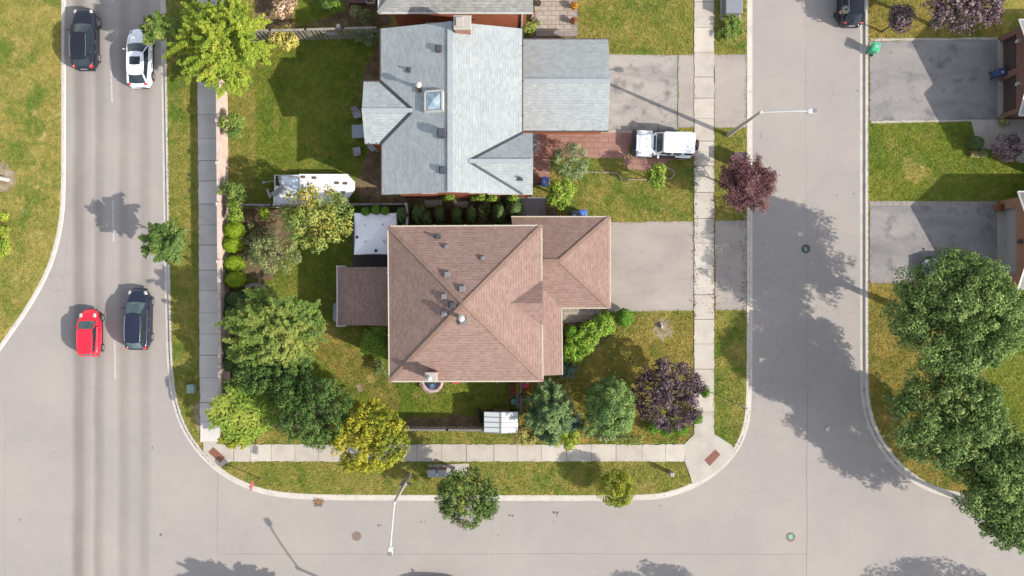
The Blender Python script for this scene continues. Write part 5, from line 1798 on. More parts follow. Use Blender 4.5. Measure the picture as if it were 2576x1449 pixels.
# ---- fences and garden wall
M['pinkstone'] = mottled("precast_wall", [(0.3, A(222, 194, 178, .46)), (0.55, A(238, 214, 200, .46)), (0.75, A(244, 224, 212, .46))], 1.4, 16, 0.12, bscale=14, bstr=0.4, bdist=0.02)
def precast():
    b = GB(573, 200)
    o = empty("precast_wall", (b.x, b.y, ZB), 0, "tall pinkish precast wall along the left pavement", "wall")
    ys = [-120, 60, 190, 317, 420, 520, 660, 745, 830, 915, 985]
    xs = lambda y: 573.5 + (y - 300) * .008
    for y0, y1 in zip(ys[:-1], ys[1:]):
        a, c = GB(xs(y0), y0), GB(xs(y1), y1)
        one(lambda m: m.prism([(a.x - .14, a.y - .12, 0), (a.x, a.y - .12, 0), (c.x, c.y + .12, 0), (c.x - .14, c.y + .12, 0)], ZB, 2.12), "wall_panel", M['pinkstone'], o)
        one(lambda m: m.prism([(a.x - .19, a.y - .10, 0), (a.x + .04, a.y - .10, 0), (c.x + .04, c.y + .10, 0), (c.x - .19, c.y + .10, 0)], 2.12, 2.18, True), "coping", M['pinkstone'], o)
    for y in ys:
        a = GB(xs(y), y)
        one(lambda m: m.rbox((a.x - .07, a.y, ZB), (.30, .26, 2.22), 0, .01, .02, 1), "post", M['pinkstone'], o)
precast()
M['fencewood'] = mottled("weathered_wood", [(0.3, A(150, 144, 132)), (0.55, A(186, 178, 162)), (0.75, A(206, 198, 182))], 2, 12, 0.25, bscale=20, bstr=0.4, bdist=0.01, stretch=(1, 1, .2))
M['fencedark'] = mottled("grey_fence_wood", [(0.3, A(110, 108, 106)), (0.55, A(146, 142, 138)), (0.75, A(170, 166, 160))], 3, 12, 0.25, bstr=0.3)
M['lattice'] = plain("white_lattice", A(226, 224, 218), .7)
def board_fence(label, pts, h, board, gap, mat, rails=True, cap=None, name="board_fence", postmat=None, lean=0.0):
    P = [GB(*p) for p in pts]
    o = empty(name, (P[0].x, P[0].y, ZB), 0, label, "fence")
    r = random.Random(len(label))
    mB, mC = MB(), MB()
    posts = []
    for a, b in zip(P[:-1], P[1:]):
        d = b - a; L = d.length; d.normalize(); n = Vector((-d.y, d.x, 0)); rz = math.atan2(d.y, d.x)
        k = int(L / (board + gap))
        for i in range(k):
            q = a + d * ((i + .5) * L / k)
            mB.box((q.x, q.y, ZB + h / 2 + r.uniform(-.01, .01)), (board, .022, h - .06), rz)
        for z in (.35, h - .3):
            c = (a + b) / 2 + n * .045
            one(lambda m: m.box((c.x, c.y, ZB + z), (L, .05, .09), rz), "rail", mat, o)
        if cap is not None:
            c = (a + b) / 2
            mC.box((c.x, c.y, ZB + h + .02), (L, .16, .05), rz)
        for i in range(max(1, int(L / 2.4)) + 1):
            posts.append((a + d * (L * i / max(1, int(L / 2.4))), rz))
    mB.build("boards", mat, o)
    if cap is not None: mC.build("cap_rail", cap, o)
    for q, rz in posts:
        one(lambda m: (m.box((q.x, q.y, ZB + h / 2), (.1, .1, h + .1), rz), m.box((q.x, q.y, ZB + h + .07), (.14, .14, .04), rz)), "post", postmat or mat, o)
    return o
nf = board_fence("weathered board fence with wide gaps between the two back gardens at the top", [(640, 103), (705, 103), (790, 101), (880, 98), (958, 96)], 2.6, .17, .13, M['fencewood'], cap=M['fencewood'])
q = GB(845, 99)
def lat(m):
    for i in range(9):
        m.box((q.x - .36 + .09 * i, q.y - .06, 1.8), (.025, .02, .95), 0, Matrix.Rotation(.5, 3, 'Y'))
        m.box((q.x - .36 + .09 * i, q.y - .075, 1.8), (.025, .02, .95), 0, Matrix.Rotation(-.5, 3, 'Y'))
one(lat, "lattice", M['lattice'], nf)
board_fence("grey board fence between the grey and the brown house, doubled at its left end", [(614, 520), (700, 522), (880, 520), (1028, 519)], 1.8, .14, .01, M['fencedark'], cap=M['fencedark'], postmat=M['white'])
board_fence("short pale fence return beside the white gazebo", [(1029, 519), (1032, 545), (1030, 574)], 1.7, .14, .01, M['lattice'], cap=M['lattice'])
board_fence("grey picket fence along the bottom pavement, ending at the white shed", [(1015, 1072), (1130, 1072), (1226, 1073), (1300, 1073)], 1.7, .12, .05, M['fencedark'], cap=M['fencedark'], postmat=M['white'])
board_fence("thin grey fence between the back lawn and the front cedars", [(1311, 950), (1311, 985), (1310, 1030)], 1.6, .14, .01, M['fencedark'], cap=M['fencedark'])

# ---- white gazebo tent
def gazebo():
    c = G(944, 588, 2.2)
    o = empty("gazebo", (c.x, c.y, ZB), 0, "white fabric gazebo tucked beside the brown house", "gazebo")
    fab = mottled("tent_fabric", [(0.3, (.66, .66, .70, 1)), (0.7, (.78, .78, .81, 1))], 1.2, 8, 0.06, bscale=4, bstr=0.4, bdist=0.05)
    hx, hy = 1.62, 1.58
    n = 10
    m = MB(); m.smooth = True
    N = 24
    vs = []
    for j in range(N + 1):
        for i in range(N + 1):
            u, v = i / N * 2 - 1, j / N * 2 - 1
            t = max(abs(u), abs(v))
            s = 1 - t
            z = 2.15 + .62 * (s * .75 + .25 * s * s) - .10 * (1 - (min(abs(u), abs(v)) / max(t, 1e-3)) ** 2) * t * t
            z += .012 * math.sin(9 * u + 3 * v) * t
            k = 1 - .035 * (1 - min(abs(u), abs(v)) ** 2) * (t > .98)
            vs.append(Vector((c.x + u * hx * k, c.y + v * hy * k, z)))
    K = N + 1
    m.add(vs, [(j * K + i, j * K + i + 1, (j + 1) * K + i + 1, (j + 1) * K + i) for j in range(N) for i in range(N)])
    m.build("canopy", fab, o)
    def val(m):
        for (x0, y0, x1, y1) in ((-1, -1, 1, -1), (1, -1, 1, 1), (1, 1, -1, 1), (-1, 1, -1, -1)):
            m.face([(c.x + x0 * hx, c.y + y0 * hy, 2.15), (c.x + x1 * hx, c.y + y1 * hy, 2.15), (c.x + x1 * hx, c.y + y1 * hy, 1.9), (c.x + x0 * hx, c.y + y0 * hy, 1.9)])
    one(val, "valance", fab, o)
    def slit(m):
        for (x, y, a) in ((-.72, .66, .8), (-.68, -.62, -.8), (.72, -.62, .8), (.62, .68, -.8)):
            m.box((c.x + x * hx * .62, c.y + y * hy * .62, 2.53), (.24, .03, .03), a * -1 if y > 0 else a * -1, None)
        m.lathe((c.x - 1.38 * 1, c.y - .25, 2.2), [(.11, 0), (.09, .03)], 10); m.lathe((c.x + .05, c.y - 1.28, 2.24), [(.12, 0), (.1, .03)], 10)
    one(slit, "air_slits", M['trim'], o)
    for sx in (-1, 1):
        for sy in (-1, 1):
            one(lambda m: m.tube((c.x + sx * (hx - .08), c.y + sy * (hy - .08), ZB), (c.x + sx * (hx - .08), c.y + sy * (hy - .08), 2.1), .03, .03, 8), "leg", M['galv'], o)
gazebo()
def deck(m):
    a, b = GB(888, 570), GB(985, 676)
    k = 24
    for i in range(k):
        y = a.y + (b.y - a.y) * (i + .5) / k
        m.box(((a.x + b.x) / 2, y, ZB + .1), (b.x - a.x, abs(b.y - a.y) / k - .012, .12))
tag(one(deck, "wooden_deck", plain("deck_boards", A(112, 100, 100), .8, var=.25, scale=3)), "dark wooden deck under and below the white gazebo", "deck")
c = G(846, 786, .75)
o = empty("patio_table", (c.x, c.y, ZB), 0, "pale oval table half under the brown rear roof", "table")
one(lambda m: (m.rbox((c.x + .1, c.y, .70), (.75, 1.55, .05), 0, .36, .02, 8)), "table_top", plain("grey_plastic", A(196, 200, 204), .5), o)
for sx in (-1, 1):
    for sy in (-1, 1): one(lambda m: m.tube((c.x + .1 + sx * .2, c.y + sy * .55, ZB), (c.x + .1 + sx * .2, c.y + sy * .55, .7), .03, .03, 6), "leg", M['galv'], o)

# ---- patio set behind the grey house
M['mesh'] = plain("grey_mesh_fabric", A(206, 200, 212), .8, var=.08)
M['tabletop'] = plain("frosted_table_glass", A(182, 194, 204), .35, var=.1)
def patio_chair(px, py, rz, lab):
    b = G(px, py, .6)
    o = empty("patio_chair", (b.x, b.y, ZB), rz, lab, "chair", "patio chairs behind the grey house")
    m = MB(); m.rbox((0, .03, .38), (.5, .5, .05), 0, .04, .02, 3); m.build("seat", M['mesh'], o, False)
    m = MB(); m.box((0, -.34, .72), (.5, .03, .66), 0, Matrix.Rotation(math.radians(22), 3, 'X')); m.build("backrest", M['mesh'], o, False)
    for s in (-1, 1):
        m = MB(); m.path([Vector((s * .27, .26, 0)), Vector((s * .27, .22, .6)), Vector((s * .27, -.26, .62))], .02, 6); m.build("armrest", M['whitepole'], o, False)
        for y in (.24, -.22):
            m = MB(); m.tube((s * .24, y, 0), (s * .24, y, .4), .018, .018, 6); m.build("leg", M['whitepole'], o, False)
patio_chair(898, 287, math.radians(-158), "pale mesh garden chair above the square table")
patio_chair(898, 379, math.radians(8), "pale mesh garden chair below the square table")
patio_chair(936, 368, math.radians(40), "pale mesh garden chair tucked under the grey roof's corner")
b = G(901, 330, .74)
o = empty("patio_table", (b.x, b.y, ZB), 0, "square grey glass table behind the grey house", "table")
one(lambda m: m.rbox((b.x + .1, b.y, .70), (1.18, 1.02, .035), .05, .04, .01, 3), "table_top", M['tabletop'], o)
one(lambda m: m.lathe((b.x, b.y, .735), [(.03, 0), (.03, .015)], 10), "parasol_hole", M['white'], o)
for sx in (-1, 1):
    for sy in (-1, 1): one(lambda m: m.tube((b.x + .1 + sx * .5, b.y + sy * .42, ZB), (b.x + .1 + sx * .5, b.y + sy * .42, .7), .025, .025, 6), "leg", M['galv'], o)
b = G(952, 371, .5)
o = empty("storage_box", (b.x, b.y, ZB), 0, "small white storage box at the grey house's rear wall", "box")
one(lambda m: m.rbox((b.x, b.y, ZB), (.48, .55, .42), 0, .03, .02, 2), "box_body", M['white'], o)
one(lambda m: m.rbox((b.x, b.y, ZB + .42), (.52, .6, .06), 0, .03, .02, 2), "lid", M['white'], o)

# ---- white camper trailer with planks on it
def trailer():
    c = G(785, 476, .9)
    o = empty("camper_trailer", (c.x, c.y, ZB), 0, "flat white trailer in the grey house's back garden, planks on its left end", "trailer")
    wm = plain("trailer_white", (.54, .54, .55, 1), .5, var=.15, scale=2)
    z0, z1 = .42, .95
    L = lambda x, y: (G(x, y, z1).x, G(x, y, z1).y, 0)
    one(lambda m: m.prism([L(690, 440), L(875, 440), L(890, 455), L(890, 478), L(874, 499), L(874, 512), L(690, 512)], z0, z1, True), "trailer_body", wm, o)
    one(lambda m: (m.prism([L(752, 438), L(876, 438), L(876, 470), L(752, 470)], z1, z1 + .05), m.prism([L(752, 471), L(874, 471), L(874, 513), L(752, 513)], z1, z1 + .05),
                   m.prism([L(688, 490), L(712, 490), L(712, 514), L(688, 514)], z1, z1 + .05), m.prism([L(713, 488), L(751, 488), L(751, 514), L(713, 514)], z1, z1 + .05)), "roof_panels", wm, o)
    def opening(m):
        P = [G(x, y, z1 + .1) for x, y in ((692, 440), (755, 446), (753, 486), (691, 470))]
        m.path([p for p in P] + [P[0]], .035, 4)
    one(opening, "open_frame", M['white'], o)
    one(lambda m: m.prism([L(693, 442), L(704, 443), L(704, 468), L(693, 467)], z1, z1 + .02), "opening", M['trim'], o)
    one(lambda m: m.prism([L(708, 446), L(750, 449), L(749, 484), L(708, 480)], z1, z1 + .025), "plastic_sheet", glassmat("clear_sheet", (.3, .32, .35, 1), .2), o)
    for (x, y) in ((847, 460), (868, 461), (863, 484), (790, 447), (762, 445), (727, 491)):
        p = G(x, y, z1 + .06)
        one(lambda m: m.rbox((p.x, p.y, z1 + .04), (.36, .2, .05), 0, .04, .02, 2), "roof_vent", plain("vent_brown", A(128, 100, 84), .7) if 'vb' not in M else M['vb'], o)
    t0, t1 = G(690, 455, .5), G(664, 459, .5)
    one(lambda m: (m.box((t0 + t1) / 2, ((t0 - t1).length, .06, .07), math.atan2((t0 - t1).y, (t0 - t1).x)), m.box(t1, (.16, .2, .22)), m.tube(t1, (t1.x, t1.y, ZB), .03, .03, 6)), "hitch", M['galv'], o)
    for (x, y) in ((790, 440), (790, 511)):
        p = G(x, y, .3)
        mm = MB(); mm.lathe((p.x, p.y, ZB + .25), [(.25, -.09), (.25, .09)], 16, 'X', math.pi / 2); mm.build("wheel", M['tyre'], o)
trailer()
M['plank'] = mottled("grey_plank", [(0.3, A(164, 160, 158)), (0.6, A(196, 192, 188))], 4, 14, 0.15, bstr=0.2)
for k, (x0, y0, x1, y1, w, lab) in enumerate(((675, 494, 722, 466, .26, "widest grey plank lying across the trailer's open end"), (688, 492, 722, 474, .14, "narrow grey plank just below the widest one on the trailer"),
        (702, 440, 709, 478, .16, "grey plank lying up and down across the trailer opening"), (672, 475, 679, 498, .15, "short plank jutting off the trailer's left end"))):
    a, b_ = G(x0, y0, 1.08 + .03 * k), G(x1, y1, 1.08 + .03 * k)
    d = b_ - a
    q = one(lambda m: m.box((a + b_) / 2, (d.length, w, .035), math.atan2(d.y, d.x)), "plank", M['plank'])
    tag(q, lab, "plank", "planks on the trailer")

# ---- shed, toys and boxes on the brown house's lawn
def shed():
    z1 = 2.0
    a, b_ = G(1218, 1036, z1), G(1303, 1088, z1)
    o = empty("garden_shed", ((a.x + b_.x) / 2, (a.y + b_.y) / 2, ZB), 0, "garden shed with a white ribbed metal roof by the bottom fence", "shed")
    mx = (a.x + b_.x) / 2
    wallm = plain("shed_wall", A(120, 82, 80), .7, var=.2)
    one(lambda m: m.prism([(a.x + .1, a.y - .1, 0), (b_.x - .1, a.y - .1, 0), (b_.x - .1, b_.y + .1, 0), (a.x + .1, b_.y + .1, 0)], ZB, z1 - .05), "wall", wallm, o)
    one(lambda m: (m.box((mx, a.y - .08, 1.0), (1.25, .06, 1.75)),), "door", plain("shed_door", A(196, 170, 162), .6), o)
    wr = plain("shed_roof_white", (.43, .45, .45, 1), .5, .1, var=.06)
    def rf(m):
        m.slope([(a.x, a.y, z1), (mx, a.y, z1 + .28), (mx, b_.y, z1 + .28), (a.x, b_.y, z1)])
        m.slope([(b_.x, a.y, z1), (mx, a.y, z1 + .28), (mx, b_.y, z1 + .28), (b_.x, b_.y, z1)])
        m.face([(a.x, a.y, z1), (b_.x, a.y, z1), (b_.x, b_.y, z1), (a.x, b_.y, z1)])
        for y in (a.y, b_.y): m.face([(a.x, y, z1), (b_.x, y, z1), (mx, y, z1 + .28)])
    r_ = one(rf, "roof", wr, o)
    def ribs(m):
        for i in range(5):
            y = a.y + (b_.y - a.y) * i / 4
            for (x0, x1) in ((a.x, mx), (b_.x, mx)):
                m.strip((x0, y, z1 + .005), (x1, y, z1 + .285), .05, .02)
        m.strip((mx, a.y, z1 + .285), (mx, b_.y, z1 + .285), .10, .03)
    one(ribs, "ribs", M['galv'], r_)
shed()
def simple(name, label, cat, fn, mat, group=None):
    q = one(fn, name, mat); return tag(q, label, cat, group)
p = G(1207, 1040, .4)
for k, (dx, dy, lab) in enumerate(((-.02, .1, "upper dark tyre leaning at the shed's left wall"), (.05, -.45, "lower dark tyre leaning at the shed's left wall"))):
    simple("old_tyre", lab, "tyre", lambda m: (setattr(m, 'smooth', True), m.lathe((p.x + dx, p.y + dy, ZB + .31), [(.18, -.09), (.3, -.09), (.32, -.04), (.32, .04), (.3, .09), (.18, .09)], 18, 'X', .3)), M['tyre'], "tyres by the shed")
def crate(px, py, lab, inner, frame, rz=0, s=(.62, .9)):
    b = G(px, py, .4)
    o = empty("planter_crate", (b.x, b.y, ZB), 0, lab, "planter", "planter crates by the thin fence")
    w, d = s
    def fr(m):
        for (dx, dy, sx, sy) in ((-w / 2, 0, .05, d), (w / 2, 0, .05, d), (0, d / 2, w + .05, .05), (0, -d / 2, w + .05, .05)): m.box((b.x + dx, b.y + dy, ZB + .2), (sx, sy, .4))
    one(fr, "crate", frame, o)
    one(lambda m: m.box((b.x, b.y, ZB + .16), (w - .05, d - .05, .3)), "soil_fill", M['soil'], o)
    rng = np.random.default_rng(int(px))
    k = 420
    P = np.stack([b.x + rng.uniform(-w * .38, w * .38, k), b.y + rng.uniform(-d * .38, d * .38, k), ZB + .34 + rng.random(k) * .25], 1)
    leaf_object("plants", P, np.tile([0, 0, 1.0], (k, 1)), np.full(k, .1), rng.random(k), inner, o)
M['crate'] = plain("crate_wood", A(196, 140, 110), .8, var=.2)
M['lf_rust'] = leafmat("rust_leaves", [(.10, .035, .02), (.2, .07, .04), (.16, .12, .04)])
M['lf_gold'] = leafmat("gold_flowers", [(.08, .10, .015), (.3, .24, .02), (.42, .34, .04)])
crate(1291, 982, "wooden planter crate with rusty plants", M['lf_rust'], M['crate'])
crate(1304, 976, "reddish planter crate with yellow flowers", M['lf_gold'], plain("crate_red", A(170, 84, 72), .8), s=(.5, 1.0))
p = G(1323, 969, .7)
o = empty("toy_house", (p.x, p.y, ZB), 0, "red plastic toy box by the thin fence", "toy")
one(lambda m: m.rbox((p.x, p.y, ZB), (.5, .5, .62), 0, .04, .03, 2), "box_body", plain("red_plastic", (.55, .02, .04, 1), .4), o)
one(lambda m: m.rbox((p.x, p.y + .17, ZB + .62), (.54, .2, .05), 0, .03, .02, 2), "lid", plain("pink_plastic", A(240, 130, 140), .4), o)
p = G(1305, 1006, .5)
o = empty("wooden_bench", (p.x, p.y, ZB), 0, "narrow weathered bench with odds and ends by the shed", "bench")
one(lambda m: [m.box((p.x - .14 + .14 * i, p.y, ZB + .45), (.12, 1.25, .04)) for i in range(3)], "seat", M['plank'], o)
for sy in (-1, 1): one(lambda m: m.box((p.x, p.y + sy * .5, ZB + .22), (.38, .06, .44)), "leg", M['plank'], o)
for k, (dx, dy, s, lab) in enumerate(((.05, .3, .16, "blue-grey pot at the bench's upper end"), (-.06, -.1, .12, "small blue-grey pot at the bench's middle"))):
    simple("pot", lab, "pot", lambda m: m.lathe((p.x + dx, p.y + dy, ZB + .47), [(s * .35, 0), (s * .5, .16), (s * .42, .16), (s * .35, .1)], 12), plain("pot_blue", A(90, 100, 150), .5), "pots on the bench")
p = G(1293, 1010, .4)
o = empty("garden_stool", (p.x, p.y, ZB), 0, "round teal stool by the shed", "stool")
one(lambda m: (setattr(m, 'smooth', True), m.lathe((p.x, p.y, ZB + .36), [(.24, 0), (.26, .03), (.24, .06), (.02, .07)], 20)), "seat", plain("teal_plastic", (.07, .24, .22, 1), .5), o)
for k in range(3):
    a = k * 2.1
    one(lambda m: m.tube((p.x + .2 * math.cos(a), p.y + .2 * math.sin(a), ZB), (p.x + .15 * math.cos(a), p.y + .15 * math.sin(a), ZB + .37), .02, .02, 6), "leg", M['galv'], o)
def trampoline():
    c = G(1087, 960, .7)
    o = empty("trampoline", (c.x, c.y, ZB), 0, "small round trampoline with a pink and white rim below the brick chimney", "trampoline")
    r = .88
    one(lambda m: (setattr(m, 'smooth', True), m.lathe((c.x, c.y, .62), [(r * .70, 0), (r * .72, .05), (r * .98, .05), (r, .0)], 32)), "rim_pad", plain("pad_pink", A(224, 196, 202), .6, var=.2, scale=3), o)
    one(lambda m: m.lathe((c.x, c.y, .62), [(r * .71, 0), (r * .71, .012), (.02, .014)], 32), "mat", plain("mat_dark", A(62, 62, 70), .7), o)
    one(lambda m: m.lathe((c.x, c.y - .36, .64), [(.2, 0), (.2, .012)], 20), "mat_spot", plain("spot_blue", A(110, 150, 190), .6), o)
    for k in range(6):
        a = k * math.pi / 3 + .2
        x, y = c.x + math.cos(a) * r * .99, c.y + math.sin(a) * r * .99
        one(lambda m: m.tube((x, y, ZB), (x, y, .64), .025, .025, 6), "leg", M['galv'], o)
    def net(m):
        pts = [Vector((c.x + math.cos(a) * r * 1.0, c.y + math.sin(a) * r * 1.0, 1.5)) for a in [k * math.pi / 3 + .2 for k in range(7)]]
        m.path(pts, .02, 5)
        for p_ in pts[:-1]: m.tube((p_.x, p_.y, .64), p_, .02, .02, 5)
    one(net, "net_frame", plain("pole_pink", A(226, 186, 180), .5), o)
trampoline()
p = G(1117, 958, .4)
o = empty("climbing_toy", (p.x, p.y, ZB), 0, "white and yellow toy frame at the brown house's south wall", "toy")
one(lambda m: (m.box((p.x, p.y, .5), (.7, .12, .08)), m.box((p.x, p.y + .3, .5), (.7, .12, .08))), "crossbars", plain("toy_yellow", A(230, 224, 150), .5), o)
for sx in (-1, 1):
    for sy in (0, .3): one(lambda m: m.tube((p.x + sx * .34, p.y + sy, ZB), (p.x + sx * .34, p.y + sy, .62), .07, .06, 8), "leg", M['white'], o)
p = G(1146, 958, .4)
o = empty("toy_car", (p.x, p.y, ZB), 0, "red plastic toy at the brown house's south wall", "toy")
one(lambda m: m.rbox((p.x, p.y, ZB + .12), (.72, .4, .3), 0, .1, .06, 4), "toy_body", plain("toy_red", A(226, 90, 96), .4), o)
for sx in (-1, 1):
    for sy in (-1, 1): one(lambda m: m.lathe((p.x + sx * .24, p.y + sy * .2, ZB + .11), [(.11, -.03), (.11, .03)], 12, 'X', math.pi / 2), "wheel", M['tyre'], o)
# green bench between the houses
p = G(1290, 508, .5)
o = empty("garden_bench", (p.x, p.y, ZB), math.radians(-6), "green slatted bench at the foot of the orange wall", "bench")
gm = plain("bench_green", (.02, .16, .09, 1), .5)
m = MB(); [m.box((0, -.2 + .11 * i, .42), (1.15, .09, .035)) for i in range(4)]; m.build("seat", gm, o, False)
m = MB(); [m.box((0, .25 + .03 * i, .55 + .12 * i), (1.15, .03, .09)) for i in range(3)]; m.build("backrest", gm, o, False)
for s in (-1, 1):
    m = MB(); m.box((s * .52, 0, .2), (.05, .5, .42)); m.build("leg", gm, o, False)
# seat and pots on the patio at the top
p = G(1346, 44, .6)
o = empty("patio_chair", (p.x, p.y, ZB), math.radians(60), "white-framed patio chair on the tan pavers by the orange wall", "chair")
m = MB(); m.rbox((0, .03, .4), (.56, .54, .05), 0, .05, .02, 3); m.build("seat", plain("seat_beige", A(206, 186, 176), .7), o, False)
m = MB(); m.path([Vector((math.cos(a) * .34, math.sin(a) * .34 - .02, .72)) for a in [math.pi + i * math.pi / 10 for i in range(11)]], .03, 6); m.build("backrest", M['white'], o, False)
for s in (-1, 1):
    m = MB(); m.tube((s * .34, 0, 0), (s * .34, 0, .72), .025, .025, 6); m.build("armrest", M['white'], o, False)
    for y in (.26, -.24):
        m = MB(); m.tube((s * .26, y, 0), (s * .26, y, .42), .025, .025, 6); m.build("leg", M['white'], o, False)
def potted(px, py, lab, mat, r=.2, h=.4, spread=.35, leaf=.12, k=380, group=None, potm=None):
    b = GB(px, py)
    o = empty("potted_plant", (b.x, b.y, ZB), 0, lab, "plant", group)
    one(lambda m: (setattr(m, 'smooth', True), m.lathe((b.x, b.y, ZB), [(r * .7, 0), (r, h), (r * .9, h), (r * .85, h - .05)], 16)), "pot", potm or M['boxdark'], o)
    rng = np.random.default_rng(int(px + py))
    d = ell(rng, k, -.1)
    k = len(d)
    P = np.array([b.x, b.y, ZB + h]) + d * spread * (.4 + .6 * rng.random(k))[:, None]
    leaf_object("leaves", P, d + [0, 0, .5], np.full(k, leaf), rng.random(k), mat, o)
M['lf_orange'] = leafmat("orange_flowers", [(.10, .03, .01), (.5, .16, .02), (.55, .3, .03)])
potted(1353, 11, "dark round pot on the tan patio", M['soil'], .25, .35, .16, .06, 120)
potted(1444, 20, "pot of bright orange flowers at the patio's right edge", M['lf_orange'], .2, .5, .34)
potted(1443, 58, "pot with rusty leaves at the patio's right edge", M['lf_rust'], .2, .55, .3)
M['lf_straw'] = leafmat("straw_leaves", [(.06, .07, .02), (.15, .13, .05), (.22, .18, .08)])
potted(2517, 308, "spiky yellowish potted plant on the curved path", M['lf_straw'], .22, .4, .42, .3, 200)
p = GB(2525, 314)
o = empty("bucket", (p.x, p.y, ZB), 0, "small bright blue bucket on the curved path", "bucket")
one(lambda m: m.lathe((p.x, p.y, ZB), [(.12, 0), (.15, .28), (.14, .28), (.12, .2)], 16), "bucket_body", plain("bucket_blue", (.03, .14, .5, 1), .4), o)
one(lambda m: m.path([Vector((p.x + math.cos(a) * .15, p.y, ZB + .28 + math.sin(a) * .12)) for a in [i * math.pi / 8 for i in range(9)]], .008, 4), "handle", M['galv'], o)
M['terracotta'] = plain("terracotta", A(170, 96, 78), .8)
potted(2504, 523, "round rusty bush in a pot at the tan house's garage corner", M['lf_rust'], .24, .45, .38, .1, 700, None, M['terracotta'])
# stump/stone ornament in the dead patch and small stones
p = GB(1663, 821)
simple("stone_ornament", "small white stone ornament in the dead patch of lawn", "ornament", lambda m: (setattr(m, 'smooth', True), m.ball((p.x, p.y, ZB + .18), .17, 6, (.6, 1, 1.3)), m.ball((p.x - .02, p.y + .2, ZB + .12), .1, 5)), M['white'])
# lawn edging of small blocks
def edging(label, pts, spacing=.17):
    P = smooth([GB(*q) for q in pts], 2)
    o = empty("lawn_edging", (P[0].x, P[0].y, ZB), 0, label, "edging")
    m = MB(); acc = 0; r = random.Random(4)
    for a, b in zip(P[:-1], P[1:]):
        d = b - a; L = d.length
        while acc < L:
            q = a + d * (acc / L)
            m.rbox((q.x, q.y, ZB), (.13, .10, r.uniform(.1, .15)), math.atan2(d.y, d.x) + r.uniform(-.15, .15), .02, .02, 2)
            acc += spacing
        acc -= L
    m.build("blocks", M['block'], o)
edging("wavy row of little stone blocks across the grey house's front lawn", [(1452, 434), (1480, 433), (1548, 434), (1556, 438), (1560, 450), (1568, 452), (1640, 452), (1672, 452), (1688, 449), (1697, 437), (1690, 426), (1676, 422)])
def ringwall():
    o = empty("planter_ring", GB(660, 735), 0, "curved grey stone ring round a planting bed on the back lawn", "planter")
    pts = smooth([GB(*q) for q in ((618, 722), (640, 716), (660, 720), (673, 735), (672, 750), (662, 762))], 2)
    m = MB()
    L = offset(pts, .16); R = offset(pts, -.16)
    for i in range(len(pts) - 1):
        m.prism([L[i], L[i + 1] , R[i + 1], R[i]], ZB, ZB + .3)
    m.build("stones", M['drive'], o)
ringwall()
p = GB(652, 708)
simple("garden_pipe", "short white pipe on the back lawn near the stone ring", "pipe", lambda m: m.tube((p.x, p.y - .4, ZB + .05), (p.x + .05, p.y + .5, ZB + .06), .03, .03, 8), M['white'])
# garden things at the top: small deck with a planter
def topdeck(m):
    a, b_ = GB(880, -70), GB(928, 12)
    for i in range(12): m.box((a.x + (b_.x - a.x) * (i + .5) / 12, (a.y + b_.y) / 2, ZB + .2), ((b_.x - a.x) / 12 - .015, abs(a.y - b_.y), .3))
simple("wooden_deck", "purple-brown wooden deck at the top edge by the taupe house", "deck", topdeck, plain("deck_purple", A(140, 104, 104), .8, var=.2))
p = G(934, 1, .6)
o = empty("planter_box", (p.x, p.y, ZB + .35), 0, "white square planter box on the top deck", "planter")
one(lambda m: [m.box((p.x + dx, p.y + dy, ZB + .6), (sx, sy, .45)) for dx, dy, sx, sy in ((-.3, 0, .06, .66), (.3, 0, .06, .66), (0, .3, .6, .06), (0, -.3, .6, .06))], "box_body", M['white'], o)
one(lambda m: m.box((p.x, p.y, ZB + .55), (.54, .54, .3)), "soil_fill", M['soil'], o)
simple("garden_ball", "small white globe on the board fence", "ornament", lambda m: (setattr(m, 'smooth', True), m.ball(G(852, 66, 2.85), .2, 8)), M['galv'])

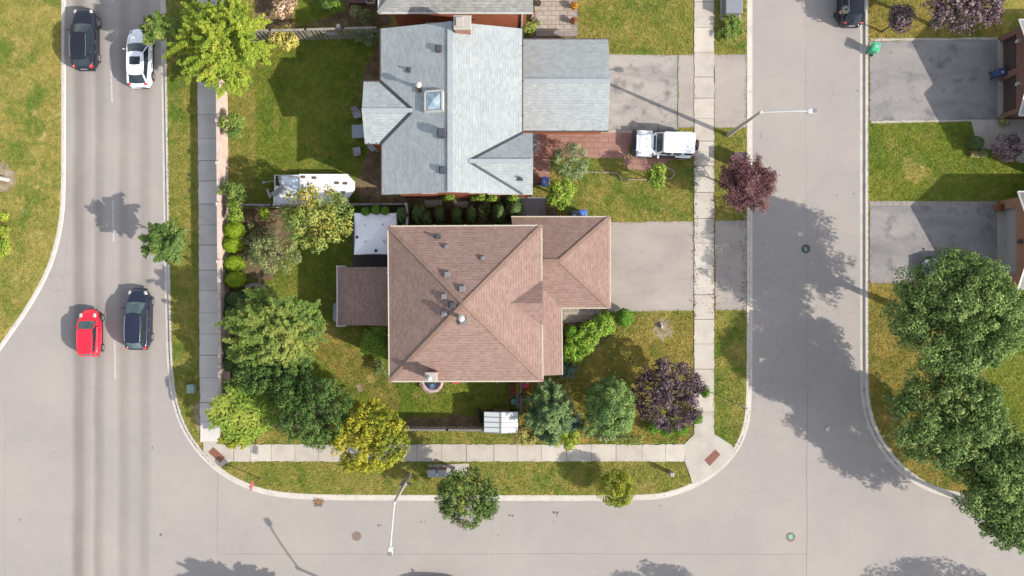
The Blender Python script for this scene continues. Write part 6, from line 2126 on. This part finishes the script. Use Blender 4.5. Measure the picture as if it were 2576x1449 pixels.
# ------------------------------------------------------------------ person leaning on the parked car
def skinlayer(me, radii):
    import bmesh
    bm = bmesh.new(); bm.from_mesh(me)
    L = bm.verts.layers.skin.verify()
    bm.verts.ensure_lookup_table()
    for v, r in zip(bm.verts, radii):
        v[L].radius = (r, r)
        v[L].use_root = v.index == 0
    bm.to_mesh(me); bm.free()
def person():
    f = G(2096.5, 42)
    o = empty("person", (f.x, f.y, 0), 0, "person in dark clothes, white shoes and a straw sun hat, leaning on the black car", "person")
    skin = plain("skin", (.42, .25, .17, 1), .6)
    dark = plain("dark_cloth", (.02, .02, .026, 1), .85)
    J, E, R = [], [], []
    def j(x, y, z, r, par=None):
        J.append((x, y, z)); R.append(r)
        if par is not None: E.append((par, len(J) - 1))
        return len(J) - 1
    # x = towards the car
    pel = j(.17, 0, .92, .145)
    waist = j(.23, 0, 1.08, .125, pel)
    chest = j(.28, 0, 1.30, .15, waist)
    neck = j(.30, 0, 1.46, .055, chest)
    head = j(.32, 0, 1.56, .085, neck)
    crown = j(.33, 0, 1.66, .085, head)
    nose = j(.42, 0, 1.585, .018, head)
    for s in (-1, 1):
        hip = j(.14, s * .10, .86, .10, pel)
        knee = j(.06, s * .115, .48, .062, hip)
        ank = j(-.03, s * .12, .09, .042, knee)
        toe = j(.06, s * .13, .05, .035, ank)
        sh = j(.28, s * .18, 1.40, .06, chest)
        el = j(.34, s * .25, 1.14, .042, sh)
        wr = j(.48, s * .20, 1.0, .028, el)
        palm = j(.55, s * .19, .99, .03, wr)
        for q in range(4):
            k1 = j(.60, s * (.165 + .016 * q), .985 + .004 * q, .009, palm)
            j(.645 - .006 * abs(q - 1.5), s * (.165 + .017 * q), .965, .008, k1)
        t1 = j(.57, s * .155, .985, .01, palm)
        j(.605, s * .135, .972, .009, t1)
    me = bpy.data.meshes.new("person_body")
    me.from_pydata(J, E, [])
    b = bpy.data.objects.new("body", me); COL.objects.link(b); b.parent = o
    skinlayer(me, R)
    b.modifiers.new("skin", 'SKIN')
    sb = b.modifiers.new("sub", 'SUBSURF'); sb.levels = 1; sb.render_levels = 1
    me.materials.append(skin)
    # clothes follow the body
    def clothes(name, idx, grow, mat):
        mp = {i: k for k, i in enumerate(idx)}
        m2 = bpy.data.meshes.new(name)
        m2.from_pydata([J[i] for i in idx], [(mp[a], mp[c]) for a, c in E if a in mp and c in mp], [])
        q = bpy.data.objects.new(name, m2); COL.objects.link(q); q.parent = o
        skinlayer(m2, [R[i] + grow for i in idx])
        q.modifiers.new("skin", 'SKIN'); s_ = q.modifiers.new("sub", 'SUBSURF'); s_.levels = 1; s_.render_levels = 1
        m2.materials.append(mat)
    st = 7
    per = 8 + 8 + 2
    legs, arms = [], []
    for k in range(2):
        b0 = st + k * per
        legs += [b0, b0 + 1, b0 + 2]; arms += [b0 + 4, b0 + 5]
    clothes("trousers", [pel] + legs, .03, dark)
    clothes("top", [waist, chest] + arms, .04, plain("beige_top", A(150, 146, 128), .85))
    for s in (-1, 1):
        m = MB(); m.smooth = True
        m.ball((.03, s * .125, .055), .075, 6, (1.9, .72, .75)); m.build("shoe", M['white'], o, False)
        m = MB(); m.smooth = True; m.ball((.395, s * .035, 1.61), .014, 5); m.build("eye", M['trim'], o, False)
        m = MB(); m.smooth = True; m.ball((.325, s * .088, 1.59), .024, 5, (.9, .5, 1.2)); m.build("ear", skin, o, False)
    m = MB(); m.smooth = True; m.ball((.30, 0, 1.64), .108, 8, (1, .9, 1)); m.build("hair", M['trim'], o, False)
    m = MB(); m.smooth = True
    m.lathe((.33, 0, 1.66), [(.10, .06), (.115, .0), (.23, -.02), (.315, -.035), (.31, -.05), (.2, -.035), (.115, -.015)], 24)
    m.build("hat", plain("straw", A(186, 180, 156), .9, var=.2, scale=20), o, False)
    m = MB(); m.lathe((.33, 0, 1.70), [(.095, 0), (.085, .045), (.05, .06)], 16); m.build("hat_crown", plain("hat_dark", (.03, .035, .03, 1), .9), o, False)
person()

# ------------------------------------------------------------------ trees and plants
G3 = lambda *c: [tuple(x for x in q) for q in c]
M['lf_lime'] = leafmat("lime_leaves", [(.065, .105, .014), (.115, .16, .018), (.17, .20, .024), (.23, .235, .034)])
M['lf_green'] = leafmat("green_leaves", [(.028, .055, .014), (.05, .085, .02), (.085, .12, .03), (.13, .15, .04)])
M['lf_mid'] = leafmat("mid_leaves", [(.04, .07, .016), (.07, .11, .022), (.11, .14, .03), (.16, .17, .04)])
M['lf_fresh'] = leafmat("fresh_leaves", [(.045, .085, .012), (.085, .135, .018), (.13, .18, .026), (.2, .22, .04)])
M['lf_dark'] = leafmat("dark_leaves", [(.016, .034, .012), (.03, .052, .018), (.05, .075, .026), (.07, .10, .034)])
M['lf_maple'] = leafmat("maple_leaves", [(.026, .050, .015), (.052, .086, .024), (.10, .14, .040), (.20, .235, .085)])
M['lf_autumn'] = leafmat("autumn_leaves", [(.045, .07, .018), (.085, .12, .03), (.14, .16, .036), (.22, .19, .04), (.32, .19, .05)])
M['lf_gold2'] = leafmat("golden_leaves", [(.05, .075, .012), (.12, .135, .016), (.22, .20, .018), (.32, .23, .03)])
M['lf_olive'] = leafmat("olive_leaves", [(.05, .07, .025), (.09, .11, .04), (.14, .155, .06), (.2, .2, .09)])
M['lf_sage'] = leafmat("sage_leaves", [(.05, .075, .035), (.09, .12, .055), (.14, .17, .075), (.19, .21, .11)])
M['lf_purple'] = leafmat("purple_leaves", [(.022, .014, .020), (.042, .026, .033), (.085, .058, .062), (.20, .15, .15)], .18)
M['lf_plum'] = leafmat("plum_leaves", [(.034, .014, .017), (.058, .024, .027), (.09, .045, .044), (.15, .09, .075)], .2)
M['lf_cedar'] = leafmat("cedar_leaves", [(.03, .062, .022), (.056, .10, .03), (.11, .16, .046), (.19, .225, .07)])
M['lf_cedar2'] = leafmat('loose_cedar_leaves', [(.04, .07, .03), (.075, .115, .042), (.125, .165, .06), (.19, .21, .085)])
M['lf_straw2'] = leafmat('straw_bush_leaves', [(.07, .075, .025), (.14, .135, .04), (.22, .19, .06), (.3, .25, .09)])
M['lf_peren'] = leafmat('perennial_leaves', [(.045, .10, .012), (.08, .155, .018), (.13, .21, .025), (.22, .26, .045)])
M['lf_blue'] = leafmat("blue_spruce", [(.04, .075, .06), (.07, .115, .09), (.11, .16, .12)])
M['lf_globe'] = leafmat("yellow_globe", [(.06, .10, .008), (.11, .16, .010), (.17, .21, .014)])
M['lf_boxw'] = leafmat("boxwood", [(.03, .075, .008), (.055, .12, .012), (.09, .17, .016)])
M['lf_flower'] = leafmat("pale_flowers", [(.07, .085, .025), (.2, .14, .06), (.34, .22, .16), (.42, .31, .25)])
M['lf_yellow'] = leafmat("yellow_bush", [(.15, .14, .025), (.26, .225, .05), (.36, .30, .10)])

T = tree
# left side street trees
T("locust_tree", "large bright yellow-green feathery tree over the left pavement at the top", "tree", 562, 112, 4.2, 118, 118, 2.4, M['lf_lime'], 'feather', 110, .42, .135, .62, 11, tr=.13)
T("street_tree", "small green street tree leaning over the white car's bonnet", "tree", 402, 76, 3.8, 48, 42, 1.1, M['lf_mid'], 'feather', 30, .42, .17, .6, 12, tr=.07, group="young street trees on the left verge")
T("street_tree", "small dark green street tree at the right kerb, below the white car", "tree", 412, 607, 3.9, 58, 52, 1.2, M['lf_green'], 'feather', 34, .42, .17, .62, 13, tr=.07, group="young street trees on the left verge", tb=(.1, .85))
T("shrub", "pale lime shrub at the left edge, below the white lamp", "shrub", 2, 592, .7, 38, 66, .6, M['lf_lime'], 'clump', 26, .35, .15, .6, 14, trunk=False)
# along the precast wall
T("shrub", "round green shrub alone against the precast wall", "shrub", 583, 318, 2.0, 36, 38, .9, M['lf_mid'], 'clump', 26, .34, .16, .62, 15, tr=.05)
T("shrub", "leafy green shrub against the wall, above the yellow globes", "shrub", 583, 486, 2.0, 40, 32, 1.0, M['lf_mid'], 'clump', 26, .34, .16, .62, 16, tr=.05)
T("shrub", "lower green shrub just above the yellow globe bushes", "shrub", 594, 528, 1.8, 30, 32, .9, M['lf_fresh'], 'clump', 20, .32, .16, .62, 17, tr=.05)
gl = [(591, 580, 27, 23, "yellow-green globe bush, top one of the four by the wall"), (587, 616, 26, 20, "yellow-green globe bush, second from the top by the wall"),
      (590, 663, 26, 22, "yellow-green globe bush, third from the top by the wall"), (593, 703, 27, 22, "yellow-green globe bush, lowest of the four by the wall")]
for i, (x, y, rx, ry, lab) in enumerate(gl):
    T("globe_bush", lab, "bush", x, y, 1.1, rx, ry, .95, M['lf_globe'], 'ball', 1, .3, .085, 1.5, 20 + i, "globe bushes along the precast wall", tr=.04, aspect=.7)
dk = [(594, 752, 26, 20, "dark green globe bush just below the yellow ones"), (586, 786, 22, 22, "dark green globe bush partly under the feathery tree"), (577, 872, 22, 20, "dark green globe bush by the wall beside the feathery tree"),
      (580, 912, 24, 22, "lowest dark green globe bush by the wall"), (630, 755, 26, 22, "dark green globe bush inside the stone ring's left side")]
for i, (x, y, rx, ry, lab) in enumerate(dk):
    T("globe_bush", lab, "bush", x, y, 1.0, rx, ry, .9, M['lf_dark'], 'ball', 1, .3, .09, 1.5, 30 + i, "globe bushes along the precast wall", tr=.04, aspect=.7, tb=(.3, 1))
T("shrub", "small leafy plant inside the stone ring", "plant", 652, 742, .55, 17, 22, .35, M['lf_fresh'], 'clump', 12, .2, .13, .6, 36, trunk=False)
# back garden trees
T("autumn_tree", "broad tree with orange-tinted leaves over the white trailer", "tree", 798, 548, 4.4, 96, 92, 2.0, M['lf_autumn'], 'clump', 120, .40, .2, .42, 40, tr=.13, tb=(-.05, .76), spots=[(-.6, .5, .35, .5), (-.1, .25, .35, .35), (.2, .75, .3, .4), (.3, -.3, .3, .3)])
T("shrub", "loose pale olive bush below the orange-tinted tree", "bush", 692, 640, 2.2, 74, 54, 1.0, M['lf_olive'], 'clump', 70, .32, .14, .36, 41, tr=.06, core=.1)
T("shrub", "bright lime bush at the mid fence", "bush", 666, 540, 1.6, 17, 20, .6, M['lf_globe'], 'clump', 12, .25, .14, .6, 42, tr=.04)
T("shrub", "dull olive bush left of the orange-tinted tree", "bush", 648, 604, 1.0, 58, 52, .6, M['lf_olive'], 'clump', 44, .3, .14, .4, 43, trunk=False, tb=(0, .6))
T("feathery_tree", "wide feathery green tree with yellowing middle in the left garden", "tree", 688, 832, 4.3, 128, 98, 1.9, M['lf_mid'], 'feather', 104, .44, .14, .60, 44, tr=.12, spots=[(.35, -.15, .4, .35), (.1, -.6, .3, .3)])
T("dense_tree", "dark green tree between the feathery tree and the corner thicket", "tree", 688, 930, 4.0, 108, 84, 1.7, M['lf_green'], 'clump', 90, .50, .14, .55, 45, sub=9, jit=.3, tr=.12, tb=(-.25, .7))
T("dense_tree", "big dark green tree beside the golden tree", "tree", 800, 1034, 4.4, 114, 100, 2.2, M['lf_green'], 'clump', 110, .54, .14, .52, 46, sub=9, jit=.3, tr=.14, tb=(-.25, .75), spots=[(-.7, .3, .3, .35)])
T("sumac_tree", "yellow-green fern-leaved tree at the lower left corner", "tree", 612, 1044, 3.2, 108, 82, 1.3, M['lf_fresh'], 'frond', 76, .72, .2, 1.2, 47, tr=.09, aspect=.42, tb=(.05, 1.0), spots=[(-.6, .2, .5, .4), (.1, -.1, .35, .5)])
T("shrub", "sparse golden shrub over the corner pavement", "shrub", 590, 1100, 2.2, 44, 26, .6, M['lf_gold2'], 'feather', 20, .34, .16, .5, 48, tr=.05, tb=(.1, .7))
T("golden_tree", "bright golden-yellow tree over the bottom pavement", "tree", 928, 1100, 4.2, 106, 100, 2.0, M['lf_gold2'], 'clump', 150, .48, .14, .62, 49, sub=9, jit=.3, tr=.12, spots=[(.7, -.1, .4, -.35), (-.5, .6, .3, .2)])
T("sumac_shrub", "fern-leaved green shrub at the brown house's rear corner", "shrub", 938, 858, 2.0, 46, 60, .8, M['lf_fresh'], 'frond', 12, .5, .17, .9, 50, tr=.05, tb=(.05, .75))
T("shrub", "small olive shrub at the brown house's south-west corner", "shrub", 958, 926, .8, 20, 24, .5, M['lf_olive'], 'clump', 14, .25, .13, .5, 51, trunk=False, tb=(0, .6))
T("shrub", "green understorey bush between the wall and the dark trees", "bush", 604, 970, 2.2, 48, 40, .8, M['lf_green'], 'clump', 34, .34, .16, .5, 52, tr=.05)
T("shrub", "mid-green understorey bush between the corner tree and the big dark tree", "bush", 708, 1000, 2.6, 58, 46, .8, M['lf_mid'], 'clump', 44, .36, .16, .5, 53, tr=.05)
T("shrub", "olive understorey bush right under the feathery tree", "bush", 740, 905, 1.8, 52, 34, .6, M['lf_green'], 'clump', 34, .34, .16, .5, 54, tr=.05)
# top garden
T("flower_bush", "bush full of pale pink blossom at the top", "bush", 716, 18, 1.2, 36, 34, .7, M['lf_flower'], 'clump', 30, .3, .17, .6, 60, tr=.05)
T("yellow_bush", "pale yellow bush leaning over the top board fence", "bush", 716, 98, 1.9, 40, 34, .8, M['lf_yellow'], 'clump', 34, .3, .16, .5, 61, tr=.05)
for i, (x, y, rx, ry, mt, lab) in enumerate(((850, 16, 26, 22, 'lf_fresh', "bright green bush in the top garden"), (822, 12, 22, 20, 'lf_green', "dark green bush left of the bright green one in the top garden"), (895, 28, 18, 18, 'lf_olive', "olive bush below the top deck"), (922, 44, 18, 24, 'lf_olive', "sprawling olive bush by the taupe house's corner"))):
    T("shrub", lab, "bush", x, y, 1.0, rx, ry, .6, M[mt], 'clump', 18, .26, .15, .5, 62 + i, tr=.04)
T("fern_shrub", "green fern-like shrub leaning from the fence at the grey house's corner", "shrub", 926, 92, 1.2, 36, 22, .5, M['lf_sage'], 'feather', 18, .3, .15, .5, 67, tr=.04, tb=(0, .6))
T("shrub", "golden-brown bush at the taupe house's front corner", "bush", 1326, 72, 1.0, 24, 24, .6, M['lf_autumn'], 'clump', 20, .26, .14, .6, 68, tr=.04, tb=(.1, .75))
T("shrub", "small olive plant by the patio chair", "plant", 1349, 58, .6, 12, 12, .4, M['lf_olive'], 'clump', 10, .17, .11, .6, 69, trunk=False)
T("weeds", "weedy green clump growing below the grey utility cabinet", "plant", 1838, 66, .6, 32, 40, .45, M['lf_mid'], 'feather', 24, .28, .14, .5, 70, trunk=False, tb=(.1, .8))
# yew columns and balls between the two houses
for i, (x, y, rx, ry, lab) in enumerate(((1012, 540, 17, 24, "dark green yew column right of the white gazebo"), (1056, 538, 22, 30, "widest dark yew between the two houses"), (1074, 548, 13, 20, "slim dark yew beside the widest one"),
        (1106, 538, 15, 24, "dark yew below the left white slab's end"), (1149, 540, 16, 24, "dark yew in the middle of the row between the houses"), (1184, 540, 14, 22, "dark yew left of the pale-flecked bush"),
        (1256, 536, 20, 28, "dark yew with one bright shoot, near the green bench"), (1292, 528, 26, 24, "dark spreading bush right of the green bench"))):
    T("yew_bush", lab, "bush", x, y, 1.5, rx, ry, 1.2, M['lf_dark'], 'spire', 1, .3, .11, 1.0, 80 + i, "yews between the two houses", tr=.05, tb=(.25, 1))
T("shrub", "brownish bush with pale flecks between the yews", "bush", 1218, 536, 1.0, 24, 26, .7, M['lf_olive'], 'clump', 18, .28, .13, .45, 89, tr=.04, tb=(0, .7))
for i, (x, y, r, lab) in enumerate(((920, 532, 11, "small round clipped bush, left of three behind the gazebo"), (946, 528, 12, "largest round clipped bush, middle of three behind the gazebo"), (969, 531, 11, "small round clipped bush, right of three behind the gazebo"))):
    T("ball_bush", lab, "bush", x, y, 2.1, r, r, .45, M['lf_boxw'], 'ball', 1, .3, .085, 1.5, 90 + i, "clipped balls behind the gazebo", tr=.03, aspect=.7)
for i, (x, y, rx, lab) in enumerate(((1128, 498, 18, "green vine at the middle of the orange wall"), (1205, 497, 26, "pale green vine spreading along the orange wall"), (1240, 500, 20, "vine with pale flowers on the orange wall near the bench"), (1290, 497, 16, "vine at the orange wall's right end"))):
    T("climbing_vine", lab, "vine", x, y, 1.6, rx, 7, 1.3, M['lf_fresh'], 'clump', 18, .22, .15, .6, 95 + i, "vines on the orange wall", tr=.03)
# grey house's front lawn
T("shrub", "silvery green airy bush on the grey house's front path", "bush", 1436, 408, 1.8, 54, 50, .95, M['lf_sage'], 'clump', 60, .3, .13, .42, 100, tr=.05, core=.1)
T("garden_tree", "fresh green small tree at the grey house's front corner", "tree", 1410, 486, 2.4, 42, 46, 1.2, M['lf_fresh'], 'clump', 46, .34, .17, .6, 101, tr=.07, spots=[(.7, 0, .5, .25)])
T("garden_tree", "small fresh green tree within the stone block edging", "tree", 1653, 446, 2.1, 33, 34, 1.0, M['lf_fresh'], 'clump', 28, .32, .17, .55, 102, tr=.06)
T("plum_tree", "red-leaved plum tree with thin airy branches over the right street", "tree", 1880, 462, 3.4, 72, 78, 1.4, M['lf_plum'], 'feather', 52, .72, .13, .17, 103, tr=.08)
# brown house's front garden
T("ball_bush", "round clipped bush at the garage's corner, dark on its left", "bush", 1571, 799, 1.0, 22, 23, .75, M['lf_boxw'], 'ball', 1, .3, .085, 1.5, 110, tr=.04, aspect=.7)
T("ball_bush", "half hidden clipped ball behind the lime perennials", "bush", 1436, 836, .7, 16, 20, .5, M['lf_boxw'], 'ball', 1, .3, .085, 1.5, 111, tr=.04, aspect=.7)
def perennial(px, py, r, seed, lab):
    T("perennials", lab, "plant", px, py, .8, r * 1.3, r * 1.3, .65, M['lf_peren'], 'clump', 64, .26, .19, .7, seed, "lime perennials in the bed by the porch", trunk=False, aspect=.36, tb=(.1, 1.1))
perennial(1522, 815, 26, 112, "lime perennials at the bed's upper right end, next to the clipped ball")
perennial(1490, 838, 30, 113, "lime perennials second from the bed's upper right end")
perennial(1462, 864, 31, 114, "lime perennials in the lower middle of the porch bed")
perennial(1440, 888, 24, 115, "yellow-tipped lime perennials at the bed's lower left end")
def spiky(label, px, py, h, r, n, mat, seed):
    rng = np.random.default_rng(seed)
    b = GB(px, py)
    o = empty("blue_conifer", (b.x, b.y, ZB), 0, label, "shrub")
    Ps, Ns, Ds = [], [], []
    for i in range(n):
        th = rng.random() * 6.283; el = rng.uniform(.05, 1.3)
        d = np.array([math.cos(th) * math.cos(el), math.sin(th) * math.cos(el), math.sin(el) * h / r])
        k = 60
        t = .1 + .9 * rng.random(k)
        Ps.append(np.array([b.x, b.y, ZB + .15]) + d * r * t[:, None] + rng.normal(0, .05, (k, 3)) * (1.15 - t)[:, None]); Ns.append(np.tile([0, 0, 1.0], (k, 1))); Ds.append(np.tile(d, (k, 1)))
    P, N, D_ = map(np.concatenate, (Ps, Ns, Ds))
    leaf_object("crown", P, N, np.full(len(P), .2), rng.random(len(P)), mat, o, .22, .5, seed, D_)
    one(lambda m: m.tube((b.x, b.y, ZB), (b.x, b.y, ZB + h * .7), .04, .02, 6), "trunk", M['bark'], o)
spiky("blue-green spiky conifer at the porch roof's lower corner", 1424, 928, .9, .95, 46, M['lf_blue'], 120)
spiky("dark blue-green conifer between the two big cedars", 1440, 1062, .9, .95, 44, M['lf_blue'], 121)
T("loose_cedar", "loose feathery cedar right of the white shed", "tree", 1382, 1038, 2.4, 56, 72, 1.9, M['lf_cedar2'], 'feather', 76, .42, .15, .62, 122, tr=.1, tb=(-.1, .8), spots=[(.4, .2, .4, .2)])
T("dense_cedar", "dense blue-green cedar between the loose cedar and the purple maple", "tree", 1536, 1024, 2.9, 70, 78, 2.6, M['lf_cedar'], 'clump', 230, .36, .12, .5, 123, tr=.1, core=.3)
T("purple_maple", "round dark purple maple by the right-hand pavement", "tree", 1680, 994, 3.0, 96, 96, 1.7, M['lf_purple'], 'clump', 150, .42, .17, .52, 124, sub=9, jit=.3, tr=.13)
T("shrub", "straw-yellow bush at the shed's right corner", "bush", 1322, 1090, 1.5, 33, 34, .9, M['lf_straw2'], 'clump', 56, .26, .12, .6, 125, tr=.04)
T("shrub", "bright yellow-green bush hanging over the bottom pavement", "bush", 1424, 1104, 1.3, 42, 30, .7, M['lf_lime'], 'clump', 30, .26, .15, .5, 126, tr=.04, tb=(.0, .85))
T("shrub", "sparse yellow-green bush below the dense cedar", "bush", 1590, 1100, 1.0, 30, 24, .5, M['lf_mid'], 'clump', 18, .22, .14, .3, 127, tr=.03)
for i, (x, y, rx, ry, lab) in enumerate(((1644, 1076, 22, 18, "dark hedge bush under the purple maple's lower left side"), (1676, 1086, 20, 14, "bright hedge bush under the purple maple's bottom"), (1714, 1080, 22, 16, "bright hedge bush under the purple maple's lower right side"),
        (1752, 1046, 16, 22, "hedge bush right of the purple maple near the pavement"), (1773, 986, 12, 18, "hedge bush at the purple maple's right side, overhanging the pavement"))):
    T("hedge_bush", lab, "bush", x, y, .7, rx, ry, .5, M['lf_boxw'], 'clump', 14, .24, .11, .7, 130 + i, "hedge bushes round the purple maple", trunk=False)
T("shrub", "low green bush at the foot of the two cedars", "bush", 1478, 1082, .9, 28, 22, .5, M['lf_cedar'], 'clump', 22, .24, .12, .55, 136, trunk=False)
T("shrub", "low grassy bush below the dense cedar, beside the pavement", "bush", 1540, 1100, .5, 44, 12, .35, M['lf_sage'], 'clump', 24, .2, .12, .45, 137, trunk=False)
# verge trees at the bottom
T("round_tree", "round dark green tree with bronze patches on the bottom verge", "tree", 1178, 1250, 4.0, 88, 80, 1.9, M['lf_autumn'], 'clump', 80, .52, .14, .55, 140, sub=9, jit=.3, tr=.11, tb=(-.35, .42), spots=[(.0, .1, .35, .45), (.0, -.45, .25, .4), (-.35, -.05, .2, .3)])
T("young_tree", "small yellow-green tree at the bottom kerb", "tree", 1550, 1228, 2.0, 49, 50, 1.0, M['lf_gold2'], 'clump', 64, .34, .13, .55, 141, tr=.05, tb=(0, .62))
# right side: maples
T("maple_tree", "largest dark green maple, upper one of the right-hand maples", "tree", 2402, 788, 7.2, 176, 172, 3.7, M['lf_maple'], 'clump', 150, .92, .18, .5, 150, sub=11, jit=.26, tr=.25, group="maples on the right verge")
T("maple_tree", "dark green maple below the largest one", "tree", 2374, 1044, 6.3, 152, 144, 3.1, M['lf_maple'], 'clump', 120, .84, .18, .5, 151, sub=11, jit=.26, tr=.22, group="maples on the right verge")
T("maple_tree", "dark maple at the right edge, overhanging the bottom street's kerb", "tree", 2508, 1190, 6.0, 132, 132, 2.9, M['lf_maple'], 'clump', 110, .80, .18, .5, 152, sub=11, jit=.26, tr=.2, group="maples on the right verge")
T("maple_tree", "lowest maple, in the bottom right of the picture", "tree", 2548, 1316, 5.6, 98, 76, 2.1, M['lf_maple'], 'clump', 60, .68, .18, .5, 153, sub=11, jit=.26, tr=.18, group="maples on the right verge")
T("purple_tree", "purple-leaved tree at the top right with silvery tips", "tree", 2430, 4, 5.2, 112, 82, 1.9, M['lf_purple'], 'clump', 110, .48, .18, .45, 154, sub=9, jit=.3, tr=.14, tb=(.1, 1.15))
T("purple_tree", "lower drooping branch-heavy purple tree left of the bigger one at the top right", "tree", 2268, 46, 3.4, 36, 38, .9, M['lf_purple'], 'clump', 30, .36, .18, .45, 155, tr=.07, tb=(.0, .9))
T("purple_bush", "purple bush in front of the red brick house", "bush", 2532, 372, 1.6, 42, 38, 1.0, M['lf_purple'], 'clump', 50, .3, .13, .6, 156, tr=.06, tb=(.15, 1.1))
T("ball_bush", "dark round bush on the red brick house's lawn", "bush", 2454, 360, .8, 19, 18, .6, M['lf_dark'], 'ball', 1, .3, .09, 1.4, 157, tr=.04, tb=(.3, .9))
T("ball_bush", "small yellowish round bush beside the dark round one", "bush", 2475, 384, .45, 13, 12, .32, M['lf_olive'], 'ball', 1, .3, .08, 1.4, 158, trunk=False, tb=(.2, .9))
T("grass_tuft", "pale straw grass tuft below the dark round bush", "plant", 2450, 388, .3, 16, 9, .22, M['lf_straw'], 'feather', 16, .2, .14, .5, 159, trunk=False, tb=(.5, 1.3))
# trees outside the frame whose shadows fall into it
T("roadside_tree", "feathery tree below the bottom edge, its shadow at the lower left", "tree", 715, 1590, 4.0, 110, 60, 1.6, M['lf_green'], 'feather', 44, .42, .2, .5, 160, tr=.1, z0=0)
T("roadside_tree", "round tree below the bottom edge, its shadow at the bottom middle", "tree", 1900, 1660, 4.6, 125, 100, 2.0, M['lf_green'], 'clump', 60, .6, .24, .5, 161, tr=.12, z0=0)
T("roadside_tree", "large tree below the bottom edge, its shadow at the lower right", "tree", 2780, 1800, 6.5, 215, 190, 3.0, M['lf_green'], 'clump', 130, .8, .28, .5, 162, tr=.2, z0=0)

# fallen leaves gathered in the gutters and along the pavement
def litter():
    rng = np.random.default_rng(5)
    P = []
    for path, w, sd, k, (lo, hi) in ((mid_edge, .27, 1, 900, (-1e9, 1e9)), (east_edge, .33, 1, 700, (-1e9, 1e9))):
        q = offset(path, w * sd)
        seg = np.array([(a.x, a.y) for a in q])
        for _ in range(k):
            i = rng.integers(0, len(q) - 1); t = rng.random()
            p = seg[i] * (1 - t) + seg[i + 1] * t
            if abs(p[0]) > 42 or abs(p[1]) > 24: continue
            if math.sin(p[1] * .9) + math.sin(p[0] * .7 + 1) < rng.normal(.4, .8): continue
            P.append((p[0] + rng.normal(0, .05), p[1] + rng.normal(0, .05), .03))
    for _ in range(900):
        x, y = rng.uniform(1735, 1890), rng.uniform(380, 800)
        side = rng.choice([1748, 1796, 1870])
        p = GB(side + rng.normal(0, 4), y) if rng.random() < .7 else GB(x, y)
        P.append((p.x, p.y, ZB + .09))
    for _ in range(160):
        p = G(1893 + abs(rng.normal(0, 90)), rng.uniform(450, 1150)); P.append((p.x, p.y, .012))
    P = np.array(P)
    o = leaf_object("fallen_leaves", P, np.tile([0, 0, 1.0], (len(P), 1)), np.full(len(P), .085), rng.random(len(P)), M['lf_litter'], None, .7, .25, 9)
    tag(o, kind='stuff')
M['lf_litter'] = leafmat("dry_leaf_litter", [(.03, .015, .012), (.07, .035, .022), (.14, .08, .04)])
litter()
